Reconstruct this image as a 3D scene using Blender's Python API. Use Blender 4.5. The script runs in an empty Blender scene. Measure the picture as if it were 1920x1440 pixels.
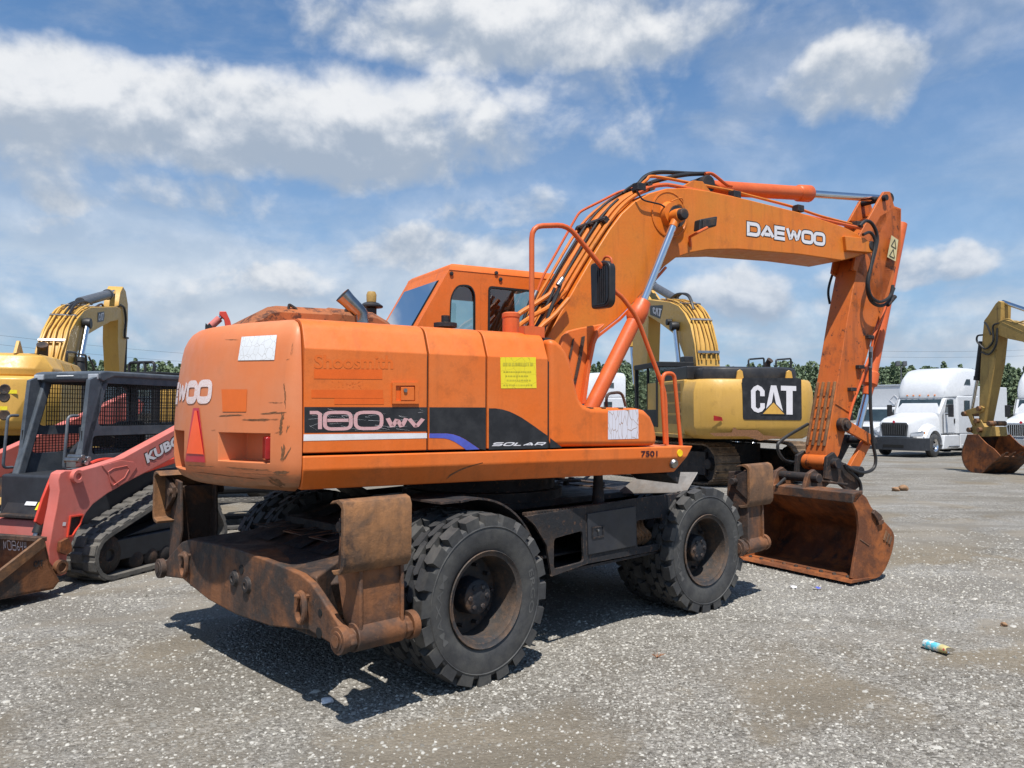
import bpy, bmesh, math, random
import numpy as np
from mathutils import Vector, Matrix
from mathutils.bvhtree import BVHTree
random.seed(11); RNG = np.random.default_rng(11)
SC = bpy.context.scene
COL = SC.collection
R = math.radians
# ------------------------------------------------------------------ camera
F, PITCH, CAMH, ROLL = 1441.38, 0.037, 1.6692, 0.0033      # focal in px of a 1920 wide frame
cam_d = bpy.data.cameras.new('camera'); cam = bpy.data.objects.new('camera', cam_d); COL.objects.link(cam)
cam_d.sensor_width = 36; cam_d.lens = F / 1920 * 36; cam_d.clip_start = .1; cam_d.clip_end = 5000
cam.matrix_world = Matrix.Translation((0, 0, CAMH)) @ Matrix.Rotation(math.pi / 2 + PITCH, 4, 'X') @ Matrix.Rotation(ROLL, 4, 'Z')
SC.camera = cam
CAMP = Vector((0, 0, CAMH))
def ray(px, py):
    u, v = px - 960, py - 720
    c, s = math.cos(ROLL), math.sin(ROLL); u, v = u * c + v * s, -u * s + v * c
    c, s = math.cos(PITCH), math.sin(PITCH); a, b, d = u / F, 1.0, -v / F
    return Vector((a, c * b - s * d, s * b + c * d))
def gz(y):                                                   # the yard falls away gently
    t = min(max(0., y - 13.), 60.); return -.012 * t * t / (t + 3.)
class Fr:
    def __init__(s, x, y, az, z=0.):
        a = R(az); s.o = Vector((x, y, z)); s.az = az; s.rot = math.pi / 2 - a
        s.m = Matrix(((math.sin(a), -math.cos(a), 0), (math.cos(a), math.sin(a), 0), (0, 0, 1)))
        s.mt = s.m.transposed()
    def pl(s, px, py, ax, val):
        c = s.mt @ (CAMP - s.o); d = s.mt @ ray(px, py); return c + d * ((val - c[ax]) / d[ax])
    def pls(s, pts, ax, val): return [s.pl(x, y, ax, val) for x, y in pts]
    def w(s, q): return s.m @ Vector(q) + s.o
    def l(s, q): return s.mt @ (Vector(q) - s.o)
def ground_at(px, py):
    d = ray(px, py); z = 0.
    for _ in range(30):
        t = (z - CAMH) / d.z; z = gz(t * d.y)
    return CAMP + d * t
# ------------------------------------------------------------------ objects
def tag(o, label, cat, group=None, kind=None):
    if label: o['label'] = label
    if cat: o['category'] = cat
    if group: o['group'] = group
    if kind: o['kind'] = kind
    return o
def thing(name, fr, label, cat, group=None):
    o = bpy.data.objects.new(name, None); COL.objects.link(o); o.location = fr.o; o.rotation_euler = (0, 0, fr.rot)
    o.empty_display_size = .3
    return tag(o, label, cat, group)
def copy_tree(o, parent=None):
    c = o.copy(); COL.objects.link(c); c.parent = parent
    for ch in list(o.children): copy_tree(ch, c)
    return c
class MB:
    def __init__(s): s.v = []; s.f = []
    def add(s, v, f):
        b = len(s.v); s.v += [tuple(p) for p in v]; s.f += [tuple(i + b for i in q) for q in f]; return s
    def box(s, a, b, m=None):
        x0, y0, z0 = a; x1, y1, z1 = b
        v = [(x0, y0, z0), (x1, y0, z0), (x1, y1, z0), (x0, y1, z0), (x0, y0, z1), (x1, y0, z1), (x1, y1, z1), (x0, y1, z1)]
        if m is not None: v = [m @ Vector(p) for p in v]
        return s.add(v, [(0, 3, 2, 1), (4, 5, 6, 7), (0, 1, 5, 4), (1, 2, 6, 5), (2, 3, 7, 6), (3, 0, 4, 7)])
    def prism(s, pts, off):
        n = len(pts); off = Vector(off); a = [Vector(p) for p in pts]; v = a + [p + off for p in a]
        return s.add(v, [tuple(range(n))[::-1], tuple(range(n, 2 * n))] + [(i, (i + 1) % n, n + (i + 1) % n, n + i) for i in range(n)])
    def loft(s, rings, caps=True, closed=True):
        n = len(rings[0]); v = [p for r in rings for p in r]; f = []
        for k in range(len(rings) - 1):
            for i in range(n if closed else n - 1):
                j = (i + 1) % n; f.append((k * n + i, k * n + j, (k + 1) * n + j, (k + 1) * n + i))
        if caps: f += [tuple(range(n))[::-1], tuple(range((len(rings) - 1) * n, len(rings) * n))]
        return s.add(v, f)
    def tube(s, pts, r, n=8, caps=True):
        P = [Vector(p) for p in pts]; rs = r if isinstance(r, (list, tuple)) else [r] * len(P)
        t = [(P[min(i + 1, len(P) - 1)] - P[max(i - 1, 0)]).normalized() for i in range(len(P))]
        u = t[0].orthogonal().normalized(); rings = []
        for i, p in enumerate(P):
            u = (u - t[i] * u.dot(t[i])); u = u.normalized() if u.length > 1e-6 else t[i].orthogonal().normalized()
            w = t[i].cross(u); rings.append([p + (u * math.cos(2 * math.pi * k / n) + w * math.sin(2 * math.pi * k / n)) * rs[i] for k in range(n)])
        return s.loft(rings, caps)
    def cyl(s, a, b, r, r2=None, n=20): return s.tube([a, b], [r, r if r2 is None else r2], n)
    def lathe(s, prof, o, ax, n=32, closed=False):
        o = Vector(o); ax = Vector(ax).normalized(); u = ax.orthogonal().normalized(); w = ax.cross(u)
        rings = [[o + ax * h + (u * math.cos(2 * math.pi * k / n) + w * math.sin(2 * math.pi * k / n)) * max(r, 1e-4) for k in range(n)] for r, h in prof]
        if closed: rings.append(rings[0])
        return s.loft(rings, not closed)
    def beam(s, a, b, w, h, up=(0, 0, 1), w2=None, h2=None):
        a = Vector(a); b = Vector(b); d = (b - a).normalized(); x = d.cross(Vector(up)).normalized(); z = x.cross(d)
        w2 = w2 or w; h2 = h2 or h
        return s.loft([[a + x * (i * w / 2) + z * (j * h / 2) for i, j in ((-1, -1), (1, -1), (1, 1), (-1, 1))], [b + x * (i * w2 / 2) + z * (j * h2 / 2) for i, j in ((-1, -1), (1, -1), (1, 1), (-1, 1))]])
    def ring(s, outer, inner, th, N=56):
        """plate with a hole: outer / inner are planar 3D loops (star shaped round the hole's centre), th its thickness vector"""
        outer = [Vector(p) for p in outer]; inner = [Vector(p) for p in inner]; th = Vector(th)
        c = sum(inner, Vector()) / len(inner); nn = th.normalized(); u = nn.orthogonal().normalized(); w = nn.cross(u)
        o2 = [((p - c).dot(u), (p - c).dot(w)) for p in outer]; i2 = [((p - c).dot(u), (p - c).dot(w)) for p in inner]
        angs = [2 * math.pi * k / N for k in range(N)] + [math.atan2(b, a) % (2 * math.pi) for a, b in o2 + i2]
        angs = sorted(set(round(a, 4) for a in angs))
        def hit(poly, a):
            d = (math.cos(a), math.sin(a)); best = 0
            for k in range(len(poly)):
                p, q = poly[k], poly[(k + 1) % len(poly)]; e = (q[0] - p[0], q[1] - p[1]); den = d[0] * e[1] - d[1] * e[0]
                if abs(den) < 1e-9: continue
                t = (p[0] * e[1] - p[1] * e[0]) / den; m = (p[0] * d[1] - p[1] * d[0]) / den
                if t > 0 and -1e-4 <= m <= 1.0001: best = max(best, t)
            return d[0] * best, d[1] * best
        n = len(angs); O = [hit(o2, a) for a in angs]; I = [hit(i2, a) for a in angs]
        v = [c + u * a + w * b for a, b in O] + [c + u * a + w * b for a, b in I]; v += [p + th for p in v]; f = []
        for k in range(n):
            j = (k + 1) % n
            f += [(k, j, n + j, n + k), (2 * n + j, 2 * n + k, 3 * n + k, 3 * n + j), (j, k, 2 * n + k, 2 * n + j), (n + k, n + j, 3 * n + j, 3 * n + k)]
        return s.add(v, f)
    def sheet(s, f, nu=8, nv=8):
        v = [f(i / nu, j / nv) for j in range(nv + 1) for i in range(nu + 1)]; m = nu + 1
        return s.add(v, [(j * m + i, j * m + i + 1, (j + 1) * m + i + 1, (j + 1) * m + i) for j in range(nv) for i in range(nu)])
    def bm(s):
        b = bmesh.new(); vs = [b.verts.new(p) for p in s.v]
        for q in s.f:
            try: b.faces.new([vs[i] for i in q])
            except ValueError: pass
        bmesh.ops.recalc_face_normals(b, faces=b.faces); return b
    def build(s, name, mat, parent=None, bev=0., ang=38, seg=2, bmx=None, rz=None, loc=None):
        b = bmx or s.bm(); me = bpy.data.meshes.new(name); b.to_mesh(me); b.free()
        me.polygons.foreach_set('use_smooth', [True] * len(me.polygons)); me.set_sharp_from_angle(angle=R(ang))
        me.materials.append(mat); o = bpy.data.objects.new(name, me); COL.objects.link(o); o.parent = parent
        if rz is not None: o.rotation_euler = (0, 0, rz)
        if loc is not None: o.location = loc
        if bev:
            m = o.modifiers.new('bevel', 'BEVEL'); m.width = bev; m.segments = seg; m.limit_method = 'ANGLE'; m.angle_limit = R(ang); m.harden_normals = True
        return o
def cr(pts, k=6):                                            # Catmull-Rom through points
    P = [Vector(p) for p in pts]; P = [P[0] * 2 - P[1]] + P + [P[-1] * 2 - P[-2]]; out = []
    for i in range(1, len(P) - 2):
        a, b, c, d = P[i - 1:i + 3]
        for j in range(k):
            t = j / k; out.append(.5 * ((2 * b) + (c - a) * t + (2 * a - 5 * b + 4 * c - d) * t * t + (3 * b - a - 3 * c + d) * t ** 3))
    return out + [P[-2]]
def fil(pts, rad, k=4):                                      # round the corners of a polyline
    P = [Vector(p) for p in pts]; out = [P[0]]
    for i in range(1, len(P) - 1):
        a, b, c = P[i - 1:i + 2]; r1 = min(rad, (a - b).length * .45); r2 = min(rad, (c - b).length * .45)
        s = b + (a - b).normalized() * r1; e = b + (c - b).normalized() * r2
        for j in range(k + 1):
            t = j / k; out.append(s * (1 - t) ** 2 + b * 2 * t * (1 - t) + e * t * t)
    return out + [P[-1]]
def rnd(poly, rad, k=4):                                     # round the corners of a closed loop
    P = [Vector(p) for p in poly]; out = []; n = len(P)
    for i in range(n):
        a, b, c = P[i - 1], P[i], P[(i + 1) % n]; r1 = min(rad, (a - b).length * .45); r2 = min(rad, (c - b).length * .45)
        s = b + (a - b).normalized() * r1; e = b + (c - b).normalized() * r2
        for j in range(k + 1):
            t = j / k; out.append(s * (1 - t) ** 2 + b * 2 * t * (1 - t) + e * t * t)
    return out
def bil(q, nudge=(0, 0, 0)):                                 # q: bottom left, bottom right, top right, top left
    q = [Vector(p) for p in q]; nd = Vector(nudge)
    return lambda u, v: (q[0] * (1 - u) + q[1] * u) * (1 - v) + (q[3] * (1 - u) + q[2] * u) * v + nd
# ------------------------------------------------------------------ lettering
def rr(w, h, r=.25, k=4):
    return [(p.x, p.y) for p in rnd([(0, 0, 0), (w, 0, 0), (w, h, 0), (0, h, 0)], r, k)]
LET = {'D': (1., [([(0, 0), (.72, 0), (.9, .08), (1, .3), (1, .7), (.9, .92), (.72, 1), (0, 1)], 1)]),
       'A': (1.1, [([(0, 0), (.55, 1), (1.1, 0)], 0), ([(.28, .2), (.82, .2)], 0)]),
       'E': (.9, [([(.9, 0), (0, 0), (0, 1), (.9, 1)], 0), ([(.14, .5), (.85, .5)], 0)]),
       'W': (1.3, [([(0, 1.08), (.32, .02), (.65, .95), (.98, .02), (1.3, 1.08)], 0)]),
       'O': (1., [(rr(1., 1., .32), 1)]), 'S': (1., [([(1, 1), (.12, 1), (0, .88), (0, .6), (.12, .5), (.88, .5), (1, .4), (1, .12), (.88, 0), (0, 0)], 0)]),
       'L': (.8, [([(0, 1), (0, 0), (.8, 0)], 0)]), 'R': (1., [([(0, 0), (0, 1), (.88, 1), (1, .88), (1, .5), (.88, .4), (.1, .4)], 0), ([(.5, .4), (1, 0)], 0)]),
       '1': (.42, [([(0, 1), (.3, 1), (.42, .9), (.42, 0)], 0)]), '8': (1.1, [(rr(1.1, 1., .3), 1), ([(.101, .52), (.999, .52)], 0)]),
       '0': (1.15, [(rr(1.15, 1., .36), 1)]), 'V': (1., [([(0, 1), (.5, 0), (1, 1)], 0)]),
       'N': (.9, [([(0, 0), (.3, 1), (.5, .1), (.9, .9)], 0)]), '6': (.7, [([(.7, 1), (.2, .7), (0, .3), (.2, 0), (.6, .1), (.6, .4), (.1, .4)], 0)]),
       '4': (.7, [([(.2, 1), (0, .4), (.7, .5)], 0), ([(.7, 1), (.45, 0)], 0)]), 'T': (1., [([(0, 1), (1, 1)], 0), ([(.5, 1), (.5, 0)], 0)]), 'C': (.9, [([(.9, 1), (0, 1), (0, 0), (.9, 0)], 0)])}
def stroke(mb, f, word, w=.2, gap=.3, shear=0., sub=.12, rw=None):
    """letters as ribbons over the unit square of the map f"""
    tot = sum(LET[c][0] for c in word) + gap * (len(word) - 1) + w; x0 = w / 2
    for c in word:
        lw, sts = LET[c]
        for pts, closed in sts:
            P = []
            n = len(pts)
            for i in range(n if closed else n - 1):
                a, b = pts[i], pts[(i + 1) % n]; m = max(1, int(math.hypot(b[0] - a[0], b[1] - a[1]) / sub))
                P += [(a[0] + (b[0] - a[0]) * j / m, a[1] + (b[1] - a[1]) * j / m) for j in range(m)]
            if not closed: P.append(pts[-1])
            N = len(P); L = []
            for i in range(N):
                a = P[i - 1] if (i or closed) else None; b = P[i]; d = P[(i + 1) % N] if (i < N - 1 or closed) else None
                def nr(p, q):
                    l = math.hypot(q[0] - p[0], q[1] - p[1]) or 1; return (-(q[1] - p[1]) / l, (q[0] - p[0]) / l)
                n1 = nr(a, b) if a else nr(b, d); n2 = nr(b, d) if d else n1
                m = (n1[0] + n2[0], n1[1] + n2[1]); dd = m[0] * n1[0] + m[1] * n1[1]
                m = (m[0] / dd, m[1] / dd) if dd > .5 else n1
                L.append((m[0] * (rw or w) / 2, m[1] * (rw or w) / 2))
            def mp(x, y):
                y2 = y * (1 - w) + w / 2; return f((x0 + x + shear * (y2 - .5)) / tot, y2)
            v = [mp(p[0] + l[0], p[1] + l[1] / (1 - w)) for p, l in zip(P, L)] + [mp(p[0] - l[0], p[1] - l[1] / (1 - w)) for p, l in zip(P, L)]
            mb.add(v, [(i, (i + 1) % N, N + (i + 1) % N, N + i) for i in range(N if closed else N - 1)])
        x0 += lw + gap
    return mb
def fonttext(mb, f, word, bold=0., shear=0.):
    cu = bpy.data.curves.new('t', 'FONT'); cu.body = word; cu.offset = bold; cu.shear = shear; cu.resolution_u = 3; cu.fill_mode = 'FRONT'
    o = bpy.data.objects.new('t', cu); COL.objects.link(o); me = o.to_mesh()
    co = [v.co.copy() for v in me.vertices]; fc = [tuple(p.vertices) for p in me.polygons]; o.to_mesh_clear()
    bpy.data.objects.remove(o); bpy.data.curves.remove(cu)
    xs = [c.x for c in co]; ys = [c.y for c in co]; a, b, c2, d = min(xs), max(xs), min(ys), max(ys)
    return mb.add([f((c.x - a) / (b - a), (c.y - c2) / (d - c2)) for c in co], fc)
CATL = {'C': [[(.30, .38), (.30, .22), (.24, .10), (.15, .05), (.06, .10), (0, .22), (0, .80), (.06, .93), (.15, 1), (.24, .93), (.30, .80), (.30, .62), (.20, .62), (.20, .78), (.15, .84), (.10, .78), (.10, .24), (.15, .18), (.20, .24), (.20, .38)]],
        'A': [[(.30, 0), (.44, 1), (.56, 1), (.72, .0), (.62, .0), (.56, .30), (.53, .52), (.50, .78), (.47, .52), (.44, .30), (.40, .0)]], 'T': [[(.66, 1), (.66, .83), (.78, .83), (.78, 0), (.92, 0), (.92, .83), (1, .83), (1, 1)]]}
def catlogo(mb, f):
    for k in 'CAT':
        for poly in CATL[k]:
            mb.add([f(x, y) for x, y in poly], [tuple(range(len(poly)))])
    return mb
# ------------------------------------------------------------------ materials
class NT:
    def __init__(s, name):
        s.mat = bpy.data.materials.new(name); s.mat.use_nodes = True; s.t = s.mat.node_tree; s.b = s.t.nodes['Principled BSDF']
        s.tc = s.n('ShaderNodeTexCoord')
    def n(s, k): return s.t.nodes.new(k)
    def l(s, a, b): s.t.links.new(a, b)
    def val(s, sock, v):
        if isinstance(v, bpy.types.NodeSocket): s.l(v, sock)
        else: sock.default_value = v
    def noise(s, sc, det=5, rough=.6, stretch=None, seed=0., coord='Object', dist=0.):
        m = s.n('ShaderNodeMapping'); s.l(s.tc.outputs[coord], m.inputs[0]); m.inputs['Location'].default_value = (seed, seed * .7, seed * 1.3)
        if stretch: m.inputs['Scale'].default_value = stretch
        k = s.n('ShaderNodeTexNoise'); s.l(m.outputs[0], k.inputs['Vector']); k.inputs['Scale'].default_value = sc; k.inputs['Detail'].default_value = det; k.inputs['Roughness'].default_value = rough; k.inputs['Distortion'].default_value = dist
        return k.outputs['Fac']
    def ramp(s, fac, a, b, ca=0., cb=1.):
        k = s.n('ShaderNodeMapRange'); k.clamp = True; s.l(fac, k.inputs[0]); k.inputs[1].default_value = a; k.inputs[2].default_value = b; k.inputs[3].default_value = ca; k.inputs[4].default_value = cb
        return k.outputs[0]
    def mix(s, fac, a, b):
        k = s.n('ShaderNodeMix'); k.data_type = 'RGBA'; s.val(k.inputs[0], fac)
        for i, c in ((6, a), (7, b)):
            if isinstance(c, tuple): k.inputs[i].default_value = (*c, 1)
            else: s.l(c, k.inputs[i])
        return k.outputs[2]
    def math(s, op, a, b=0., c=0.):
        k = s.n('ShaderNodeMath'); k.operation = op
        for i, x in enumerate((a, b, c)): s.val(k.inputs[i], x)
        return k.outputs[0]
    def bump(s, h, st=.3, d=.01):
        k = s.n('ShaderNodeBump'); k.inputs['Strength'].default_value = st; k.inputs['Distance'].default_value = d; s.l(h, k.inputs['Height']); s.l(k.outputs[0], s.b.inputs['Normal'])
    def sep(s, coord='Object'):
        k = s.n('ShaderNodeSeparateXYZ'); s.l(s.tc.outputs[coord], k.inputs[0]); return k.outputs
    def edge(s, c, col, amt, rad=.012):                      # chipped and rubbed edges
        b = s.n('ShaderNodeBevel'); b.samples = 3; b.inputs[0].default_value = rad; g = s.n('ShaderNodeNewGeometry'); d = s.n('ShaderNodeVectorMath'); d.operation = 'DOT_PRODUCT'; s.l(b.outputs[0], d.inputs[0]); s.l(g.outputs['Normal'], d.inputs[1])
        e = s.ramp(d.outputs['Value'], .985, .86); k = s.math('MULTIPLY', e, s.ramp(s.noise(16., 7, .75, seed=31), .47, .60)); return s.mix(s.math('MULTIPLY', k, amt), c, col)
    def out(s, col, rough=.5, metal=0., spec=.5):
        s.val(s.b.inputs['Base Color'], (*col, 1) if isinstance(col, tuple) else col); s.val(s.b.inputs['Roughness'], rough); s.val(s.b.inputs['Metallic'], metal); s.b.inputs['Specular IOR Level'].default_value = spec
        return s.mat
def paint(name, base, alt, dirt=(.06, .035, .02), amt=.35, rust=0., rough=.42, seed=0., dsc=5., spec=.4, streak=.25):
    t = NT(name); c = t.mix(t.ramp(t.noise(1.6, 4, .6, seed=seed), .35, .68), base, alt)
    c = t.mix(t.ramp(t.noise(1., 4, .6, stretch=(11, 11, .9), seed=seed + 3), .55, .75, 0, streak), c, dirt)
    c = t.mix(t.ramp(t.noise(dsc, 9, .72, seed=seed + 7), .56, .72, 0, amt), c, dirt)
    if rust: c = t.mix(t.ramp(t.noise(9., 10, .75, seed=seed + 11), .66 - .14 * rust, .70 - .12 * rust, 0, .9), c, t.mix(t.noise(30, 4), (.10, .03, .012), (.02, .013, .01)))
    c = t.mix(t.ramp(t.noise(60., 3, .7, seed=seed + 2), .4, .75, 0, .12), c, dirt)
    c = t.mix(t.ramp(t.noise(1., 6, .7, stretch=(4, 4, .5), seed=seed + 21), .52, .7, 0, .22), c, tuple(min(1, x * 1.25 + .03) for x in base))
    c = t.edge(c, (.16, .075, .035), .45)
    t.bump(t.noise(5., 6, .6, seed=seed + 5), .10, .03)
    return t.out(c, t.ramp(t.noise(12., 5, .6, seed=seed + 1), .3, .7, rough - .08, rough + .14), 0, spec)
def rusty(name, a=(.15, .062, .026), b=(.05, .028, .019), blk=.35, seed=0., black=(.018, .017, .018), sc=3.):
    t = NT(name); c = t.mix(t.ramp(t.noise(sc * .9, 9, .66, seed=seed, dist=.4), .44, .58), b, a)
    c = t.mix(t.ramp(t.noise(1., 6, .65, stretch=(9, 9, 1.2), seed=seed + 4), .45, .7, 0, .55), c, tuple(x * .45 for x in b))
    c = t.mix(t.ramp(t.noise(sc, 7, .66, seed=seed + 9), .62 - .3 * blk, .72 - .3 * blk, 0, .92), c, black)
    c = t.mix(t.ramp(t.noise(26., 6, .7, seed=seed + 2), .58, .72, 0, .5), c, (.24, .11, .05))
    c = t.mix(t.ramp(t.noise(1.2, 5, .7, seed=seed + 6), .5, .72, 0, .28), c, tuple(x * 1.4 + .02 for x in a))
    c = t.edge(c, (.26, .17, .12), .5, .012)
    t.bump(t.noise(22., 8, .7, seed=seed), .45, .014)
    return t.out(c, t.ramp(t.noise(8., 5), .3, .7, .55, .9), 0, .35)
def plain(name, col, rough=.5, metal=0., var=.25, sc=8., spec=.4, dirt=None, bump=0.):
    t = NT(name); c = t.mix(t.ramp(t.noise(sc, 6, .65), .3, .7), tuple(x * (1 - var) for x in col), tuple(min(1, x * (1 + var)) for x in col))
    if dirt: c = t.mix(t.ramp(t.noise(4., 8, .7, seed=5), .45, .75, 0, .7), c, dirt)
    if bump: t.bump(t.noise(30., 6, .7), bump, .01)
    return t.out(c, rough, metal, spec)
def glass(name, tint, refl=.16, rough=.02):
    t = NT(name); tr = t.n('ShaderNodeBsdfTransparent'); tr.inputs[0].default_value = (*tint, 1); gl = t.n('ShaderNodeBsdfGlossy'); gl.inputs['Roughness'].default_value = rough
    fr = t.n('ShaderNodeFresnel'); fr.inputs[0].default_value = 1.5; m = t.n('ShaderNodeMixShader'); t.l(t.math('ADD', fr.outputs[0], refl), m.inputs[0]); t.l(tr.outputs[0], m.inputs[1]); t.l(gl.outputs[0], m.inputs[2])
    t.l(m.outputs[0], t.t.nodes['Material Output'].inputs[0]); return t.mat
def cracked(name, col, crack, sc=9., stretch=(1, 1, 1), wid=.03, faint=None):
    t = NT(name); m = t.n('ShaderNodeMapping'); t.l(t.tc.outputs['Object'], m.inputs[0]); m.inputs['Scale'].default_value = stretch
    nz = t.n('ShaderNodeTexNoise'); t.l(m.outputs[0], nz.inputs['Vector']); nz.inputs['Scale'].default_value = 3.
    mx = t.n('ShaderNodeVectorMath'); mx.operation = 'MULTIPLY_ADD'; t.l(nz.outputs['Color'], mx.inputs[0]); mx.inputs[1].default_value = (.12,) * 3; t.l(m.outputs[0], mx.inputs[2])
    v = t.n('ShaderNodeTexVoronoi'); v.feature = 'DISTANCE_TO_EDGE'; t.l(mx.outputs[0], v.inputs['Vector']); v.inputs['Scale'].default_value = sc
    c = t.mix(t.ramp(v.outputs['Distance'], wid * .4, wid), crack, col)
    c = t.mix(t.ramp(t.noise(14., 5), .5, .75, 0, .3), c, tuple(x * .75 for x in col))
    return t.out(c, .5)
M = {}
M['orange'] = paint('faded_orange_paint', (.66, .130, .012), (.62, .152, .030), dirt=(.20, .062, .016), amt=.5, rough=.46, streak=.30, dsc=3.4)
M['orange_rear'] = paint('chalky_orange_paint', (.66, .19, .062), (.62, .22, .10), amt=.25, rough=.52, seed=2, streak=.1)
M['orange_boom'] = paint('weathered_orange_paint', (.63, .155, .013), (.57, .185, .020), amt=.4, rough=.42, seed=5, dsc=3.2, rust=.12, streak=.3)
M['orange_arm'] = paint('worn_orange_paint', (.50, .108, .015), (.54, .14, .022), amt=.75, rough=.45, seed=8, dsc=3.5, rust=.6, streak=.55)
M['orange_red'] = paint('red_orange_paint', (.56, .090, .018), (.60, .125, .03), amt=.3, rough=.4, seed=4)
def rear_paint():
    t = NT('chalky_orange_rear'); a, b = (.60, .165, .05), (.57, .20, .088); c = t.mix(t.ramp(t.noise(1.6, 4, .6, seed=2), .35, .68), a, b)
    z = t.sep()[2]; nz_ = t.noise(5., 8, .7, stretch=(1, 1, 5)); e = t.math('ADD', z, t.math('MULTIPLY', t.math('SUBTRACT', nz_, .5), .22))
    c = t.mix(t.ramp(e, 1.31, 1.25, 0, .85), c, t.mix(t.noise(20., 6, .7), (.34, .16, .07), (.16, .085, .045)))
    c = t.mix(t.ramp(t.noise(3., 9, .72, seed=4), .6, .75, 0, .22), c, (.2, .09, .04)); c = t.mix(t.ramp(t.noise(1., 5, .6, stretch=(16, 16, .8)), .56, .72, 0, .10), c, (.3, .12, .05))
    t.bump(t.noise(7., 6, .6), .06, .03); return t.out(c, t.ramp(t.noise(12., 5), .3, .7, .42, .62), 0, .4)
M['orange_rear'] = rear_paint()
M['hood'] = paint('sooty_orange_paint', (.40, .115, .03), (.22, .085, .035), dirt=(.020, .016, .014), amt=1., rust=1.1, rough=.65, seed=3, dsc=2.6, streak=.7)
M['rust'] = rusty('rusty_steel', (.20, .080, .032), (.050, .034, .027), .42, black=(.034, .031, .029), sc=2.4); M['rust_dark'] = rusty('dark_rusty_steel', (.10, .055, .034), (.036, .024, .018), .6, 3.)
M['rust_bright'] = rusty('bright_rusty_steel', (.30, .092, .024), (.12, .042, .018), .16, 6.)
M['rust_pad'] = rusty('rusty_pad_steel', (.27, .125, .05), (.11, .062, .036), .2, 4.)
M['black'] = rusty('grimy_black_steel', (.05, .032, .022), (.018, .017, .018), .85, 7., black=(.016, .017, .020))
M['void'] = plain('interior_shade', (.008, .008, .008), .9, var=.1)  # near-black standing for the shade inside gaps and openings
M['blackp'] = plain('black_plastic', (.018, .018, .02), .45, dirt=(.05, .045, .04))
M['hose'] = plain('black_rubber_hose', (.016, .016, .017), .5, dirt=(.04, .035, .03))
M['tyre'] = plain('worn_tyre_rubber', (.034, .034, .035), .6, sc=14, dirt=(.105, .10, .088), bump=.25, spec=.5)
M['sidewall'] = plain('tyre_lettering', (.085, .083, .08), .6)
M['rim'] = rusty('rusty_wheel_rim', (.105, .066, .044), (.05, .042, .037), .45, 9., black=(.030, .031, .034), sc=5.)
M['hub'] = rusty('greasy_hub', (.10, .055, .03), (.02, .022, .027), .8, 2., black=(.012, .015, .02), sc=6.)
M['chrome'] = plain('chrome_rod', (.66, .67, .69), .15, 1., var=.06)
M['chrome_dull'] = plain('dulled_chrome', (.34, .33, .33), .16, 1., var=.3, dirt=(.10, .07, .05))
M['steel'] = plain('bare_steel', (.35, .34, .33), .38, 1., dirt=(.12, .09, .06))
M['glass'] = glass('tinted_cab_glass', (.62, .78, .80), .10)
M['glass_dark'] = glass('dark_rear_glass', (.10, .15, .22), .14)
M['seal'] = plain('rubber_seal', (.012, .012, .013), .6)
M['decal_black'] = plain('scuffed_black_decal', (.014, .014, .016), .42, dirt=(.05, .05, .052))
M['decal_blue'] = plain('blue_decal', (.075, .095, .42), .45)
M['decal_white'] = plain('faded_white_decal', (.66, .65, .66), .5, var=.1, dirt=(.5, .44, .42))
M['decal_pink'] = cracked('faded_pink_decal', (.56, .32, .32), (.40, .20, .19), 26., wid=.012)
M['decal_clean'] = plain('white_lettering', (.64, .62, .64), .45, var=.06)
M['decal_rub'] = cracked('peeling_white_lettering', (.72, .60, .58), (.62, .34, .24), 46., wid=.05)
M['sticker'] = cracked('cracked_white_sticker', (.66, .67, .68), (.36, .33, .30), 22., wid=.022)
M['sticker2'] = cracked('cracked_white_sticker_strips', (.60, .58, .63), (.30, .18, .12), 13., (2.4, 1, .8), .035)
M['yellow_label'] = cracked('yellow_label', (.74, .60, .02), (.5, .38, .02), 13., wid=.02)
M['yellow_ink'] = plain('faded_label_ink', (.50, .42, .03), .5)
M['ghost'] = plain('ghost_orange', (.66, .108, .009), .45, var=.10)
M['ghost_dim'] = plain('ghost_dim_orange', (.64, .124, .014), .5, var=.06)
M['red_reflect'] = plain('dark_red_reflector', (.50, .012, .03), .3, var=.1)
M['orange_reflect'] = plain('fluorescent_orange', (.95, .10, .012), .35, var=.06)
M['tail_red'] = plain('red_lens', (.28, .012, .012), .15, var=.3)
M['scrape'] = plain('scraped_brown', (.17, .078, .034), .75, var=.4, sc=30.)
M['yellow'] = paint('yellow_paint', (.56, .325, .066), (.52, .30, .072), amt=.25, rough=.42, seed=1, streak=.12)
M['yellow_new'] = paint('bright_yellow_paint', (.61, .355, .07), (.57, .32, .07), amt=.15, rough=.38, seed=6, streak=.1)
M['yellow_old'] = paint('dirty_yellow_paint', (.42, .27, .075), (.34, .21, .06), amt=.7, rough=.55, seed=9, rust=.2, streak=.5)
M['grey_cyl'] = plain('grey_cylinder', (.085, .09, .10), .4)
M['red'] = paint('sun_faded_red_paint', (.54, .118, .088), (.56, .175, .15), dirt=(.28, .12, .09), amt=.4, rough=.5, seed=12, streak=.15)
M['red_deep'] = paint('bright_red_paint', (.62, .055, .03), (.56, .05, .03), amt=.35, rough=.42, seed=13)
M['charcoal'] = plain('charcoal_cab_paint', (.060, .072, .088), .5, dirt=(.16, .17, .18))
M['track'] = plain('rubber_track', (.075, .072, .068), .75, dirt=(.22, .20, .165), bump=.4, sc=10)
M['shoe'] = rusty('track_shoe_steel', (.20, .13, .075), (.10, .07, .045), .2, 1., sc=5.)
M['white'] = plain('white_truck_paint', (.56, .57, .585), .25, var=.06, spec=.5)
M['grille'] = plain('grey_grille', (.05, .052, .056), .4)
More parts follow.
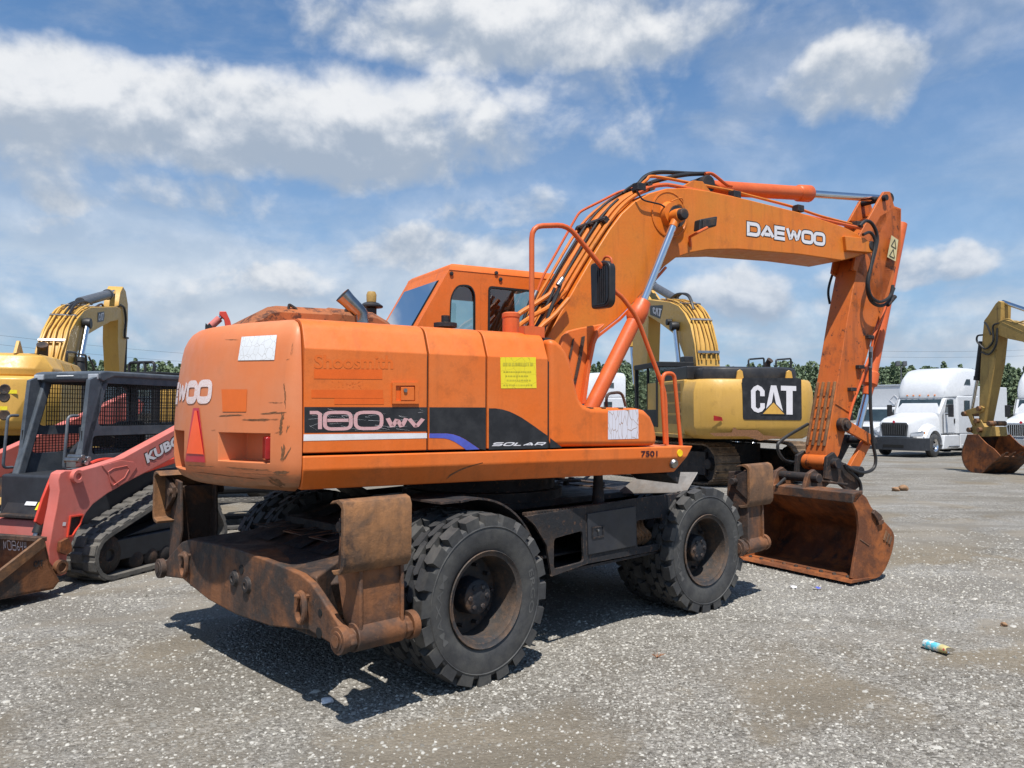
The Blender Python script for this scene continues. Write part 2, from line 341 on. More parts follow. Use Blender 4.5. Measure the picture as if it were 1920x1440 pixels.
M['bumper'] = plain('dark_bumper', (.025, .028, .034), .5)
M['windshield'] = glass('windshield_glass', (.22, .32, .33), .14)
M['lens'] = plain('clear_lens', (.34, .36, .39), .08, var=.3)
M['amber'] = plain('amber_lens', (.75, .22, .03), .25)
M['alu'] = plain('polished_aluminium', (.7, .7, .71), .25, 1., var=.1)
M['clod'] = plain('dried_clay', (.27, .16, .09), .9, bump=.6, sc=20)
M['green_seat'] = plain('pale_seat', (.45, .45, .42), .8)
# ================================================================== THE ORANGE WHEELED EXCAVATOR
def proj(p):
    p = Vector(p) - CAMP; c, s = math.cos(PITCH), math.sin(PITCH); dep = p.y * c + p.z * s; up = -p.y * s + p.z * c
    u, v = p.x / dep * F, -up / dep * F; c, s = math.cos(ROLL), math.sin(ROLL); return 960 + u * c - v * s, 720 + u * s + v * c
U = Fr(-.2429, 6.4144, 45.93); W = Fr(-.2429, 6.4144, 59.40); RZ = W.rot - U.rot
EX = thing('wheeled_excavator', U, 'weathered orange wheeled excavator with dual tyres and rusty bucket in front of all others', 'excavator')
def vp(name, mb, mat, bev=0., **k): return mb.build(name, M[mat], EX, bev, rz=RZ, **k)         # part of the slewed upper body
def up_(name, mb, mat, bev=0., **k): return mb.build(name, M[mat], EX, bev, **k)                # part of the undercarriage
# ---- counterweight
def cw_plan():
    P = [(-1.845, -1.245), (-1.88, -1.241), (-1.92, -1.22), (-1.953, -1.18)]
    ys = sorted(set([round(-1.13 + 2.26 * i / 40, 4) for i in range(41)] + CWY)); ys = [y for y in ys if abs(y) <= 1.131]
    P += [(-2.36 + .30 * y * y, y) for y in ys]; return P + [(x, -y) for x, y in reversed(P[:4])]
def cw_y(px, z):                                             # the y at which the rear face crosses a photo column
    lo, hi = -1.2, .6
    for _ in range(40):
        m = (lo + hi) / 2; q = proj(W.w((-2.36 + .30 * m * m, m, z)))[0]
        if q > px: lo = m
        else: hi = m
    return round(lo, 3)
ya, yb = cw_y(506, 1.45), cw_y(409, 1.45); yc_ = cw_y(345, 1.45); yd_ = yc_ + .34; CWY = [ya, yb, yc_, yd_]
plan = cw_plan(); n = len(plan)
lev = [(1.20, .20), (1.205, .12), (1.235, .05), (1.29, .012), (1.372, 0), (1.45, 0), (1.542, 0), (1.68, .006), (1.82, .016), (1.95, .03), (2.05, .045), (2.11, .058), (2.16, .08), (2.195, .115), (2.218, .17), (2.23, .26), (2.236, .42)]
def cw_ring(z, ins):
    o = []
    for i, (x, y) in enumerate(plan):
        if i in (0, n - 1): nx, ny = 0, math.copysign(1, y)
        else:
            a, b = plan[i - 1], plan[i + 1]; l = math.hypot(b[0] - a[0], b[1] - a[1]); nx, ny = -(b[1] - a[1]) / l, (b[0] - a[0]) / l
        i1 = min(ins, .09); i2 = 1 - max(0, ins - .09) / .8; o.append(Vector((-1.845 + (x - nx * i1 + 1.845) * i2, (y - ny * i1) * i2, z)))
    return o
mb = MB(); mb.loft([cw_ring(z, i) for z, i in lev]); cwm = mb.bm()
for y0, y1, z0_, z1_ in ((ya, yb, 1.37, 1.545), (yc_, yd_, 1.288, 1.545)):
    fs = [f for f in cwm.faces if z0_ < f.calc_center_median().z < z1_ and y0 - .001 < f.calc_center_median().y < y1 + .001 and f.calc_center_median().x < -1.9]
    r = bmesh.ops.extrude_face_region(cwm, geom=fs); bmesh.ops.delete(cwm, geom=fs, context='FACES')
    bmesh.ops.translate(cwm, verts=[v for v in r['geom'] if isinstance(v, bmesh.types.BMVert)], vec=(.17, 0, 0))
bmesh.ops.recalc_face_normals(cwm, faces=cwm.faces)
BV = BVHTree.FromBMesh(cwm)
CW = MB().build('counterweight', M['orange_rear'], EX, .006, bmx=cwm, rz=RZ, ang=30)
def cast(px, py, eps=.004):
    o = W.mt @ (CAMP - W.o); d = (W.mt @ ray(px, py)).normalized(); h = BV.ray_cast(o, d)
    return h[0] + h[1] * eps if h[0] else None
def cwpatch(name, quad, mat, eps=.004, n=8, parent=None):
    g = bil([(x, y, 0) for x, y in quad])
    def f(u, v):
        q = g(u, v); return cast(q.x, q.y, eps)
    return MB().sheet(f, n, n).build(name, M[mat], parent or CW)
cwpatch('cracked_sticker', [(447, 676), (515, 675), (520, 628.5), (454, 632)], 'sticker')
cwpatch('paint_patch', [(418, 772), (462, 772), (464, 730), (416, 730)], 'ghost_dim', .003)
tri = cwpatch('warning_triangle', [(348, 865), (386, 867), (374, 765), (363, 765)], 'red_reflect', .004)
cwpatch('triangle_centre', [(352, 850), (384, 852), (371, 770), (367, 770)], 'orange_reflect', .008, parent=tri)
def rearmap(y0, y1, z0, z1, eps=.004):
    def f(u, v):
        y = y0 + (y1 - y0) * u; z = z0 + (z1 - z0) * v; h = BV.ray_cast(Vector((-5, y, z)), Vector((1, 0, 0))); return h[0] + h[1] * eps
    return f
q1 = cast(398, 735); zt = cast(385, 712).z; zb = cast(385, 757).z
wl = q1.y
stroke(MB(), rearmap(.52, wl, zb, zt), 'DAEWOO', .3, .28).build('brand_lettering', M['decal_rub'], CW)
# scraped steel where the corner has been dragged along things
def scrape(pts, wd, eps=.0035):
    mb = MB(); P = []
    for i, (x, y) in enumerate(pts):
        a, b = pts[max(0, i - 1)], pts[min(len(pts) - 1, i + 1)]; l = math.hypot(b[0] - a[0], b[1] - a[1]) or 1
        ww = wd * random.uniform(.35, 1.1) * (.25 if i in (0, len(pts) - 1) else 1); nx, ny = -(b[1] - a[1]) / l * ww, (b[0] - a[0]) / l * ww
        P.append((cast(x + nx, y + ny, eps), cast(x - nx, y - ny, eps)))
    P = [p for p in P if p[0] and p[1]]; m = len(P)
    return mb.add([p[0] for p in P] + [p[1] for p in P], [(i, i + 1, m + i + 1, m + i) for i in range(m - 1)])
def jag(a, b, k, am):
    return [(a[0] + (b[0] - a[0]) * i / k + random.uniform(-am, am), a[1] + (b[1] - a[1]) * i / k + random.uniform(-am, am)) for i in range(k + 1)]
sm = MB()
for a, b, k, am, wd in [((409, 779), (462, 778), 9, 1.2, 2.2), ((484, 776), (540, 773), 9, .8, 2.), ((448, 788), (526, 786), 11, .8, 1.8), ((534, 712), (535, 770), 12, 1.6, 1.6), ((530, 770), (527, 822), 12, 2.2, 3.4), ((533, 830), (531, 868), 9, 2., 3.2), ((541, 795), (537, 815), 5, 1., 1.8), ((530, 867), (547, 838), 6, 1.2, 2.), ((345, 872), (420, 877), 12, .8, 1.2), ((420, 876), (520, 884), 14, 1., 1.6), ((440, 886), (545, 892), 14, 1.2, 1.5), ((360, 884), (500, 900), 14, 1., 1.3), ((505, 898), (540, 912), 8, 2.5, 5.), ((510, 888), (548, 884), 8, 2., 4.), ((549, 634), (546, 676), 8, .6, .9), ((535, 676), (546, 672), 4, .8, .9), ((418, 637), (452, 637), 7, .5, .7), ((497, 754), (535, 755), 7, .8, .9), ((515, 812), (530, 808), 4, .6, 1.4), ((395, 807), (408, 806), 4, .4, .8), ((437, 757), (439, 751), 3, .4, .7)]:
    for _ in range(2 + int(wd > 1.5) + int(wd > 3)):
        j = lambda p: (p[0] + random.gauss(0, wd * .7), p[1] + random.gauss(0, wd * .5)); t0 = random.uniform(0, .3); t1 = random.uniform(.65, 1); A = (a[0] + (b[0] - a[0]) * t0, a[1] + (b[1] - a[1]) * t0); B = (a[0] + (b[0] - a[0]) * t1, a[1] + (b[1] - a[1]) * t1)
        m = scrape(jag(j(A), j(B), k, am * .7), wd * random.uniform(.22, .5), .0012 + random.random() * .0015)
        if m.f: m.build('scrape_mark', M['scrape'], CW)
# seam across the counterweight, tail lamps in their pockets
for s in (1,):
    y0 = ya * s; y1 = y0 + (.085 if s > 0 else -.085) ; x = -2.36 + .3 * y0 * y0
    x = -2.36 + .3 * y1 * y1; MB().box((x + .03, min(y0, y1) + (.006 if s > 0 else 0), 1.388), (x + .13, max(y0, y1) - (0 if s > 0 else .006), 1.525)).build('tail_lamp', M['tail_red'], CW, .012)
MB().box((-2.29, yc_ + .05, 1.47), (-2.2, yc_ + .09, 1.51)).build('lamp_socket', M['blackp'], CW, .006)
# ---- near-black filler painting the shade in the door gaps, doors, tank cover
XA, XB, XC, XD = -1.845, -1.062, -.6446, -.1608
prof = [(-1.243, 1.432), (-1.243, 2.035), (-1.192, 2.150), (-1.180, 2.172), (-1.163, 2.191), (-1.14, 2.206), (-1.11, 2.217), (-1.075, 2.224), (-.5, 2.235), (-.5, 1.432)]
vp('gap_shade_fill', MB().prism([(XA + .01, y * .985, z - .02 if z > 1.5 else z - .004) for y, z in prof], (XD - XA + .1, 0, 0)), 'void')
doors = []
for a, b, nm in ((XA, XB, 'engine_door'), (XB, XC, 'radiator_door'), (XC, XD, 'pump_door')):
    doors.append(vp(nm, MB().prism([(a + .006, y, z) for y, z in prof], (b - a - .012, 0, 0)), 'orange', .006, ang=18))
YD = -1.2446
def flat(pts, y=YD): return W.pls(pts, 1, y)
def dec(name, pts, mat, parent, y=YD): return MB().add(flat(pts, y), [tuple(range(len(pts)))]).build(name, M[mat], parent)
d1, d2, d3 = doors
bd = dec('black_band', [(570.5, 811.5), (800.5, 808.5), (800.5, 763.6), (570.5, 763)], 'decal_black', d1)
dec('white_stripe', [(569, 826.8), (800.5, 821.6), (800.5, 812), (569.5, 814.5)], 'decal_white', d1)
stroke(MB(), bil(flat([(577, 808), (719, 806), (719, 770), (577, 770.5)], YD - .0012)), '180', .165, .2).build('model_number', M['decal_pink'], bd)
stroke(MB(), bil(flat([(723, 804.5), (797, 803.5), (797, 782), (723, 782)], YD - .0012)), 'WV', .3, .22).build('model_letters', M['decal_pink'], bd)
# long pale scratches on the band
sc_ = MB()
for _ in range(40):
    x, y = random.uniform(574, 796), random.uniform(766, 807); L = random.uniform(6, 46); a = random.gauss(.05, .35); dx, dy = math.cos(a) * L, math.sin(a) * L * .6
    if not (765 < y + dy < 808 and x + dx < 799): continue
    w = random.uniform(.08, .22); sc_.add(flat([(x, y - w), (x + dx, y + dy - w * .3), (x + dx, y + dy + w * .3), (x, y + w)], YD - .002), [(0, 1, 2, 3)])
sc_.build('scratches', M['decal_white'], bd)
fonttext(MB(), bil(flat([(589, 691), (737, 692), (737, 666), (589, 665)])), 'Shoosmith', .025).build('ghost_lettering', M['ghost_dim'], d1)
for q in ([(589, 710), (717, 711), (717, 692.5), (589, 692)], [(584, 746), (718, 747), (718, 731), (584, 731)], [(627, 758), (720, 758), (720, 747.5), (627, 747)]): dec('repainted_patch', q, 'ghost', d1)
sc_ = MB()
for _ in range(38):
    x, y = random.uniform(617, 685), random.uniform(713, 727); w = random.uniform(.2, .5); sc_.add(flat([(x, y - w), (x + random.uniform(1, 6), y + random.uniform(-5, 5)), (x + 1, y + w)], YD), [(0, 1, 2)])
sc_.build('worn_lettering', M['ghost_dim'], d1)
lt = MB().ring(flat([(734.5, 757), (784, 757), (784, 717.5), (734.5, 717.5)], -1.245), flat([(741, 752), (777, 752), (777, 723), (741, 723)], -1.245), (0, -.012, 0), 40).build('latch_frame', M['orange'], d1, .003)
dec('latch_recess', [(740, 753), (778, 753), (778, 722), (740, 722)], 'ghost', d1)
lh = MB().prism(flat([(751, 751), (776, 751), (776, 726), (751, 726)], -1.247), (0, -.009, 0)).build('latch_handle', M['orange'], lt, .003)
k = W.pl(760, 732, 1, -1.258); MB().cyl(k, k + Vector((0, -.006, 0)), .012).build('lock', M['steel'], lt)
dec('black_swoosh', [(805, 812.3), (805, 763.6), (910.5, 764), (910.5, 843.5), (900, 842), (891, 836), (882, 829.8), (872, 823), (861.7, 818), (850, 814), (838, 812.3)], 'decal_black', d2)
mb = MB(); T = flat([(805, 812.8), (838, 812.8), (850, 814.6), (861.7, 818.6), (872, 823.8), (882, 830.5), (891, 836.6), (899, 842.4)]); B = flat([(805, 821), (832.5, 821.6), (843, 824), (853, 828.6), (860, 833), (866, 837), (870, 840), (874, 843.4)])
mb.add(T + B, [(i, i + 1, 9 + i, 8 + i) for i in range(7)]).build('blue_stripe', M['decal_blue'], d2)
b3 = dec('black_swoosh', [(916.5, 843), (916.5, 765.6), (928.7, 765.6), (942, 767.6), (955, 771.5), (967, 777), (978, 783), (990, 791), (1001.7, 799), (1014, 808), (1026.5, 816.7), (1026.8, 840.4)], 'decal_black', d3)
stroke(MB(), bil(flat([(924, 836.4), (1022, 835.4), (1022, 829), (924, 829.4)], YD - .0012)), 'SOLAR', .24, .35, .5).build('series_lettering', M['decal_clean'], b3)
yl = dec('warning_label', [(939.5, 728.3), (1006, 727.7), (1004.6, 669.7), (938, 669.7)], 'yellow_label', d3)
ink = MB()
for y, x0, x1, h in ((683, 943, 1000, 6), (697, 944, 996, 2.4), (705, 948, 990, 2.4), (713, 950, 995, 2.4), (722, 944, 1000, 2.2)):
    x = x0
    while x < x1 - 2:
        w = random.uniform(1.6, 4.4) * (1.4 if h > 4 else 1); ink.add(flat([(x, y + h / 2), (min(x + w, x1), y + h / 2), (min(x + w, x1), y - h / 2), (x, y - h / 2)], YD - .0012), [(0, 1, 2, 3)]); x += w + random.uniform(.8, 1.8)
ink.build('label_text', M['yellow_ink'], yl)
# tank cover: the curved piece in front of the doors
tp = flat([(1030, 838.5), (1030, 633), (1044, 637), (1056, 647), (1065, 660), (1072, 680), (1078, 702), (1084, 730), (1089, 748), (1097, 758.5), (1110, 763.5), (1150, 764), (1196, 765), (1211, 769), (1223, 781), (1230, 798), (1234, 818), (1233, 836.5)], -1.243)
TK = vp('tank_cover', MB().prism(tp, (0, .74, 0)), 'orange', .045, ang=50, seg=4)
dec('black_swoosh', [(1031.5, 840), (1031.5, 821), (1054, 839)], 'decal_black', TK)
dec('cracked_sticker', [(1140, 824), (1197, 822.5), (1197, 767.7), (1140, 770)], 'sticker2', TK)
mb = MB()
for x, y in ((1085, 764.5), (1092, 765), (1098, 764.6), (1104, 765.2), (1128, 764.4), (1160, 765.4)):
    q = W.pl(x, y, 1, -1.2); mb.box(q - Vector((.02, .03, .004)), q + Vector((.02, .03, .006)))
mb.build('worn_paint', M['scrape'], TK)
# ---- side skirt and deck
sk = [(-1.25, 1.416), (-1.25, 1.335), (-1.20, 1.218), (-.35, 1.218), (-.35, 1.416)]
fx = lambda z: 1.017 + (z - 1.217) / (1.41 - 1.217) * .144
SK = vp('side_skirt', MB().loft([[Vector((-1.842, y, z)) for y, z in sk], [Vector((fx(z), y, z)) for y, z in sk]]), 'orange', .010, ang=18)
fonttext(MB(), bil(flat([(1202, 856.5), (1233, 856), (1233, 845), (1202, 845.4)], -1.2535)), '7501', .028).build('unit_number', plain('maroon_lettering', (.035, .006, .012), .5) , SK)
k = W.pl(1274.5, 849.6, 1, -1.25); MB().lathe([(.0, .006), (.026, .006), (.028, 0), (.028, -.01)], k, (0, -1, 0), 20).build('reflector', plain('yellow_reflector', (.75, .5, .01), .3), SK)
k = W.pl(1263.6, 869.5, 1, -1.236); MB().lathe([(0, .02), (.028, .018), (.036, .006), (.038, -.01)], k, (0, -1, -.35), 20).build('marker_lamp', M['steel'], SK)
vp('deck', MB().box((-1.82, -.36, 1.222), (1.0, 1.2, 1.405)), 'black', .01)
vp('deck_nose', MB().prism([(1.0, -1.19, 1.40), (1.14, -1.19, 1.38), (1.07, -1.19, 1.12), (.95, -1.19, 1.2)], (0, .5, 0)), 'black', .01)
vp('left_housing', MB().box((-1.84, .55, 1.41), (-.9, 1.24, 2.22)), 'orange', .05)
sr = MB()
m_ = [(W.pl(x, y, 1, -1.2505)) for x, y in ((841, 900), (850, 892), (866, 882), (886, 874), (906, 868), (905, 867), (884, 872.5), (864, 880), (847, 890))]
for q in m_:
    if q.z < 1.335: q.y = -1.2 - (q.z - 1.218) / (1.335 - 1.218) * .05 - .002
sr.add(m_, [tuple(range(9))]).build('scrape_mark', M['scrape'], SK)
# ---- engine hood, exhaust and what stands on top
hd = lambda x, zt, yw, zb=2.2: [Vector((x, -yw, zb)), Vector((x, -yw, zt - .05)), Vector((x, -yw + .1, zt)), Vector((x, yw - .1, zt)), Vector((x, yw, zt - .05)), Vector((x, yw, zb))]
HD = vp('engine_hood', MB().loft([hd(-2.05, 2.23, .70), hd(-2.0, 2.285, .70), hd(-1.95, 2.305, .68), hd(-1.9, 2.345, .68), hd(-1.84, 2.36, .66), hd(-1.5, 2.366, .66), hd(-1.495, 2.374, .66), hd(-1.18, 2.362, .66), hd(-1.06, 2.31, .64), hd(-1.0, 2.22, .62)]), 'hood', .015)
for px, py in ((549, 588), (655, 596)):
    q = W.pl(px, py, 1, -.60); mb = MB(); mb.box(q + Vector((-.05, -.03, -.02)), q + Vector((.05, .03, .012))); mb.tube(fil([q + Vector((-.03, 0, 0)), q + Vector((-.025, 0, .06)), q + Vector((.02, 0, .035)), q + Vector((.035, 0, 0))], .01), .009, 6); mb.build('hood_latch', M['hub'], HD)
yE = -.80; a, b, c = W.pl(679, 604, 1, yE), W.pl(677, 588, 1, yE), W.pl(642, 553, 1, yE)
mb = MB(); mb.tube([a - Vector((0, 0, .15)), a, b, b + (c - b) * .15, b + (c - b) * .7, c], [.047, .047, .046, .047, .050, .056], 24, caps=False); EXT = MB().tube([c - (c - b) * .02, b + (c - b) * .2], [.053, .044], 24)
XS = vp('exhaust_stack', mb, 'chrome_dull'); EXT.build('exhaust_bore_shade', M['void'], XS)  # dark plug paints the shade inside the pipe mouth
q = W.pl(696, 600, 1, .15); mb = MB(); mb.lathe([(0, -.2), (.042, -.2), (.042, .09), (.05, .095), (.09, .10), (.092, .112), (.06, .135), (.04, .14), (0, .14)], q, (0, 0, 1), 24); pc = vp('pre_cleaner', mb, 'blackp')
MB().lathe([(0, .14), (.038, .142), (.04, .20), (.03, .225), (0, .23)], q, (0, 0, 1), 20).build('dust_bowl', M['yellow_old'], pc)
q = W.pl(835, 606, 1, -.62); mb = MB(); mb.lathe([(0, -.03), (.085, -.03), (.085, 0), (.03, .006), (.03, .055), (0, .055)], q, (0, 0, 1), 18); vp('filler_cap', mb, 'hub')
q = W.pl(958, 622, 1, -.85); mb = MB(); mb.lathe([(0, -.05), (.062, -.05), (.062, .10), (.066, .105), (.066, .13), (.06, .135), (.05, .14), (0, .14)], q, (0, 0, 1), 24); vp('fuel_filler', mb, 'orange_red')
# ---- cab
YC, YF = .22, 1.14
cabo = W.pls([(784, 609), (842, 503.5), (902, 508.5), (1012, 524)], 1, YC); XR, XT, XM, XFt = [p.x for p in cabo]
z0 = 2.2; zr = lambda x: 2.885 + (x - XT) * .012
def side(y, th):
    w1 = rnd(W.pls([(842, 626), (844.6, 556), (857, 534), (882, 534), (891, 549), (891, 628)], 1, YC), .05, 3); w2 = rnd(W.pls([(914.5, 630), (915.6, 536), (1006, 545), (1006, 640)], 1, YC), .04, 3)
    xb = XR - .12; o1 = [Vector((xb, YC, z0)), Vector((XR, YC, 2.4)), Vector((XT, YC, zr(XT))), Vector((XM, YC, zr(XM))), Vector((XM, YC, z0))]
    o2 = [Vector((XM, YC, z0)), Vector((XM, YC, zr(XM))), Vector((XFt + .25, YC, zr(XFt))), Vector((XFt + .3, YC, z0))]
    sh = Vector((0, y - YC, 0)); return [p + sh for p in o1], [p + sh for p in o2], [p + sh for p in w1], [p + sh for p in w2]
mb = MB(); gl = []
for y, th in ((YC, .04), (YF, -.04)):
    o1, o2, w1, w2 = side(y, th); mb.ring(o1, w1, (0, th, 0)); mb.ring(o2, w2, (0, th, 0)); gl += [(w1, y, th), (w2, y, th)]
xf = XFt + .3
mb.box((XR - .1, YC + .002, 1.42), (xf - .003, YC + .04, z0 - .002)); mb.box((XR - .1, YF - .04, 1.42), (xf - .003, YF - .002, z0 - .002))
# slanted rear wall with its window opening
rq = [Vector((XR - .12, YC + .04, z0)), Vector((XR - .12, YF - .04, z0)), Vector((XT, YF - .04, zr(XT))), Vector((XT, YC + .04, zr(XT)))]
nrm = (rq[1] - rq[0]).cross(rq[3] - rq[0]).normalized(); rm = bil(rq)
rin = [rm(.07, .22), rm(.93, .22), rm(.93, .86), rm(.07, .86)]
mb.ring(rq, rnd(rin, .05, 3), -nrm * .03 if nrm.x < 0 else nrm * .03, 40)
mb.box((XR - .1, YC + .042, 1.42), (XR - .06, YF - .042, z0 + .1))
CB = vp('cab', mb, 'orange', .01)
rf = lambda x, dz, ins: [Vector((x, YC + ins - .005, zr(x) + dz)), Vector((x, YF - ins + .005, zr(x) + dz))]
mb = MB(); rings = []
for dz, ins, xe in ((-.005, 0, 0), (.03, .012, .012), (.055, .04, .04), (.068, .09, .09), (.072, .2, .2)):
    rings.append([Vector((XT + xe, YC - .004 + ins, zr(XT) + dz)), Vector((xf + .02 - xe, YC - .004 + ins, zr(xf) + dz)), Vector((xf + .02 - xe, YF + .004 - ins, zr(xf) + dz)), Vector((XT + xe, YF + .004 - ins, zr(XT) + dz))])
RF = mb.loft(rings).build('roof', M['orange'], CB)
q = W.pl(879, 489, 1, .55); MB().box((q.x - .03, .5, zr(q.x) + .06), (q.x + .03, .56, zr(q.x) + .098)).build('roof_lug', M['orange_red'], RF, .004)
for w, y, th in gl:
    c = sum(w, Vector()) / len(w); MB().add([p + Vector((0, th * .4, 0)) for p in w], [tuple(range(len(w)))]).build('side_window', M['glass'], CB)
    if y == YC: MB().ring([c + (p - c) * 1.0 + Vector((0, -.006, 0)) for p in w], [c + (p - c) * .93 + Vector((0, -.006, 0)) for p in w], (0, .02, 0)).build('window_seal', M['seal'], CB)
MB().add([p - nrm * .012 for p in rin], [(0, 1, 2, 3)]).build('rear_window', M['glass_dark'], CB)
c = sum(rin, Vector()) / 4; MB().ring([c + (p - c) * 1.03 + nrm * (-.006 if nrm.x > 0 else .006) for p in rin], [c + (p - c) * .95 + nrm * (-.006 if nrm.x > 0 else .006) for p in rin], nrm * .012).build('window_seal', M['seal'], CB)
mb = MB(); mb.box((xf - .05, YC + .05, z0), (xf - .01, YF - .05, z0 + .06)); mb.build('front_sill', M['orange'], CB)
MB().add([(xf - .03, YC + .05, z0 + .06), (xf - .03, YF - .05, z0 + .06), (xf - .07, YF - .05, zr(xf)), (xf - .07, YC + .05, zr(xf))], [(0, 1, 2, 3)]).build('windscreen', M['glass'], CB)
mb = MB(); mb.box((XR + .2, .45, 1.5), (XR + .75, .95, 1.95)); mb.box((XR + .16, .47, 1.95), (XR + .3, .93, 2.5)); mb.lathe([(0, -.05), (.11, -.05), (.13, 0), (.11, .05), (0, .05)], (XR + .24, .7, 2.62), (1, 0, 0), 16); mb.build('seat', M['blackp'], CB, .03)
for px, py in ((846, 513), (930, 512), (938, 524)):
    q = W.pl(px, py, 1, YC); MB().lathe([(0, -.02), (.016, -.02), (.018, .012), (0, .016)], q, (0, -1, 0), 10).build('bolt', M['hub'], CB)
# ---- boom
YB0, YB1 = -.31, .13; YM = (YB0 + YB1) / 2
bo_top = [(985, 720), (1000, 680), (1022, 640), (1052, 585), (1086, 525), (1118, 470), (1143, 430), (1166, 400), (1190, 378), (1218, 362), (1250, 353), (1290, 352), (1330, 358), (1400, 373), (1500, 398), (1580, 424), (1607, 437)]
bo_bot = [(1627, 455), (1630, 471), (1605, 482), (1579, 488.5), (1498, 477), (1384, 467.5), (1327, 468.5), (1295, 474), (1268, 483), (1246, 500), (1222, 527), (1194, 562), (1160, 597), (1120, 628), (1085, 662), (1055, 720)]
T3 = W.pls(bo_top, 1, YB0); B3 = W.pls(bo_bot, 1, YB0)
BO = vp('boom', MB().prism(T3 + B3, (0, YB1 - YB0, 0)), 'orange_boom', .012, ang=28)
def bp(name, mb, mat, bev=0., **k): return mb.build(name, M[mat], BO, bev, **k)
bq = W.pls([(1399, 441), (1548, 464), (1550, 437), (1400, 412)], 1, YB0 - .003)
bq = W.pls([(1398.5, 443), (1549, 463.5), (1549, 435.5), (1398.5, 413.5)], 1, YB0 - .003)
stroke(MB(), bil(W.pls([(1400.5, 441.5), (1547.5, 462), (1547.5, 437), (1400.5, 415)], 1, YB0 - .0015)), 'DAEWOO', .255, .245, rw=.40).build('lettering_outline', M['rust_dark'], BO)
stroke(MB(), bil(W.pls([(1400.5, 441.5), (1547.5, 462), (1547.5, 437), (1400.5, 415)], 1, YB0 - .003)), 'DAEWOO', .255, .245).build('brand_lettering', M['decal_clean'], BO)
# lower flange, nose block, pin bosses
def off(P, d):                                               # offset a polyline in the XZ plane
    o = []
    for i, p in enumerate(P):
        a, b = P[max(0, i - 1)], P[min(len(P) - 1, i + 1)]; t = (b - a).normalized(); o.append(p + Vector((-t.z, 0, t.x)) * d)
    return o
sub = B3[9:]; bp('boom_flange', MB().prism(sub + off(sub, .02)[::-1], (0, -.02, 0)), 'orange_red')
mb = MB(); mb.prism(W.pls([(1585, 442), (1622, 446), (1640, 462), (1636, 474), (1588, 470)], 1, YB0 - .04), (0, YB1 - YB0 + .08, 0)); bp('boom_nose', mb, 'orange_boom', .01)
q = W.pl(1636, 460, 1, YB0 - .05); bp('nose_pin', MB().cyl(q, q + Vector((0, .54, 0)), .05), 'hub', .008)
bs = W.pl(1255, 402, 1, YB0); bp('pin_boss', MB().lathe([(0, .0), (.22, 0), (.22, .008), (.205, .010), (.2, .004), (.12, .004), (.1, .05), (0, .05)], bs, (0, -1, 0), 32), 'orange_boom')
grs = MB().lathe([(0, 0), (.1, 0), (.1, .006), (0, .006)], bs + Vector((.05, -.052, -.02)), (0, -1, 0), 18); bp('grease_stain', grs, 'hub')
# pipe bundle along the back of the boom
BK = off(cr(T3[1:11], 4), .0)
def bundle(lo, hi, y, d, r, mat, name, wob=0.):
    P = BK[int(lo * (len(BK) - 1)):int(hi * (len(BK) - 1)) + 1]; P = [p.copy() for p in off(P, d)]
    for i, p in enumerate(P): p.y = y + wob * math.sin(i * .35 + y * 9)
    bp(name, MB().tube(P, r, 8), mat)
for y, d, r, lo, hi in ((-.27, .035, .019, .02, .97), (-.215, .055, .021, 0, 1.), (-.16, .05, .021, .0, .98), (-.10, .045, .016, .02, 1.), (-.05, .055, .021, 0, .96), (.01, .05, .021, .02, .99), (.07, .045, .016, .0, .95), (.11, .075, .014, .05, .93)): bundle(lo, hi, y, d, r, 'orange_boom', 'hydraulic_pipe', .012)
bundle(.05, .75, -.19, .085, .012, 'hose', 'hydraulic_hose'); bundle(.1, .9, -.02, .09, .012, 'hose', 'hydraulic_hose')
for t in (.27, .60, .93):
    i = int(t * (len(BK) - 1)); p = BK[i]; tt = (BK[min(i + 1, len(BK) - 1)] - BK[i - 1]).normalized(); nn = Vector((-tt.z, 0, tt.x)); mb = MB()
    for k in range(6):
        y = -.27 + k * .078; o = p + nn * .055; mb.beam(Vector((o.x, y, o.z)) - nn * .04, Vector((o.x, y, o.z)) + nn * .04, .05, .055, up=tt)
    mb.beam(Vector((p.x, -.3, p.z)) + nn * .095, Vector((p.x, .14, p.z)) + nn * .095, .035, .014, up=nn); bp('pipe_clamp', mb, 'hub', .004)
P = W.pls([(1004, 556), (1017, 520), (1084, 401), (1091, 395), (1133, 374), (1160, 360), (1190, 352)], 1, .10); bp('return_pipe', MB().tube(fil(P, .06), .012, 8), 'orange_red')
# connectors dropping from the bundle to the pump bay
for pts, y, r, m in (([(1046, 535), (1030, 552), (1000, 572), (972, 590), (955, 612)], -.27, .021, 'orange_boom'), ([(1060, 545), (1030, 575), (1000, 592), (972, 612), (960, 630)], -.33, .021, 'orange_boom'), ([(1066, 560), (1040, 590), (1015, 612), (998, 632)], -.37, .021, 'orange_boom'), ([(1052, 528), (1046, 548), (1032, 580), (1022, 612), (1012, 640)], -.36, .016, 'hose'), ([(1040, 540), (1022, 580), (1005, 615), (1000, 640)], -.30, .013, 'hose'), ([(1006, 546), (996, 560), (985, 590), (975, 620)], 0., .016, 'hose')): bp('hydraulic_pipe' if m != 'hose' else 'hydraulic_hose', MB().tube(cr(W.pls(pts, 1, y), 5), r, 8), m)
for a, b, y in (((1046, 535), (1055, 522), -.36), ((1000, 560), (1006, 546), 0.)): bp('hose_fitting', MB().cyl(*W.pls([a, b], 1, y), .022, n=10), 'steel')
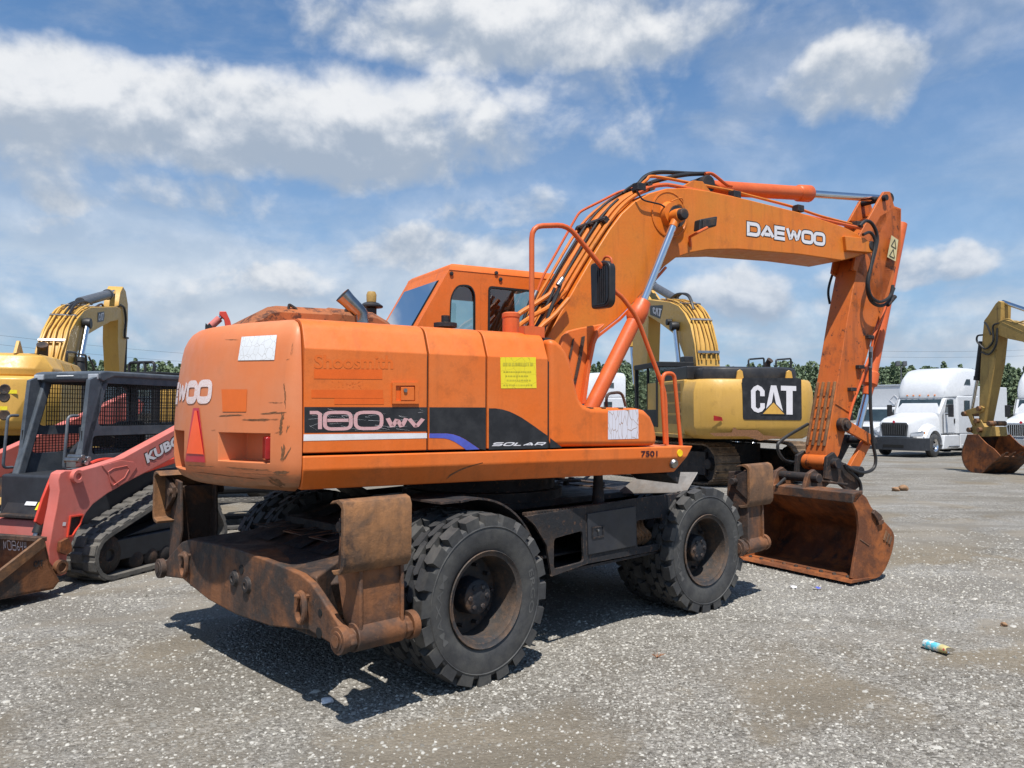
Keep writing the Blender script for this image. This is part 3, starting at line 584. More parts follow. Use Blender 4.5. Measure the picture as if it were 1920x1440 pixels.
# hoses and pipes over the crown of the boom
for pts, y, r, m in (([(1192, 352), (1197, 345), (1212, 330), (1237, 323), (1287, 325), (1322, 326)], -.05, .021, 'hose'), ([(1188, 360), (1215, 345), (1250, 334), (1290, 327), (1330, 325.5)], -.15, .021, 'hose'), ([(1190, 358), (1212, 338), (1227, 331), (1300, 344), (1373, 358), (1403, 366), (1487, 388), (1538, 405), (1600, 421), (1612, 425)], -.22, .015, 'orange_boom'), ([(1196, 362), (1215, 352), (1240, 347), (1262, 348), (1320, 360), (1376, 372), (1395, 378), (1487, 400), (1601, 425), (1614, 428)], -.28, .019, 'orange_red'), ([(1322, 326), (1331, 325), (1340, 329), (1362, 346), (1372, 349)], -.2, .016, 'orange_red'), ([(1190, 345), (1175, 355), (1168, 362)], -.05, .012, 'hose'), ([(1194, 357), (1205, 374), (1225, 380), (1240, 384), (1252, 393), (1258, 397)], -.35, .008, 'hose'), ([(1258, 378), (1272, 372), (1280, 374), (1282, 390)], -.34, .006, 'orange_boom')): bp('hydraulic_pipe' if m != 'hose' else 'hydraulic_hose', MB().tube(cr(W.pls(pts, 1, y), 6), r, 8), m)
for px, py in ((1197, 352), (1376, 366), (1495, 392), (1606, 422)):
    q = W.pl(px, py, 1, -.25); bp('pipe_clamp', MB().box(q - Vector((.05, .05, .035)), q + Vector((.05, .03, .035))), 'hub', .006)
# work lamp on its bracket
q = W.pls([(1311, 432), (1344, 424), (1346, 405), (1313, 411)], 1, -.50); LM = bp('work_lamp', MB().prism(q, (.0, .08, 0)), 'blackp', .012)
c = sum(q, Vector()) / 4; MB().prism([c + (p - c) * .7 for p in q], (0, -.012, 0)).build('lamp_mount', M['hub'], LM, .004)
bp('lamp_bracket', MB().tube(fil(W.pls([(1295, 462)], 1, YB0) + W.pls([(1293, 444)], 1, YB0 - .03) + W.pls([(1308, 436), (1326, 427)], 1, -.52), .02), .014, 8), 'orange_red')
# ---- boom cylinders
for y in (-.42, .24):
    P = W.pls([(1103, 775), (1190, 600), (1206, 566), (1262, 424), (1270, 405)], 1, -.42)
    for p in P: p.y = y
    ax = (P[1] - P[0]).normalized(); mb = MB(); mb.cyl(P[0], P[1], .064, n=24); mb.tube([P[1] - ax * .02, P[1] + ax * .01, P[1] + ax * .10, P[1] + ax * .13, P[2], P[2] + ax * .01], [.066, .085, .085, .078, .07, .05], 24)
    bc = vp('boom_cylinder', mb, 'orange_red', .003); d = (P[4] - P[2]).normalized(); mb = MB(); mb.cyl(P[2] - ax * .05, P[3], .036, n=20); mb.build('piston_rod', M['chrome'], bc)
    mb = MB(); mb.lathe([(0, -.05), (.062, -.05), (.066, 0), (.062, .05), (0, .05)], P[4], (0, 1, 0), 20); mb.cyl(P[3] - d * .01, P[4], .04, n=16); mb.build('rod_eye', M['orange_boom'], bc, .004)
    s = -1 if y < 0 else 1; MB().cyl(P[4], P[4] + Vector((0, s * .10, 0)), .055, .05, 16).build('pin_cap', M['hub'], bc, .01); MB().cyl(P[4], P[4] - Vector((0, s * .12, 0)), .05, n=14).build('pin', M['hub'], bc)
# ---- arm cylinder on top of the boom
P = W.pls([(1312, 350), (1322, 351.5), (1520, 363.5), (1647, 372), (1662, 373)], 1, YM); ax = (P[2] - P[1]).normalized()
mb = MB(); mb.cyl(P[1], P[2] - ax * .2, .075, n=28); mb.tube([P[2] - ax * .22, P[2] - ax * .2, P[2] - ax * .03, P[2]], [.076, .09, .092, .07], 28); AC = vp('arm_cylinder', mb, 'orange_red', .004)
MB().cyl(P[2] - ax * .02, P[3], .042, n=20).build('piston_rod', M['chrome'], AC)
mb = MB(); mb.lathe([(0, -.13), (.085, -.13), (.085, .13), (0, .13)], P[0], (0, 1, 0), 16); mb.build('cylinder_foot', M['hub'], AC, .01)
mb = MB(); mb.lathe([(0, -.06), (.065, -.06), (.065, .06), (0, .06)], P[4], (0, 1, 0), 16); mb.build('rod_eye', M['hub'], AC, .01)
for y in (YB0 + .02, YB1 - .06): bp('cylinder_ear', MB().prism(W.pls([(1268, 356), (1300, 338), (1318, 340), (1335, 362), (1300, 366)], 1, y), (0, .04, 0)), 'orange_boom', .006)
# ---- arm
YA0, YA1 = -.22, .05
an = W.pls([(1606, 508), (1600, 540), (1589, 600), (1570, 718), (1549, 842), (1549, 868), (1562, 874), (1574, 852), (1579, 832), (1591, 791), (1616, 703), (1642, 612), (1664, 545), (1687, 470), (1689.5, 392), (1676, 388), (1650, 404), (1628, 440)], 1, YA0)
AR = vp('arm', MB().prism(an, (0, YA1 - YA0, 0)), 'orange_arm', .010, ang=28)
def ap(name, mb, mat, bev=0., **k): return mb.build(name, M[mat], AR, bev, **k)
for y in (YA0 - .035, YA1 + .002): ap('arm_ear', MB().prism(W.pls([(1600, 505), (1612, 440), (1650, 372), (1658, 359), (1669, 359), (1677, 386), (1690, 391), (1690, 460), (1672, 540), (1650, 600), (1640, 560), (1620, 520)], 1, YA0), (0, .033, 0)) if y < -.1 else MB().prism([p + Vector((0, YA1 - YA0 + .002, 0)) for p in W.pls([(1600, 505), (1612, 440), (1650, 372), (1658, 359), (1669, 359), (1677, 386), (1690, 391), (1690, 460), (1672, 540), (1650, 600), (1640, 560), (1620, 520)], 1, YA0)], (0, .033, 0)), 'orange_arm', .006)
mb = MB(); q = W.pl(1663, 370, 1, YA0 - .045); mb.cyl(q, q + Vector((0, .36, 0)), .035); ap('arm_pin', mb, 'hub')
wq = W.pls([(1663, 482), (1679, 490), (1684, 450), (1671, 441)], 1, YA0 - .039)
wq = [p + Vector((0, .0, 0)) for p in wq]; ws = MB().add([p + Vector((0, .037, 0)) - Vector((0, .04, 0)) for p in wq], [(0, 1, 2, 3)]).build('warning_sticker', plain('pale_sticker', (.52, .44, .24), .5), AR)
wf = bil(wq, (0, -.006, 0)); mb = MB()
for t in ((.2, .55), (.2, .1)):
    for a, b in (((0, 0), (.6, 0)), ((.6, 0), (.3, .36)), ((.3, .36), (0, 0))): mb.tube([wf(t[0] + a[0], t[1] + a[1]), wf(t[0] + b[0], t[1] + b[1])], .004, 4)
mb.build('sticker_symbol', M['hose'], ws)
ys = [YA1 - .03 - (YA1 - YA0 - .06) * k / 2 for k in range(3)]; e0, e1 = an[3], an[4]
mb = MB()
for y in (YA1 - .025, YA1 - .098, YA0 + .098, YA0 + .025):
    a = e1 + (e0 - e1) * 1.02; b = e1 + (e0 - e1) * .04; mb.beam(Vector((a.x - .008, y, a.z)), Vector((b.x - .008, y, b.z)), .028, .03, up=(1, 0, 0))
ap('wear_strip', mb, 'rust_pad', .006); mb = MB()
for y in (YA1 - .06, (YA0 + YA1) / 2, YA0 + .06):
    for k in range(5): a = e1 + (e0 - e1) * (.92 - k * .17); b = e1 + (e0 - e1) * (.80 - k * .17); mb.beam(Vector((a.x - .006, y, a.z)), Vector((b.x - .006, y, b.z)), .016, .014, up=(1, 0, 0))
ap('wear_slots', mb, 'orange_arm', .003)
ap('arm_foot', MB().cyl((an[5].x + .02, YA0 - .01, an[5].z - .0), (an[5].x + .02, YA1 + .01, an[5].z), .085, n=24), 'orange_arm', .008)
ap('weld_bead', MB().tube(W.pls([(1566, 757), (1592, 773)], 1, YA0 - .001), .009, 6), 'orange_arm')
# hose loops at the elbow
for pts, y, r in (([(1612, 424), (1624, 414), (1637, 422), (1645, 448), (1636, 490), (1626, 528), (1631, 560), (1647, 573), (1664, 567), (1676, 540)], -.33, .019), ([(1618, 440), (1632, 436), (1641, 455), (1634, 495), (1628, 530), (1634, 556), (1650, 566), (1668, 556), (1674, 535)], -.37, .017), ([(1566, 500), (1556, 530), (1553, 550), (1556, 570)], .12, .014)): ap('hydraulic_hose', MB().tube(cr(W.pls(pts, 1, y), 6), r, 8), 'hose')
ap('hose_fitting', MB().cyl(*W.pls([(1664, 572), (1678, 556)], 1, -.34), .024, n=10), 'hub')
for a, b in (((1634, 628), (1602, 752)),): ap('hydraulic_pipe', MB().tube(fil(W.pls([(1664, 566), (1650, 605), (1637, 632), (1634, 662), (1622, 690), (1616, 712), (1598, 760), (1590, 792)], 1, YA0 - .03), .05), .014, 8), 'orange_red')
for px, py in ((1630, 632), (1612, 688), (1597, 730)): q = W.pl(px, py, 1, YA0 - .02); ap('pipe_clamp', MB().box(q - Vector((.05, .03, .02)), q + Vector((.05, .02, .02))), 'hub', .005)
# ---- bucket cylinder and linkage
P = W.pls([(1690, 420), (1634, 700), (1626, 738), (1613, 808)], 1, YM + .02); ax = (P[1] - P[0]).normalized()
mb = MB(); mb.cyl(P[0], P[1], .068, n=24); mb.tube([P[1] - ax * .02, P[1], P[1] + ax * .14, P[1] + ax * .16, P[2] + ax * .02], [.07, .088, .088, .062, .055], 24); BC = vp('bucket_cylinder', mb, 'orange_red', .004)
pv = W.pl(1575.5, 796, 1, YA0); ln = W.pl(1634, 826, 1, YA0 - .05); cp = W.pl(1603, 884, 1, YA0 - .05)
MB().cyl(P[2] - ax * .04, Vector((ln.x, P[2].y, ln.z)), .038, n=20).build('piston_rod', M['chrome'], BC)
def link(a, b, w1, w2, y, th):
    a = Vector((a.x, y, a.z)); b = Vector((b.x, y, b.z)); t = (b - a).normalized(); nn = Vector((-t.z, 0, t.x))
    L = [a + (nn * math.cos(k) - t * math.sin(k)) * w1 for k in [math.pi * i / 8 for i in range(9)]] + [b + (-nn * math.cos(k) + t * math.sin(k)) * w2 for k in [math.pi * i / 8 for i in range(9)]]
    return MB().prism(L, (0, th, 0))
for y in (YA0 - .07, YA1 + .03): vp('bucket_link', link(pv, ln, .06, .055, y, .04), 'orange_arm', .006)
for y in (YA0 - .02, YA1 - .03): vp('push_link', link(ln, cp, .06, .07, y, .05), 'orange_arm' if y < -.1 else 'black', .006)
mb = MB(); mb.cyl((pv.x, YA0 - .11, pv.z), (pv.x, YA1 + .1, pv.z), .048, n=18); mb.cyl((pv.x, YA0 - .075, pv.z), (pv.x, YA0 + .001, pv.z), .075, n=18); mb.cyl((ln.x, YA0 - .09, ln.z), (ln.x, YA1 + .09, ln.z), .045, n=18); vp('link_pin', mb, 'hub', .006)
# ---- quick coupler
mb = MB(); f0 = Vector((an[5].x + .02, 0, an[5].z))
for y in (YA0 - .075, YA1 + .035): mb.prism([(f0.x - .13, y, f0.z - .16), (f0.x - .10, y, f0.z + .07), (f0.x + .02, y, f0.z + .12), (f0.x + .12, y, f0.z + .02), (f0.x + .42, y, f0.z - .08), (f0.x + .46, y, f0.z - .26), (f0.x + .3, y, f0.z - .34), (f0.x + .05, y, f0.z - .2)], (0, .04, 0))
mb.prism([(f0.x - .17, YA0 - .14, f0.z - .175), (f0.x + .16, YA0 - .14, f0.z - .215), (f0.x + .16, YA0 - .14, f0.z - .24), (f0.x - .17, YA0 - .14, f0.z - .20)], (0, .55, 0))
QC = vp('quick_coupler', mb, 'rust_dark', .008)
mb = MB(); mb.cyl((f0.x, YA0 - .14, f0.z), (f0.x, YA1 + .1, f0.z), .055, n=18); mb.cyl((cp.x, YA0 - .13, cp.z), (cp.x, YA1 + .1, cp.z), .06, n=18); mb.build('coupler_pin', M['hub'], QC, .006)
for pts, y in (([(1583, 870), (1588, 880), (1600, 890), (1611, 902), (1614, 920), (1606, 930)], -.34), ([(1632, 660), (1632, 760), (1637, 830), (1642, 862), (1636, 880), (1615, 886), (1588, 876)], -.36), ([(1552, 866), (1500, 868), (1470, 862), (1458, 838), (1470, 822), (1515, 795)], .16), ([(1515, 890), (1480, 893), (1456, 912)], .05)): vp('hydraulic_hose', MB().tube(cr(W.pls(pts, 1, y), 6), .018, 8), 'hose')
vp('hose_fitting', MB().tube(W.pls([(1633, 650), (1632, 690)], 1, -.36), .02, 8), 'steel')
# ---- bucket, mouth towards the machine
YK0, YK1 = -.86, .53
bk = W.pls([(1604, 929), (1613, 927), (1624.5, 935), (1634, 953), (1650, 972), (1665, 987), (1675, 1000), (1677, 1015), (1672, 1040), (1662, 1066), (1649, 1084), (1630, 1089), (1607, 1091.5)], 1, YK0); bk = cr(bk, 3)
lowz = min(p.z for p in bk)
for p in bk: p.z += .012 - min(lowz, 0)
inn = [p.copy() for p in off(bk, -.028)]; BKT = vp('bucket', MB().prism([Vector((p.x, YK0 + .03, p.z)) for p in bk + inn[::-1]], (0, YK1 - YK0 - .06, 0)), 'rust_bright', 0)
mouth = W.pls([(1597, 1087), (1601, 1061), (1605.7, 1033), (1610, 1009), (1611, 990), (1607.6, 962), (1599, 944)], 1, YK0)
sp = bk + [p + Vector((0, 0, .012)) for p in mouth]
for y in (YK0, YK1 - .03): MB().prism([Vector((p.x, y, p.z)) for p in sp], (0, .03, 0)).build('side_plate', M['rust_bright'], BKT, .005)
e = bk[-1]; mb = MB(); mb.prism([(e.x - .12, YK0 - .02, e.z - .01), (e.x + .2, YK0 - .02, e.z - .006), (e.x + .2, YK0 - .02, e.z + .018), (e.x - .10, YK0 - .02, e.z + .022)], (0, YK1 - YK0 + .04, 0)); mb.build('cutting_edge', M['rust_bright'], BKT, .004)
for k in range(9): MB().lathe([(0, .022), (.016, .02), (.022, .0)], (e.x - .03, YK0 + .08 + k * (YK1 - YK0 - .16) / 8, e.z + .022), (0, 0, 1), 8).build('edge_bolt', M['rust'], BKT)
t0 = bk[0]; mb = MB(); mb.prism([(t0.x - .05, YK0 + .0, t0.z - .085), (t0.x - .045, YK0, t0.z + .01), (t0.x + .12, YK0, t0.z + .03), (t0.x + .12, YK0, t0.z - .0), (t0.x - .0, YK0, t0.z - .085)], (0, YK1 - YK0, 0)); mb.build('top_lip', M['rust'], BKT, .008)
mb = MB()
for y in (-.28, .13): mb.prism([(t0.x - .02, y, t0.z + .0), (t0.x + .05, y, t0.z + .16), (t0.x + .15, y, t0.z + .20), (t0.x + .27, y, t0.z + .12), (t0.x + .36, y, t0.z - .06)], (0, .05, 0))
mb.build('bucket_ear', M['rust'], BKT, .01)
MB().cyl((t0.x + .12, -.36, t0.z + .11), (t0.x + .12, .24, t0.z + .11), .05, n=18).build('bucket_pin', M['rust_dark'], BKT, .01)
mb = MB(); g = W.pls([(1636, 955), (1648, 965), (1651, 972), (1642, 976), (1633, 962)], 1, YK0); mb.prism(g, (0, -.03, 0)); g = W.pls([(1642, 976), (1653, 974), (1652, 981), (1644, 984)], 1, YK0); mb.prism(g, (0, -.03, 0)); mb.build('side_wear_block', M['rust'], BKT, .004)
g = bil(W.pls([(1655, 1012), (1668, 1022), (1672, 1008), (1660, 994)], 1, YK0))
for u in (.0, .38, .76): MB().prism([g(u, .0), g(u + .22, .0), g(u + .22, 1.), g(u, 1.)], (0, -.012, 0)).build('cast_mark', M['rust_pad'], BKT, .003)
MB().tube(W.pls([(1612, 1011), (1629, 1023)], 1, YK0 - .001), .006, 5).build('weld_bead', M['rust'], BKT)
# ---- handrails, mirror, step guard
mb = MB(); mb.tube(fil(W.pls([(997, 626), (997, 424), (1064, 422), (1128, 500)], 1, -1.1), .09), .019, 10); mb.box(W.pl(993, 626, 1, -1.14) - Vector((.04, 0, .02)), W.pl(1003, 620, 1, -1.06) + Vector((.03, 0, .02)))
vp('handrail', mb, 'orange_red')
mx = W.pl(1128, 500, 1, -1.1).x
vp('handrail', MB().tube(fil(W.pls([(1128, 500), (1150, 545), (1166, 556), (1195, 596), (1247, 737), (1250, 834)], 1, -1.1), .08), .017, 10), 'orange_red')
vp('handrail', MB().tube(fil(W.pls([(1247, 832), (1241, 728), (1243, 700), (1264, 700), (1266, 722), (1277, 838)], 1, -1.12), .12), .016, 10), 'orange_red')
vp('handrail', MB().tube(fil(W.pls([(1137, 764), (1137, 738), (1166, 735), (1173, 762)], 1, -.75), .05), .012, 8), 'rust')
vp('mirror_bracket', MB().tube(fil(W.pls([(1128, 497), (1134, 480), (1147, 483), (1148, 560)], 0, mx + .04), .04), .009, 8), 'orange_red')
q = rnd(W.pls([(1108, 580), (1106, 495), (1134, 487), (1143, 495), (1143, 565), (1137, 576)], 0, mx), .03, 3); MR = vp('mirror', MB().prism(q, (.06, 0, 0)), 'blackp', .012)
c = sum(q, Vector()) / len(q); MB().prism([c + (p - c) * .86 + Vector((-.003, 0, 0)) for p in q], (-.003, 0, 0)).build('mirror_face', plain('mirror_face', (.03, .03, .035), .12, .7), MR)
mb = MB()
for k in range(5): a = c + Vector((-.008, -.045 + k * .022, 0)); mb.beam(a + Vector((0, 0, -.14)), a + Vector((0, 0, .13)), .006, .006, up=(1, 0, 0))
mb.build('mirror_ribs', M['blackp'], MR)
gp = W.pls([(1052, 650), (1056, 630), (1066, 620), (1090, 614), (1135, 606), (1127, 620), (1117, 645), (1108, 690), (1099, 757), (1080, 757), (1068, 690)], 1, -.80)
GD = vp('step_guard', MB().prism(gp, (0, .05, 0)), 'orange', .012); mb = MB()
for P in ([(1073, 638), (1076, 634), (1072, 658), (1068, 674), (1066, 668)], [(1090, 632), (1096, 630), (1090, 668), (1078, 722), (1075, 715), (1084, 670)]): mb.prism(W.pls(P, 1, -.803), (0, -.008, 0))
mb.build('grip_strip', M['rust_dark'], GD); vp('step_guard_edge', MB().prism(W.pls([(1135, 606), (1127, 620), (1117, 645), (1108, 690), (1099, 757), (1092, 757), (1102, 690), (1112, 642), (1122, 616)], 1, -.845), (0, .045, 0)), 'orange_red', .006)
# ================================================================== undercarriage
XRr, XRf, ZC = -1.061, 1.456, .515
mb = MB(); mb.box((-1.55, -.42, .52), (1.95, .42, .92)); mb.box((-1.0, -.62, .93), (1.9, .62, .985)); mb.box((-.5, -.95, .62), (.9, .95, .64)); CH = up_('chassis', mb, 'black', .015)
up_('slew_ring', MB().lathe([(0, .985), (.66, .985), (.66, 1.06), (.60, 1.065), (.60, 1.15), (.68, 1.155), (.68, 1.216), (0, 1.216)], (0, 0, 0), (0, 0, 1), 48), 'black')
up_('deck_post', MB().cyl((.35, -.95, .95), (.35, -.95, 1.2), .05, .035), 'hub')
mb = MB()
for p, r in (((1.0, .3), .03), ((1.15, .1), .03), ((1.3, -.2), .035), ((1.45, .3), .03)): mb.cyl((p[0], p[1], .985), (p[0], p[1], 1.03), r, n=8)
mb.tube(cr([(.7, .2, 1.0), (1., .25, 1.05), (1.2, .0, 1.03), (1.6, .2, 1.04)]), .014, 6); mb.tube(cr([(.6, -.2, 1.0), (.9, -.1, 1.06), (1.25, -.25, 1.02)]), .012, 6); mb.build('chassis_fittings', M['hub'], CH)
for x in (XRr, XRf): mb = MB(); mb.cyl((x, -.9, ZC), (x, .9, ZC), .12); mb.lathe([(0, -.25), (.2, -.22), (.26, 0), (.2, .22), (0, .25)], (x, 0, ZC), (0, 1, 0), 20); up_('axle', mb, 'black')
# tyre: carcass + staggered blocks
def tyre_mb(tw=.275, Rr=.483, Ro=.527, rin=.285, npitch=20, seed=0):
    mb = MB(); h = tw / 2
    mb.lathe([(rin, -h * .78), (rin + .03, -h * .90), (.36, -h * .985), (.42, -h), (.452, -h * .985), (.470, -h * .93), (Rr, -h * .74), (Rr + .004, 0), (Rr, h * .74), (.470, h * .93), (.452, h * .985), (.42, h), (.36, h * .985), (rin + .03, h * .90), (rin, h * .78)], (0, 0, 0), (0, 1, 0), 64, closed=True)
    for s in (-1, 1):
        mb.tube([(math.cos(2 * math.pi * k / 64) * .447, s * h * .985, math.sin(2 * math.pi * k / 64) * .447) for k in range(65)], .006, 5)
    dt = 2 * math.pi / npitch; rs = random.Random(seed)
    def lug(t0, poly, drop):                                 # poly in (theta fraction of pitch, y fraction of half width); drop: radius of the block root
        v = []
        for rr_, k in ((drop, 1.0), (1., .93)):
            c = (sum(p[0] for p in poly) / len(poly), sum(p[1] for p in poly) / len(poly))
            for p in poly:
                tt, yy = c[0] + (p[0] - c[0]) * k, c[1] + (p[1] - c[1]) * (k if abs(p[1]) < .9 else 1)
                y = yy * h; ed = max(0, abs(yy) - .62); ro = (Ro - ed * ed * .06) if rr_ == 1. else (Rr - .012 - ed * .05)
                a = t0 + tt * dt; v.append((math.cos(a) * ro, y, math.sin(a) * ro))
        n = len(poly); mb.add(v, [tuple(range(n, 2 * n))] + [(i, (i + 1) % n, n + (i + 1) % n, n + i) for i in range(n)])
    for k in range(npitch):
        for s in (-1, 1):
            t = (k + (.5 if s > 0 else 0) + rs.uniform(-.02, .02)) * dt
            lug(t, [(.0, s * .43), (.14, s * .70), (.06, s * .995), (.76, s * .995), (.86, s * .73), (.74, s * .41)], 0)
            lug(t + dt * .46, [(.05, s * .025), (.0, s * .27), (.16, s * .40), (.80, s * .385), (.88, s * .18), (.76, s * .025)], 0)
    return mb
TY = tyre_mb(); tyre_proto = None
def wheel(x, side, ang):
    global tyre_proto
    s = side; mt = Matrix.Translation((x, s * 1.1, ZC)) @ Matrix.Rotation(ang, 4, 'Z') @ Matrix.Translation((0, s * .005, 0))
    mb = MB(); o = (0, 0, 0); ax = (0, s, 0)
    mb.lathe([(.288, .128), (.296, .134), (.300, .128), (.292, .115), (.272, .108), (.262, .05), (.262, -.12), (.272, -.13), (.262, -.15), (.258, -.12), (.252, -.10), (.12, -.085), (.1, -.09), (.1, -.075), (.125, -.07), (.245, -.085), (.252, .05), (.266, .118), (.282, .122)], o, ax, 56, closed=True)
    mb.lathe([(.262, -.17), (.262, -.44), (.29, -.45), (.25, -.46), (.25, -.17)], o, ax, 40, closed=True)
    w = mb.build('wheel', M['rim'], EX); w.matrix_local = mt
    mb = MB(); mb.lathe([(0, .045), (.098, .045), (.108, .038), (.112, .0), (.116, -.07), (.13, -.075), (.13, -.10), (0, -.1)], o, ax, 32)
    for k in range(6): a = k * math.pi / 3; mb.lathe([(0, .056), (.016, .054), (.018, .044)], (.07 * math.cos(a), 0, .07 * math.sin(a)), ax, 8)
    for k in range(10): a = k * math.pi / 5; mb.cyl((.19 * math.cos(a), -s * .08, .19 * math.sin(a)), (.19 * math.cos(a), -s * .03, .19 * math.sin(a)), .014, n=6)
    mb.build('hub', M['hub'], w, .003)
    for yo, rt in ((0, .3), (-s * .315, .55)):
        if tyre_proto is None: tyre_proto = t = TY.build('tyre', M['tyre'], w, 0, ang=30)
        else: t = tyre_proto.copy(); COL.objects.link(t); t.parent = w
        t.location = (0, yo, 0); t.rotation_euler = (0, rt + x, 0)
    if s < 0:
        def arc(t0, t1, r0, r1):
            def f(u, v):
                a = t0 + (t1 - t0) * u; r = r0 + (r1 - r0) * v; return Vector((math.cos(a) * r, -.1375 * (.985 + (r - .36) * .25) - .0015 + .0, math.sin(a) * r))
            return f
        for t0, t1, wd in ((R(212), R(150), 'MAXAM'), (R(20), R(-22), 'ERGO')): fonttext(MB(), arc(t0, t1, .372, .412), wd, .01).build('sidewall_lettering', M['sidewall'], w)
    return w
for x, an_ in ((XRr, 0.), (XRf, R(-5))):
    for s in (-1, 1): wheel(x, s, an_)
# fenders
def fender(xc, a0, a1, rad, y0, y1, name):
    A = [R(a0 + (a1 - a0) * k / 14) for k in range(15)]
    mb = MB().loft([[Vector((xc + math.cos(a) * r, y, ZC + math.sin(a) * r)) for r, y in ((rad, y0), (rad, y1), (rad + .012, y1), (rad + .012, y0))] for a in A]); return up_(name, mb, 'black')
for s in (-1, 1): fender(XRr, 100, 3, .60, s * 1.1, s * .6, 'rear_fender')
up_('fender_shelf', MB().box((XRr - .25, -1.08, 1.105), (XRr - .02, -.6, 1.118)), 'rust_dark')
ff = [U.pl(1287, 924, 1, -1.13), U.pl(1308, 888, 1, -1.16), U.pl(1205, 887.5, 0, 1.27), U.pl(1157, 926, 0, 1.06)]
FFm = plain('scuffed_fender_steel', (.20, .19, .18), .42, .4, dirt=(.14, .085, .045))
for s in (1, -1): MB().prism([Vector((p.x, p.y * s, p.z)) for p in ff], (0.005, 0, .014)).build('front_fender', FFm, EX, .004)
# step boxes on both sides of the frame
YS = -1.10
pA = U.pls([(985, 968), (1098, 950), (1101, 1057.5), (1035, 1081), (1025, 1022), (1003, 985)], 1, YS); hA = rnd(U.pls([(1038.7, 1010), (1092.5, 995), (1095, 1052.5), (1038.7, 1067.5)], 1, YS), .03, 3)
pB = U.pls([(1098, 950), (1191, 935), (1192, 1040), (1101, 1057.5)], 1, YS)
pC = U.pls([(1191, 935), (1280, 924), (1274, 940), (1261, 980), (1253, 1029), (1192, 1040)], 1, YS); hC = rnd(U.pls([(1194, 976), (1242.5, 970), (1243.7, 1018), (1195, 1026.5)], 1, YS), .03, 3)
for s in (1, -1):
    fl = lambda P: [Vector((p.x, p.y * s, p.z)) for p in P]
    mb = MB(); mb.ring(fl(pA), fl(hA), (0, .02 * s, 0), 40); mb.prism(fl(pB), (0, .02 * s, 0)); mb.ring(fl(pC), fl(hC), (0, .02 * s, 0), 40)
    xs = [p.x for p in pA + pC]; a, b = (YS + .02) * s, -.44 * s; y0, y1 = min(a, b), max(a, b)
    mb.box((min(xs) + .45, y0, .53), (max(xs) - .2, y1, .55)); mb.box((min(xs) + .35, y0, .86), (max(xs) - .3, y1, .87))
    SB = up_('side_step', mb, 'black', .004)
    dr = MB().prism(fl(U.pls([(1099.5, 963), (1190, 949), (1191, 1023), (1101.5, 1040)], 1, YS)), (0, -.012 * s, 0)).build('tool_door', plain('dark_door_steel', (.022, .024, .03), .45, dirt=(.05, .045, .04)), SB, .004)
    if s > 0:
        MB().ring(U.pls([(1110, 1010), (1132, 1006), (1132, 985), (1110, 988)], 1, YS - .013), U.pls([(1112, 1007), (1130, 1003.5), (1130, 987), (1112, 990)], 1, YS - .013), (0, -.006, 0), 24).build('latch', M['black'], dr)
        q = U.pl(1121, 994, 1, YS - .02); MB().lathe([(0, .01), (.009, .008), (.01, -.01)], q, (0, -1, 0), 10).build('lock', M['steel'], dr)
        mb = MB()
        for k in range(60):
            x = min(xs) + .02 + k * .03
            if x < max(xs) - .25: mb.box((x, YS + .002, .972 - (x - min(xs)) * .003), (x + .02, YS + .05, .99 - (x - min(xs)) * .003))
        mb.build('grip_edge', M['rust_dark'], SB)
        mb = MB()
        for k in range(4): x = .75 + k * .05; mb.tube(cr([(x, -.95, .6), (x + .05, -1.0, .66), (x - .03, -.98, .74), (x + .06, -.9, .82)]), .02, 6)
        mb.build('stowed_chain', M['rust_pad'], SB); 
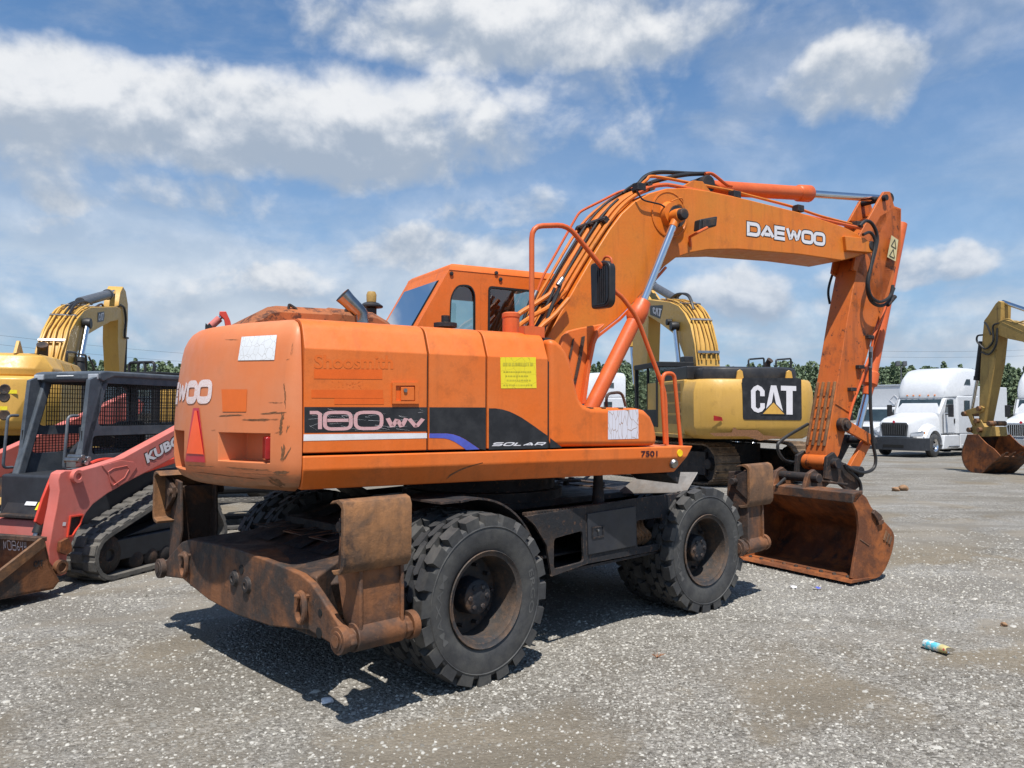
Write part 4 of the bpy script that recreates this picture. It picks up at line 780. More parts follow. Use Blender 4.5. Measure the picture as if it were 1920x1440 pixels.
# tow beams with their swing-down stabilizers
bp_ = [(361.5, 1026), (374.6, 1017), (459, 1034.6), (558, 1062), (593, 1075), (611, 1088.5), (651.6, 1157), (672, 1189), (668, 1215), (657.5, 1228.5), (637, 1224), (578.7, 1192), (494, 1148), (392, 1122), (333.7, 1110), (326.5, 1092), (330, 1075), (344, 1052)]
XB0 = -2.10; bq = U.pls(bp_, 0, XB0)
half = [(0, .79), (.45, .775), (.8, .755), (.93, .72), (1.0, .68), (1.22, .55), (1.325, .52), (1.34, .47), (1.30, .425), (1.22, .425), (.9, .46), (.45, .39), (0, .37)]
out_ = [(y, z) for y, z in half] + [(-y, z) for y, z in reversed(half[1:-1])]
def tow_beam(sx, XO):
    pl_ = lambda x, th, sc=1.: MB().prism([(x, y * sc, z) for y, z in out_], (th, 0, 0))
    mb = MB(); m = pl_(XO, .045 * sx); mb.add(m.v, m.f); m = pl_(XO + .36 * sx, .045 * sx); mb.add(m.v, m.f)
    a, b = XO + .045 * sx, XO + .36 * sx; x0, x1 = min(a, b), max(a, b)
    body = [(y * .80, z - .012) for y, z in out_ if abs(y) < 1.1]; mb.prism([(x0, y, z) for y, z in body], (x1 - x0, 0, 0))
    TB = up_('tow_beam', mb, 'rust', .012)
    for y, z in ((.03, .60), (-.15, .585)): MB().lathe([(.0, .016), (.018, .016), (.02, .022), (.042, .02), (.048, .012), (.055, 0)], (XO, y, z), (-sx, 0, 0), 20).build('boss', M['rust_dark'], TB)
    for y, z, r in ((-.06, .67, .03), (-1.03, .58, .02), (-1.02, .47, .03)): MB().lathe([(0, .003), (r, .003), (r, 0)], (XO, y, z), (-sx, 0, 0), 14).build('hole', M['void'], TB)  # flat near-black discs, the shade of holes put into colour
    for y in (.78, -.88):
        c = Vector((XO - sx * .035, y, .585)); mb = MB(); mb.tube([c + Vector((0, math.cos(t) * .045, math.sin(t) * .08)) for t in [2 * math.pi * k / 20 for k in range(21)]], .017, 8); mb.tube([c + Vector((sx * .06, -.03, .06)), c + Vector((-sx * .03, 0, .07)), c + Vector((sx * .06, .03, .06))], .013, 6); mb.build('tow_shackle', M['rust'], TB)
    # drawbar from the beam up to the frame, flat black plates painting the shade of its top pockets
    xa, xb = XO + .40 * sx, XO + .95 * sx; mb = MB()
    mb.loft([[Vector((XO + .05 * sx, -.9, .40)), Vector((XO + .05 * sx, .9, .40)), Vector((XO + .05 * sx, .9, .745)), Vector((XO + .05 * sx, -.9, .745))], [Vector((xa, -.66, .42)), Vector((xa, .66, .42)), Vector((xa, .66, .80)), Vector((xa, -.66, .80))], [Vector((xb, -.42, .5)), Vector((xb, .42, .5)), Vector((xb, .42, .985)), Vector((xb, -.42, .985))], [Vector((xb + .2 * sx, -.42, .5)), Vector((xb + .2 * sx, .42, .5)), Vector((xb + .2 * sx, .42, 1.0)), Vector((xb + .2 * sx, -.42, 1.0))]])
    DB = up_('drawbar', mb, 'rust_dark', .015)
    pt = lambda t, y: Vector((XO + (.30 + (.93 - .30) * t) * sx, y * (1 - .36 * t), .785 + (.985 - .785) * t))
    for y0, y1 in ((-.02, -.26), (.42, .18), (-.36, -.60)):
        fr = [pt(.0, y0), pt(.0, y1), pt(.85, y1), pt(.85, y0)]; MB().ring([p + Vector((0, 0, .004)) for p in fr], [fr[0].lerp(fr[2], .07) + Vector((0, 0, .004)), fr[1].lerp(fr[3], .07) + Vector((0, 0, .004)), fr[2].lerp(fr[0], .07) + Vector((0, 0, .004)), fr[3].lerp(fr[1], .07) + Vector((0, 0, .004))], (0, 0, .005), 30).build('pocket_rim', M['rust'], DB)
        MB().add([p + Vector((0, 0, .006)) for p in fr], [(0, 1, 2, 3)]).build('pocket_shade', M['black'], DB)
    for s in (-1, 1):
        ys_, zp = s * 1.265, .485; xm = XO + .205 * sx; mb = MB()
        for xo in (.06, .325): mb.prism([(XO + xo * sx, ys_ + s * .06, zp - .05), (XO + xo * sx, ys_ - s * .06, zp - .06), (XO + xo * sx, ys_ - s * .17, zp + .30), (XO + xo * sx, ys_ - s * .14, 1.14), (XO + xo * sx, ys_ + s * .02, 1.16), (XO + xo * sx, ys_ + s * .055, .80)], (.022 * sx, 0, 0))
        mb.prism([(XO + .08 * sx, ys_ + s * .035, zp + .02), (XO + .08 * sx, ys_ - s * .03, zp + .02), (XO + .08 * sx, ys_ - s * .10, 1.1), (XO + .08 * sx, ys_ + s * .035, 1.1)], (.25 * sx, 0, 0))
        LG = up_('stabilizer_leg', mb, 'rust', .008)
        mb = MB(); mb.cyl((XO - .045 * sx, ys_, zp), (XO + .46 * sx, ys_, zp), .05, n=22); mb.cyl((XO - .04 * sx, ys_, zp), (XO + .0 * sx, ys_, zp), .072, n=22); mb.cyl((XO + .02 * sx + .03 * sx, ys_, zp), (XO + .35 * sx, ys_, zp), .075, n=22); mb.cyl((XO + .405 * sx, ys_, zp), (XO + .45 * sx, ys_, zp), .078, n=22); mb.lathe([(0, .004), (.035, .004), (.03, .0)], (XO - .048 * sx, ys_, zp), (-sx, 0, 0), 16); mb.build('hinge_pin', M['rust'], LG, .008)
        pr = [(1.235, 1.205), (1.30, 1.218), (1.335, 1.205), (1.352, 1.17), (1.352, .90), (1.345, .865), (1.318, .835), (1.26, .825)]
        pr2 = pr + [(y - .028, z - (.02 if z > 1.1 else -.02) if abs(z - 1.03) > .17 else z) for y, z in reversed(pr)]
        mb = MB(); mb.prism([(XO - .06 * sx, s * y, z) for y, z in pr2], (.43 * sx, 0, 0)); PD = mb.build('stabilizer_pad', M['rust_pad'], LG, .005)
        mb = MB(); mb.cyl((XO - .0 * sx, s * 1.20, 1.06), (XO + .42 * sx, s * 1.20, 1.06), .03, n=14)
        for xo in (.02, .33): mb.prism([(XO + xo * sx, s * 1.32, 1.17), (XO + xo * sx, s * 1.17, 1.10), (XO + xo * sx, s * 1.17, 1.02), (XO + xo * sx, s * 1.32, .9)], (.03 * sx, 0, 0))
        mb.build('pad_hinge', M['rust_dark'], LG, .006)
tow_beam(1, XB0); tow_beam(-1, 2.32)
# ================================================================== THE RED COMPACT TRACK LOADER
g0 = ground_at(225, 1087); K = Fr(g0.x, g0.y, 198., 0.)
KB = thing('compact_track_loader', K, 'faded red compact track loader with meshed black cab and rusty bucket at the left', 'track loader')
def kp(name, mb, mat, bev=0., parent=None, **k): return mb.build(name, M[mat], parent or KB, bev, **k)
def track_belt(mb, loop, y0, y1, th, lug, step, lw=.6):
    """closed rubber belt of thickness th round the XZ loop, with cross lugs"""
    P = [Vector((x, 0, z)) for x, z in loop]; C = sum(P, Vector()) / len(P); n = len(P)
    inn = []
    for i, p in enumerate(P):
        t = (P[(i + 1) % n] - P[i - 1]).normalized(); nn = Vector((-t.z, 0, t.x)); nn = nn if nn.dot(C - p) > 0 else -nn; inn.append(p + nn * th)
    mb.loft([[Vector((p.x, y0, p.z)), Vector((p.x, y1, p.z)), Vector((q.x, y1, q.z)), Vector((q.x, y0, q.z))] for p, q in zip(P + P[:1], inn + inn[:1])], caps=False)
    acc = 0
    for i in range(n):
        a, b = P[i], P[(i + 1) % n]; L = (b - a).length; t = (b - a) / L; nn = Vector((-t.z, 0, t.x)); nn = nn if nn.dot(C - a) < 0 else -nn
        while acc < L:
            c = a + t * acc; k = int(round(acc * 1000)) % 2
            for ya, yb, o in ((y0 + .004, y0 + (y1 - y0) * .34, 0), (y0 + (y1 - y0) * .34, y0 + (y1 - y0) * .66, .5), (y0 + (y1 - y0) * .66, y1 - .004, 0)):
                d = c + t * step * o; mb.loft([[Vector((d.x, ya, d.z)) + t * (e * step * lw / 2) + nn * h for e, h in ((-1, -.005), (1, -.005), (.75, lug), (-.75, lug))], [Vector((d.x, yb, d.z)) + t * (e * step * lw / 2) + nn * h for e, h in ((-1, -.005), (1, -.005), (.75, lug), (-.75, lug))]])
            acc += step
        acc -= L
def loop_of(circles, k=7):                                   # belt round circles (x, z, r), given counter clockwise seen from -y
    out = []; n = len(circles)
    for i in range(n):
        x, z, r = circles[i]; px, pz, pr = circles[i - 1]; qx, qz, qr = circles[(i + 1) % n]
        def tan(a, b):
            dx, dz = b[0] - a[0], b[1] - a[1]; d = math.hypot(dx, dz); base = math.atan2(dz, dx); return base - math.pi / 2 + math.asin((b[2] - a[2]) / d) * -1
        a0 = tan((px, pz, pr), (x, z, r)); a1 = tan((x, z, r), (qx, qz, qr))
        while a1 < a0: a1 += 2 * math.pi
        out += [(x + r * math.cos(a0 + (a1 - a0) * j / k), z + r * math.sin(a0 + (a1 - a0) * j / k)) for j in range(k + 1)]
    return out
kt = K.pls([(178, 1045), (304, 934)], 1, 0)
KL = loop_of([(kt[0].x - .24, .25, .235), (-1.12, .74, .19), (-1.36, .27, .235)][::1])
if sum(a[0] * b[1] - b[0] * a[1] for a, b in zip(KL, KL[1:] + KL[:1])) < 0: KL = KL[::-1]
for y0, y1 in ((-.44, 0.), (-1.86, -1.42)):
    mb = MB(); track_belt(mb, KL, y0, y1, .04, .016, .15, .78); TR = kp('track', mb, 'track')
    yc = (y0 + y1) / 2
    for x, z, r in ((kt[0].x - .24, .25, .19), (-1.36, .27, .19), (-1.12, .74, .14)): MB().lathe([(0, -.12), (.05, -.13), (.06, -.16), (r * .6, -.15), (r, -.12), (r, .12), (r * .6, .15), (.06, .16), (.05, .13), (0, .12)], (x, yc, z), (0, 1, 0), 22).build('idler', M['rust_dark'], TR, .006)
    for k in range(4): MB().lathe([(0, -.15), (.05, -.15), (.1, -.12), (.1, .12), (.05, .15), (0, .15)], (kt[0].x - .62 - k * .2, yc, .135), (0, 1, 0), 16).build('roller', M['rust_dark'], TR, .006)
    mb = MB(); mb.box((-1.25, yc - .12, .17), (kt[0].x - .22, yc + .13, .38)); mb.prism([(kt[0].x - .45, yc - .1, .38), (-.9, yc - .1, .52), (-1.2, yc - .1, .6), (-1.2, yc - .1, .38)], (0, .18, 0)); kp('track_frame', mb, 'bumper', .015, parent=TR)
mb = MB(); mb.box((-1.55, -1.40, .32), (.18, -.46, 1.02)); KBD = kp('body', mb, 'bumper', .03)
mb = MB(); mb.prism([(-1.75, -1.35, .45), (-1.55, -1.35, 1.0), (-1.2, -1.35, 1.25), (-.5, -1.35, 1.25), (-.5, -1.35, .9), (-1.5, -1.35, .4)], (0, .82, 0)); kp('engine_cover', mb, 'bumper', .04); kp('cover_trim', MB().box((-1.78, -1.36, .985), (-1.5, -.515, 1.02)), 'red', .01)
kp('rear_door', MB().prism([(-1.80, -1.30, .5), (-1.62, -1.30, .98), (-1.58, -1.3, .98), (-1.70, -1.3, .5)], (0, .8, 0)), 'bumper', .01)
kp('side_trim', MB().beam((-1.3, -.43, 1.12), (-.2, -.43, .93), .05, .07), 'red_deep', .01)
# loader arms
YAr = -.03
ar = K.pls([(109, 900), (113, 887), (123, 882), (150, 882), (180, 874), (200, 867.5), (231, 858), (275, 834), (323, 808), (452, 736), (474, 756), (470, 775), (323, 860), (278, 884), (237.5, 905), (200, 927), (175, 945.6), (162, 962), (147, 992.5), (134, 1020), (126, 1045), (126, 1075), (116, 1080), (105, 1072), (92, 1052), (91, 1030), (100, 980), (106, 952), (111, 920)], 1, YAr)
for dy in (0, -1.70): A_ = kp('loader_arm', MB().prism([p + Vector((0, dy, 0)) for p in ar], (0, -.12, 0)), 'red', .012); arm_k = A_ if dy == 0 else arm_k
hq = lambda P, e=0: K.pls(P, 1, YAr + e)
q = hq([(203, 885), (212, 879), (236, 874), (240, 880), (232, 895), (212, 909), (208, 905)], .001); kp('arm_recess', MB().ring([sum(q, Vector()) / 7 + (p - sum(q, Vector()) / 7) * 1.12 for p in q], q, (0, .012, 0), 30), 'red', .004, parent=arm_k)
q = hq([(190, 873), (225, 863), (250, 866), (256, 876), (238, 902), (222, 911)], .0); kp('arm_boss', MB().prism(q, (0, .008, 0)), 'red', .004, parent=arm_k)
q = hq([(131, 970), (152, 967), (148, 982), (134, 1003), (126, 1004)], .001); kp('arm_slot', MB().ring([sum(q, Vector()) / 5 + (p - sum(q, Vector()) / 5) * 1.18 for p in q], q, (0, .02, 0), 30), 'red_deep', .004, parent=arm_k)
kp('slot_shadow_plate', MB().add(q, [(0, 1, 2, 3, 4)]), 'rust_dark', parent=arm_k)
q = K.pl(141, 893, 1, YAr); kp('pivot_pin', MB().lathe([(0, .03), (.03, .03), (.032, .045), (.06, .045), (.062, 0)], q, (0, 1, 0), 20), 'red', parent=arm_k)
q = K.pl(110, 1063, 1, YAr); kp('bucket_pin', MB().lathe([(0, .03), (.04, .03), (.042, .045), (.065, .045), (.067, 0)], q, (0, 1, 0), 20), 'rust', parent=arm_k)
q = hq([(106, 1030), (108, 1015), (122, 1008), (128, 1018), (130, 1033), (120, 1040), (107, 1036)], .002); kp('arm_stop', MB().prism(q, (0, .04, 0)), 'rust_bright', .004, parent=arm_k)
q = hq([(117, 986), (123, 986), (124, 979), (118, 979)], .003); kp('small_sticker', MB().add(q, [(0, 1, 2, 3)]), 'decal_clean', parent=arm_k)
tq = hq([(276, 869), (370, 814), (365, 796.5), (271, 851)], .003); tu = bil(tq)
kp('lettering_outline', fonttext(MB(), bil([p + Vector((0, -.001, 0)) for p in hq([(275, 871), (372, 814.5), (366, 794), (269.5, 850)], .003)]), 'KUBOTA', .075), 'rust_dark', parent=arm_k)
kp('brand_lettering', fonttext(MB(), bil([p + Vector((0, .003, 0)) for p in tq]), 'KUBOTA', .045), 'decal_clean', parent=arm_k)
# cover in front of the tilt cylinder, cylinder, cross member, nose
q = K.pls([(104, 885), (122, 881), (111, 925), (88, 975), (78, 986), (66, 979), (80, 935), (98, 890)], 1, -.36); kp('cylinder_cover', MB().prism(q, (0, -.03, 0)), 'red_deep', .01)
mb = MB(); P = K.pls([(108, 900), (70, 1000)], 1, -.48); mb.cyl(P[0], P[1], .05, n=16); TC = kp('tilt_cylinder', mb, 'hose'); P = K.pls([(73, 992), (66, 1012)], 1, -.48); MB().cyl(P[0], P[1], .035, n=14).build('cylinder_collar', M['steel'], TC)
xF = K.pl(150, 855, 1, -.50).x
mb = MB(); mb.box((xF - .2, -1.36, .36), (xF + .24, -.50, .585)); mb.box((xF - .1, -1.5, .34), (xF + .20, -.40, .46)); kp('front_nose', mb, 'red', .02)
# cab
YCk = -.50; cs = K.pls([(172, 712), (199, 699), (332, 701.5), (150, 855), (170, 856)], 1, YCk); xF = cs[3].x; zT = cs[1].z; xr_ = -1.45; zB = 1.0
o_ = [Vector((xF, YCk, zB)), Vector((cs[0].x + .02, YCk, zT - .08)), Vector((cs[1].x, YCk, zT)), Vector((xr_ - .05, YCk, zT)), Vector((xr_ - .1, YCk, zB + .25)), Vector((xr_, YCk, zB))]
oz = [Vector((xF, YCk, zB + .0))] + o_[1:]; zm = K.pl(250, 806, 1, YCk).z
hup = rnd([Vector((K.pl(183, 801, 1, YCk).x, YCk, zm + .045)), Vector((K.pl(191, 722, 1, YCk).x, YCk, zT - .11)), Vector((xr_ + .06, YCk, zT - .11)), Vector((xr_ + .03, YCk, zm + .045))], .07, 3)
hlo = rnd([Vector((K.pl(172, 855, 1, YCk).x, YCk, zB + .22)), Vector((K.pl(174, 816, 1, YCk).x, YCk, zm - .05)), Vector((xr_ + .03, YCk, zm - .05)), Vector((xr_ + .02, YCk, zB + .22))], .05, 3)
xm = lambda z: xF + (cs[0].x + .02 - xF) * (z - zB) / (zT - .08 - zB)
up = [Vector((xm(zm), YCk, zm)), o_[1], o_[2], o_[3], Vector((xr_ - .08, YCk, zm))]; lw_ = [Vector((xF, YCk, zB)), Vector((xm(zm), YCk, zm)), Vector((xr_ - .08, YCk, zm)), Vector((xr_, YCk, zB))]
WKc = .86; mb = MB()
for dy, th in ((0, -.05), (-WKc, .05)):
    mv = lambda P: [p + Vector((0, dy, 0)) for p in P]; mb.ring(mv(up), mv(hup), (0, th, 0), 40); mb.ring(mv(lw_), mv(hlo), (0, th, 0), 40)
KC = kp('cab', mb, 'charcoal', .012)
mb = MB()                                                    # roof with its lamp visor, rear wall posts
rx0 = cs[1].x
mb.loft([[Vector((x, y, z)) for x, z in ((rx0 + .05, zT - .10), (rx0 + .10, zT - .07), (rx0 + .10, zT - .0), (rx0 + .02, zT + .02), (xr_ - .05, zT + .02), (xr_ - .05, zT - .04), (rx0 - .1, zT - .04))] for y in (YCk - WKc - .02, YCk + .02)])
mb.build('roof', M['charcoal'], KC, .02)
for y in (YCk - .06, YCk - WKc + .06): MB().box((rx0 + .09, y - .065, zT - .075), (rx0 + .118, y + .065, zT - .015)).build('work_lamp', M['lens'], KC, .01)
MB().add([(rx0 + .106, YCk - .33, zT - .035), (rx0 + .106, YCk - .56, zT - .035), (rx0 + .07, YCk - .56, zT + .008), (rx0 + .07, YCk - .33, zT + .008)], [(0, 1, 2, 3)]).build('number_tag', M['sticker'], KC)
for y in (YCk - .045, YCk - WKc + .045): MB().beam((xF + .02, y, zB - .05), (rx0 - .0, y, zT - .06), .09, .10, up=(1, 0, 0)).build('front_post', M['charcoal'], KC, .02)
mb = MB(); mb.box((xr_ - .02, YCk - WKc + .05, zB), (xr_ + .03, YCk - WKc + .13, zT - .04)); mb.box((xr_ - .02, YCk - .13, zB), (xr_ + .03, YCk - .05, zT - .04)); mb.box((xr_ - .02, YCk - WKc + .13, zm - .06), (xr_ + .03, YCk - .13, zm + .06)); mb.box((xr_ - .02, YCk - WKc + .13, zB), (xr_ + .03, YCk - .13, zB + .25)); mb.box((xr_ - .02, YCk - WKc + .13, zT - .14), (xr_ + .03, YCk - .13, zT - .04)); mb.build('rear_frame', M['charcoal'], KC, .012)
def grid(o, ux, uy, nx, ny, r=.0045):
    mb = MB(); o, ux, uy = Vector(o), Vector(ux), Vector(uy)
    for k in range(nx + 1): mb.tube([o + ux * (k / nx), o + ux * (k / nx) + uy], r, 4)
    for k in range(ny + 1): mb.tube([o + uy * (k / ny), o + uy * (k / ny) + ux], r, 4)
    return mb
for y in (YCk - .03, YCk - WKc + .03):
    grid((xr_, y, zm + .0), (rx0 - xr_ - .02, 0, 0), (0, 0, zT - zm - .06), 36, 11).build('guard_mesh', M['seal'], KC); grid((xr_, y, zB + .2), (xF - xr_ - .04, 0, 0), (0, 0, zm - zB - .2), 36, 9).build('guard_mesh', M['seal'], KC)
grid((xr_ + .005, YCk - WKc + .1, zB + .2), (0, WKc - .2, 0), (0, 0, zT - zB - .3), 15, 20).build('guard_mesh', M['seal'], KC)
mb = MB(); mb.box((xr_ + .42, YCk - .64, zB - .2), (xr_ + .85, YCk - .22, zB + .12)); mb.box((xr_ + .36, YCk - .62, zB + .1), (xr_ + .48, YCk - .24, zB + .55)); mb.build('seat', M['seal'], KC, .04)
mb = MB(); mb.prism([(xF - .42, YCk - .10, zB - .1), (xF - .12, YCk - .10, zB - .1), (xF - .06, YCk - .10, zB + .26), (xF - .16, YCk - .1, zB + .36), (xF - .26, YCk - .1, zB + .3)], (0, -.12, 0)); mb.cyl((xF - .2, YCk - .2, zB + .3), (xF - .24, YCk - .24, zB + .5), .02, .035, 10); mb.build('control_console', M['blackp'], KC, .02)
kp('front_panel', MB().prism([(xF + .02, YCk - WKc + .06, zB - .11), (xF + .06, YCk - WKc + .06, zB - .13), (xF + .2, YCk - WKc + .06, .62), (xF - .1, YCk - WKc + .06, .60), (xF - .1, YCk - WKc + .06, zB - .11)], (0, WKc - .12, 0)), 'blackp', .012)
fpm = bil([(xF + .195, YCk - .66, .66), (xF + .195, YCk - .1, .66), (xF + .074, YCk - .1, zB - .15), (xF + .074, YCk - .66, zB - .15)])
FPP = [o for o in KB.children if o.name.startswith('front_panel')][0]
for u0, u1, v0, v1, m in ((.22, .48, .3, .85, 'decal_clean'), (.52, .76, .1, .6, 'yellow_label'), (.8, .98, .2, .8, 'decal_clean')): MB().add([fpm(u0, v0), fpm(u1, v0), fpm(u1, v1), fpm(u0, v1)], [(0, 1, 2, 3)]).build('instruction_sticker', M[m], FPP)
kp('step_tread', MB().box((xF + .1, YCk - WKc + .1, .60), (xF + .28, YCk - .08, .635)), 'rust_dark', .01)
for y in (YCk - .08, YCk - WKc - .03): kp('grab_bar', MB().tube(fil([(xm(1.55) + .02, y, 1.62), (xm(1.5) + .13, y, 1.62), (xm(1.1) + .13, y, 1.08), (xm(1.1) + .02, y, 1.08)], .05), .015, 8), 'charcoal')
q = K.pl(146, 866, 1, -.25); mb = MB(); mb.box(q - Vector((.08, .06, .05)), q + Vector((.08, .06, .03)))
for dx, dz in ((-.05, .03), (0.02, .05), (.06, .02), (-.02, -.01)): mb.cyl(q + Vector((dx, -.09, dz)), q + Vector((dx, .09, dz)), .026, n=10)
kp('hydraulic_coupler', mb, 'steel', .006)
kp('hydraulic_hose', MB().tube(cr(K.pls([(165, 872), (180, 865), (196, 862), (212, 862)], 1, -.2), 5), .02, 8), 'red_deep')
for y in (-1.55, -1.65): kp('hydraulic_hose', MB().tube(cr([(.25, y, .95), (.45, y + .05, .85), (.48, y, .6), (.4, y, .45)]), .018, 8), 'hose')
# loader bucket
yk = .05; b4 = K.pls([(84, 1011), (111, 1102), (0, 1124), (0, 1083)], 1, yk); tip = b4[2] + (b4[2] - b4[1]) * .55; tip.z = max(.01, tip.z)
b4[1].z = max(b4[1].z, .012); hl = b4[1]; tp_ = b4[0]
pr = [Vector((tp_.x, 0, tp_.z)), Vector((tp_.x - .06, 0, (tp_.z + hl.z) / 2)), Vector((hl.x, 0, hl.z + .06)), Vector((hl.x + .06, 0, hl.z)), Vector((tip.x, 0, tip.z))]
inn = off(pr, .02); inn = inn if inn[1].x > pr[1].x else off(pr, -.02)
mb = MB(); mb.prism([Vector((p.x, yk - 2.0, p.z)) for p in pr + inn[::-1]], (0, 2.0, 0)); BK_ = kp('loader_bucket', mb, 'rust', .0)
for y in (yk, yk - 2.0): MB().prism([Vector((p.x, y, p.z)) for p in pr], (0, -.02, 0)).build('side_plate', M['rust'], BK_, .004)
MB().beam(Vector((tp_.x + .02, yk + .004, tp_.z - .02)), Vector((tip.x, yk + .004, tip.z + .02)), .03, .09, up=(0, 0, 1)).build('side_edge', M['rust_pad'], BK_, .004)
MB().beam((tp_.x + .01, yk - 2.0, tp_.z), (tp_.x + .01, yk, tp_.z), .07, .04).build('top_lip', M['rust_dark'], BK_, .006)
q = K.pls([(66, 1064), (84, 1062), (84, 1050), (66, 1052)], 1, yk + .022)
fonttext(MB(), bil([p + Vector((0, -.018, 0)) for p in q]), 'CAT', .06).build('cast_mark', M['rust_dark'], BK_)
nx_ = pr[1].x + (tp_.x - pr[1].x) * .75
wm = bil([(inn[0].x * .45 + inn[1].x * .55 + .004, yk - .48, inn[0].z * .45 + inn[1].z * .55), (inn[0].x * .45 + inn[1].x * .55 + .004, yk - .20, inn[0].z * .45 + inn[1].z * .55), (inn[0].x * .95 + inn[1].x * .05 + .004, yk - .20, inn[0].z * .95 + inn[1].z * .05), (inn[0].x * .95 + inn[1].x * .05 + .004, yk - .48, inn[0].z * .95 + inn[1].z * .05)])
stroke(MB(), bil([wm(0, .1), wm(1, .1), wm(1, .9), wm(0, .9)], (.003, 0, 0)), 'N08644', .1, .35, .25).build('chalk_number', M['decal_clean'], BK_)
# ================================================================== YELLOW TRACKED EXCAVATORS
def ex_tracks(root, mat='shoe', taz=0.):
    c, s = math.cos(taz), math.sin(taz)
    for y0, y1 in ((.85, 1.55), (-1.55, -.85)):
        lp = loop_of([(2.0, .52, .47), (-2.0, .52, .47)], 10)
        if sum(a[0] * b[1] - b[0] * a[1] for a, b in zip(lp, lp[1:] + lp[:1])) < 0: lp = lp[::-1]
        mb = MB(); P = [Vector((x, 0, z)) for x, z in lp]; n = len(P); acc = 0.; step = .19; Cc = Vector((0, 0, .52))
        for i in range(n):
            a, b = P[i], P[(i + 1) % n]; Ln = (b - a).length
            if Ln < 1e-6: continue
            t = (b - a) / Ln; nn = Vector((-t.z, 0, t.x)); q = a - Cc; q.x = max(-1.9, min(1.9, 0)) if abs(a.x) < 2.0 else a.x - math.copysign(2.0, a.x); nn = nn if nn.z * (a.z - .52) + nn.x * (a.x - max(-2., min(2., a.x))) > 0 else -nn
            while acc < Ln:
                d = a + t * acc
                mb.loft([[Vector((d.x, y, d.z)) + t * e + nn * h for e, h in ((-.088, -.03), (.088, -.03), (.088, .0), (.075, .005), (.07, .03), (.055, .03), (.05, .005), (-.05, .005), (-.055, .02), (-.07, .02), (-.075, .005), (-.088, 0))] for y in (y0, y1)])
                acc += step
            acc -= Ln
        TR = mb.build('track', M[mat], root, rz=taz); yc = (y0 + y1) / 2
        mb = MB(); mb.box((-1.9, yc - .2, .25), (1.9, yc + .2, .8))
        for x in (-2., 2.): mb.lathe([(0, -.22), (.12, -.22), (.16, -.12), (.40, -.1), (.40, .1), (.16, .12), (.12, .22), (0, .22)], (x, yc, .52), (0, 1, 0), 24)
        for k in range(7): mb.lathe([(0, -.24), (.08, -.24), (.13, -.2), (.13, .2), (.08, .24), (0, .24)], (-1.5 + k * .5, yc, .18), (0, 1, 0), 14)
        mb.build('track_frame', M['black'], TR, .01)
    mb = MB(); mb.box((-1.2, -.9, .45), (1.2, .9, .95)); mb.cyl((0, 0, .9), (0, 0, 1.22), .75, n=32); mb.build('car_body', M['black'], root, .02, rz=taz)
def rods(parent, a, b, c, r1, r2, m1, nm='lift_cylinder'):
    a, b, c = Vector(a), Vector(b), Vector(c); ax = (b - a).normalized(); mb = MB(); mb.cyl(a, b, r1, n=16); mb.cyl(b - ax * .12, b, r1 * 1.2, n=16); o = mb.build(nm, M[m1], parent, .004); MB().cyl(b, c, r2, n=14).build('piston_rod', M['chrome'], o); return o
def catplate(parent, q4, yellow=True, panel=None, eps=(0, 0, 0)):
    g = bil(q4); e = Vector(eps); n_ = (Vector(q4[1]) - Vector(q4[0])).cross(Vector(q4[3]) - Vector(q4[0])).normalized()
    if n_.dot(e) < 0: n_ = -n_
    P = parent
    if panel: P = MB().prism([Vector(p) for p in panel], e * .5).build('logo_panel', M['decal_black'], parent)
    L = catlogo(MB(), lambda u, v: g(u, v) + e).build('brand_lettering', M['decal_clean'], P)
    if yellow:
        MB().add([g(.20, -.012) + e * 1.2, g(.78, -.012) + e * 1.2, g(.49, .46) + e * 1.2], [(0, 1, 2)]).build('logo_border', M['decal_black'], P); MB().add([g(.25, .015) + e * 1.4, g(.73, .015) + e * 1.4, g(.49, .41) + e * 1.4], [(0, 1, 2)]).build('logo_triangle', M['yellow_new'], P)
def hosing(parent, BKl, ys, r, mat, dd=.05):
    for i, y in enumerate(ys):
        P = [p.copy() for p in off(BKl, dd if i % 2 else dd * 1.6)]
        for k, p in enumerate(P): p.y = y + .02 * math.sin(k * .5 + i)
        MB().tube(P, r, 6).build('hydraulic_pipe', M[mat], parent)
    for t in (.12, .4, .7, .95):
        i = int(t * (len(BKl) - 1)); p = BKl[i]; tt = (BKl[min(i + 1, len(BKl) - 1)] - BKl[max(i - 1, 0)]).normalized(); nn = Vector((-tt.z, 0, tt.x)); MB().beam(Vector((p.x, min(ys) - .03, p.z)) + nn * dd * 1.7, Vector((p.x, max(ys) + .03, p.z)) + nn * dd * 1.7, .07, .05, up=nn).build('pipe_clamp', M['steel'], parent, .005)
# ---- middle machine: seen from behind, big logo panel
Xm = Fr(5.05, 20.41, -10., gz(18.5)); EM = thing('tracked_excavator', Xm, 'yellow tracked excavator with big white logo on its counterweight behind the orange arm', 'excavator', 'yellow tracked excavators')
ex_tracks(EM, 'shoe', R(14))
XR_ = -3.25
def bodyloft(lv): return MB().loft(lv)
def cwr(z, ins, yw, xb, ch): return [Vector((-2.2, -yw + ins, z)), Vector((xb + ch, -yw + ins, z)), Vector((xb + .12 + ins, -yw + ch * .75, z)), Vector((xb + ins, -yw + ch * 1.4, z)), Vector((xb + ins, yw - ch * 1.4, z)), Vector((xb + .12 + ins, yw - ch * .75, z)), Vector((xb + ch, yw - ins, z)), Vector((-2.2, yw - ins, z))]
lv = [cwr(1.13, .28, 1.47, XR_, .4), cwr(1.22, .10, 1.47, XR_, .4), cwr(1.42, 0, 1.47, XR_, .4), cwr(2.2, .0, 1.47, XR_, .4), cwr(2.42, .04, 1.45, XR_, .4), cwr(2.48, .1, 1.45, XR_, .4), cwr(2.49, .3, 1.45, XR_, .4)]
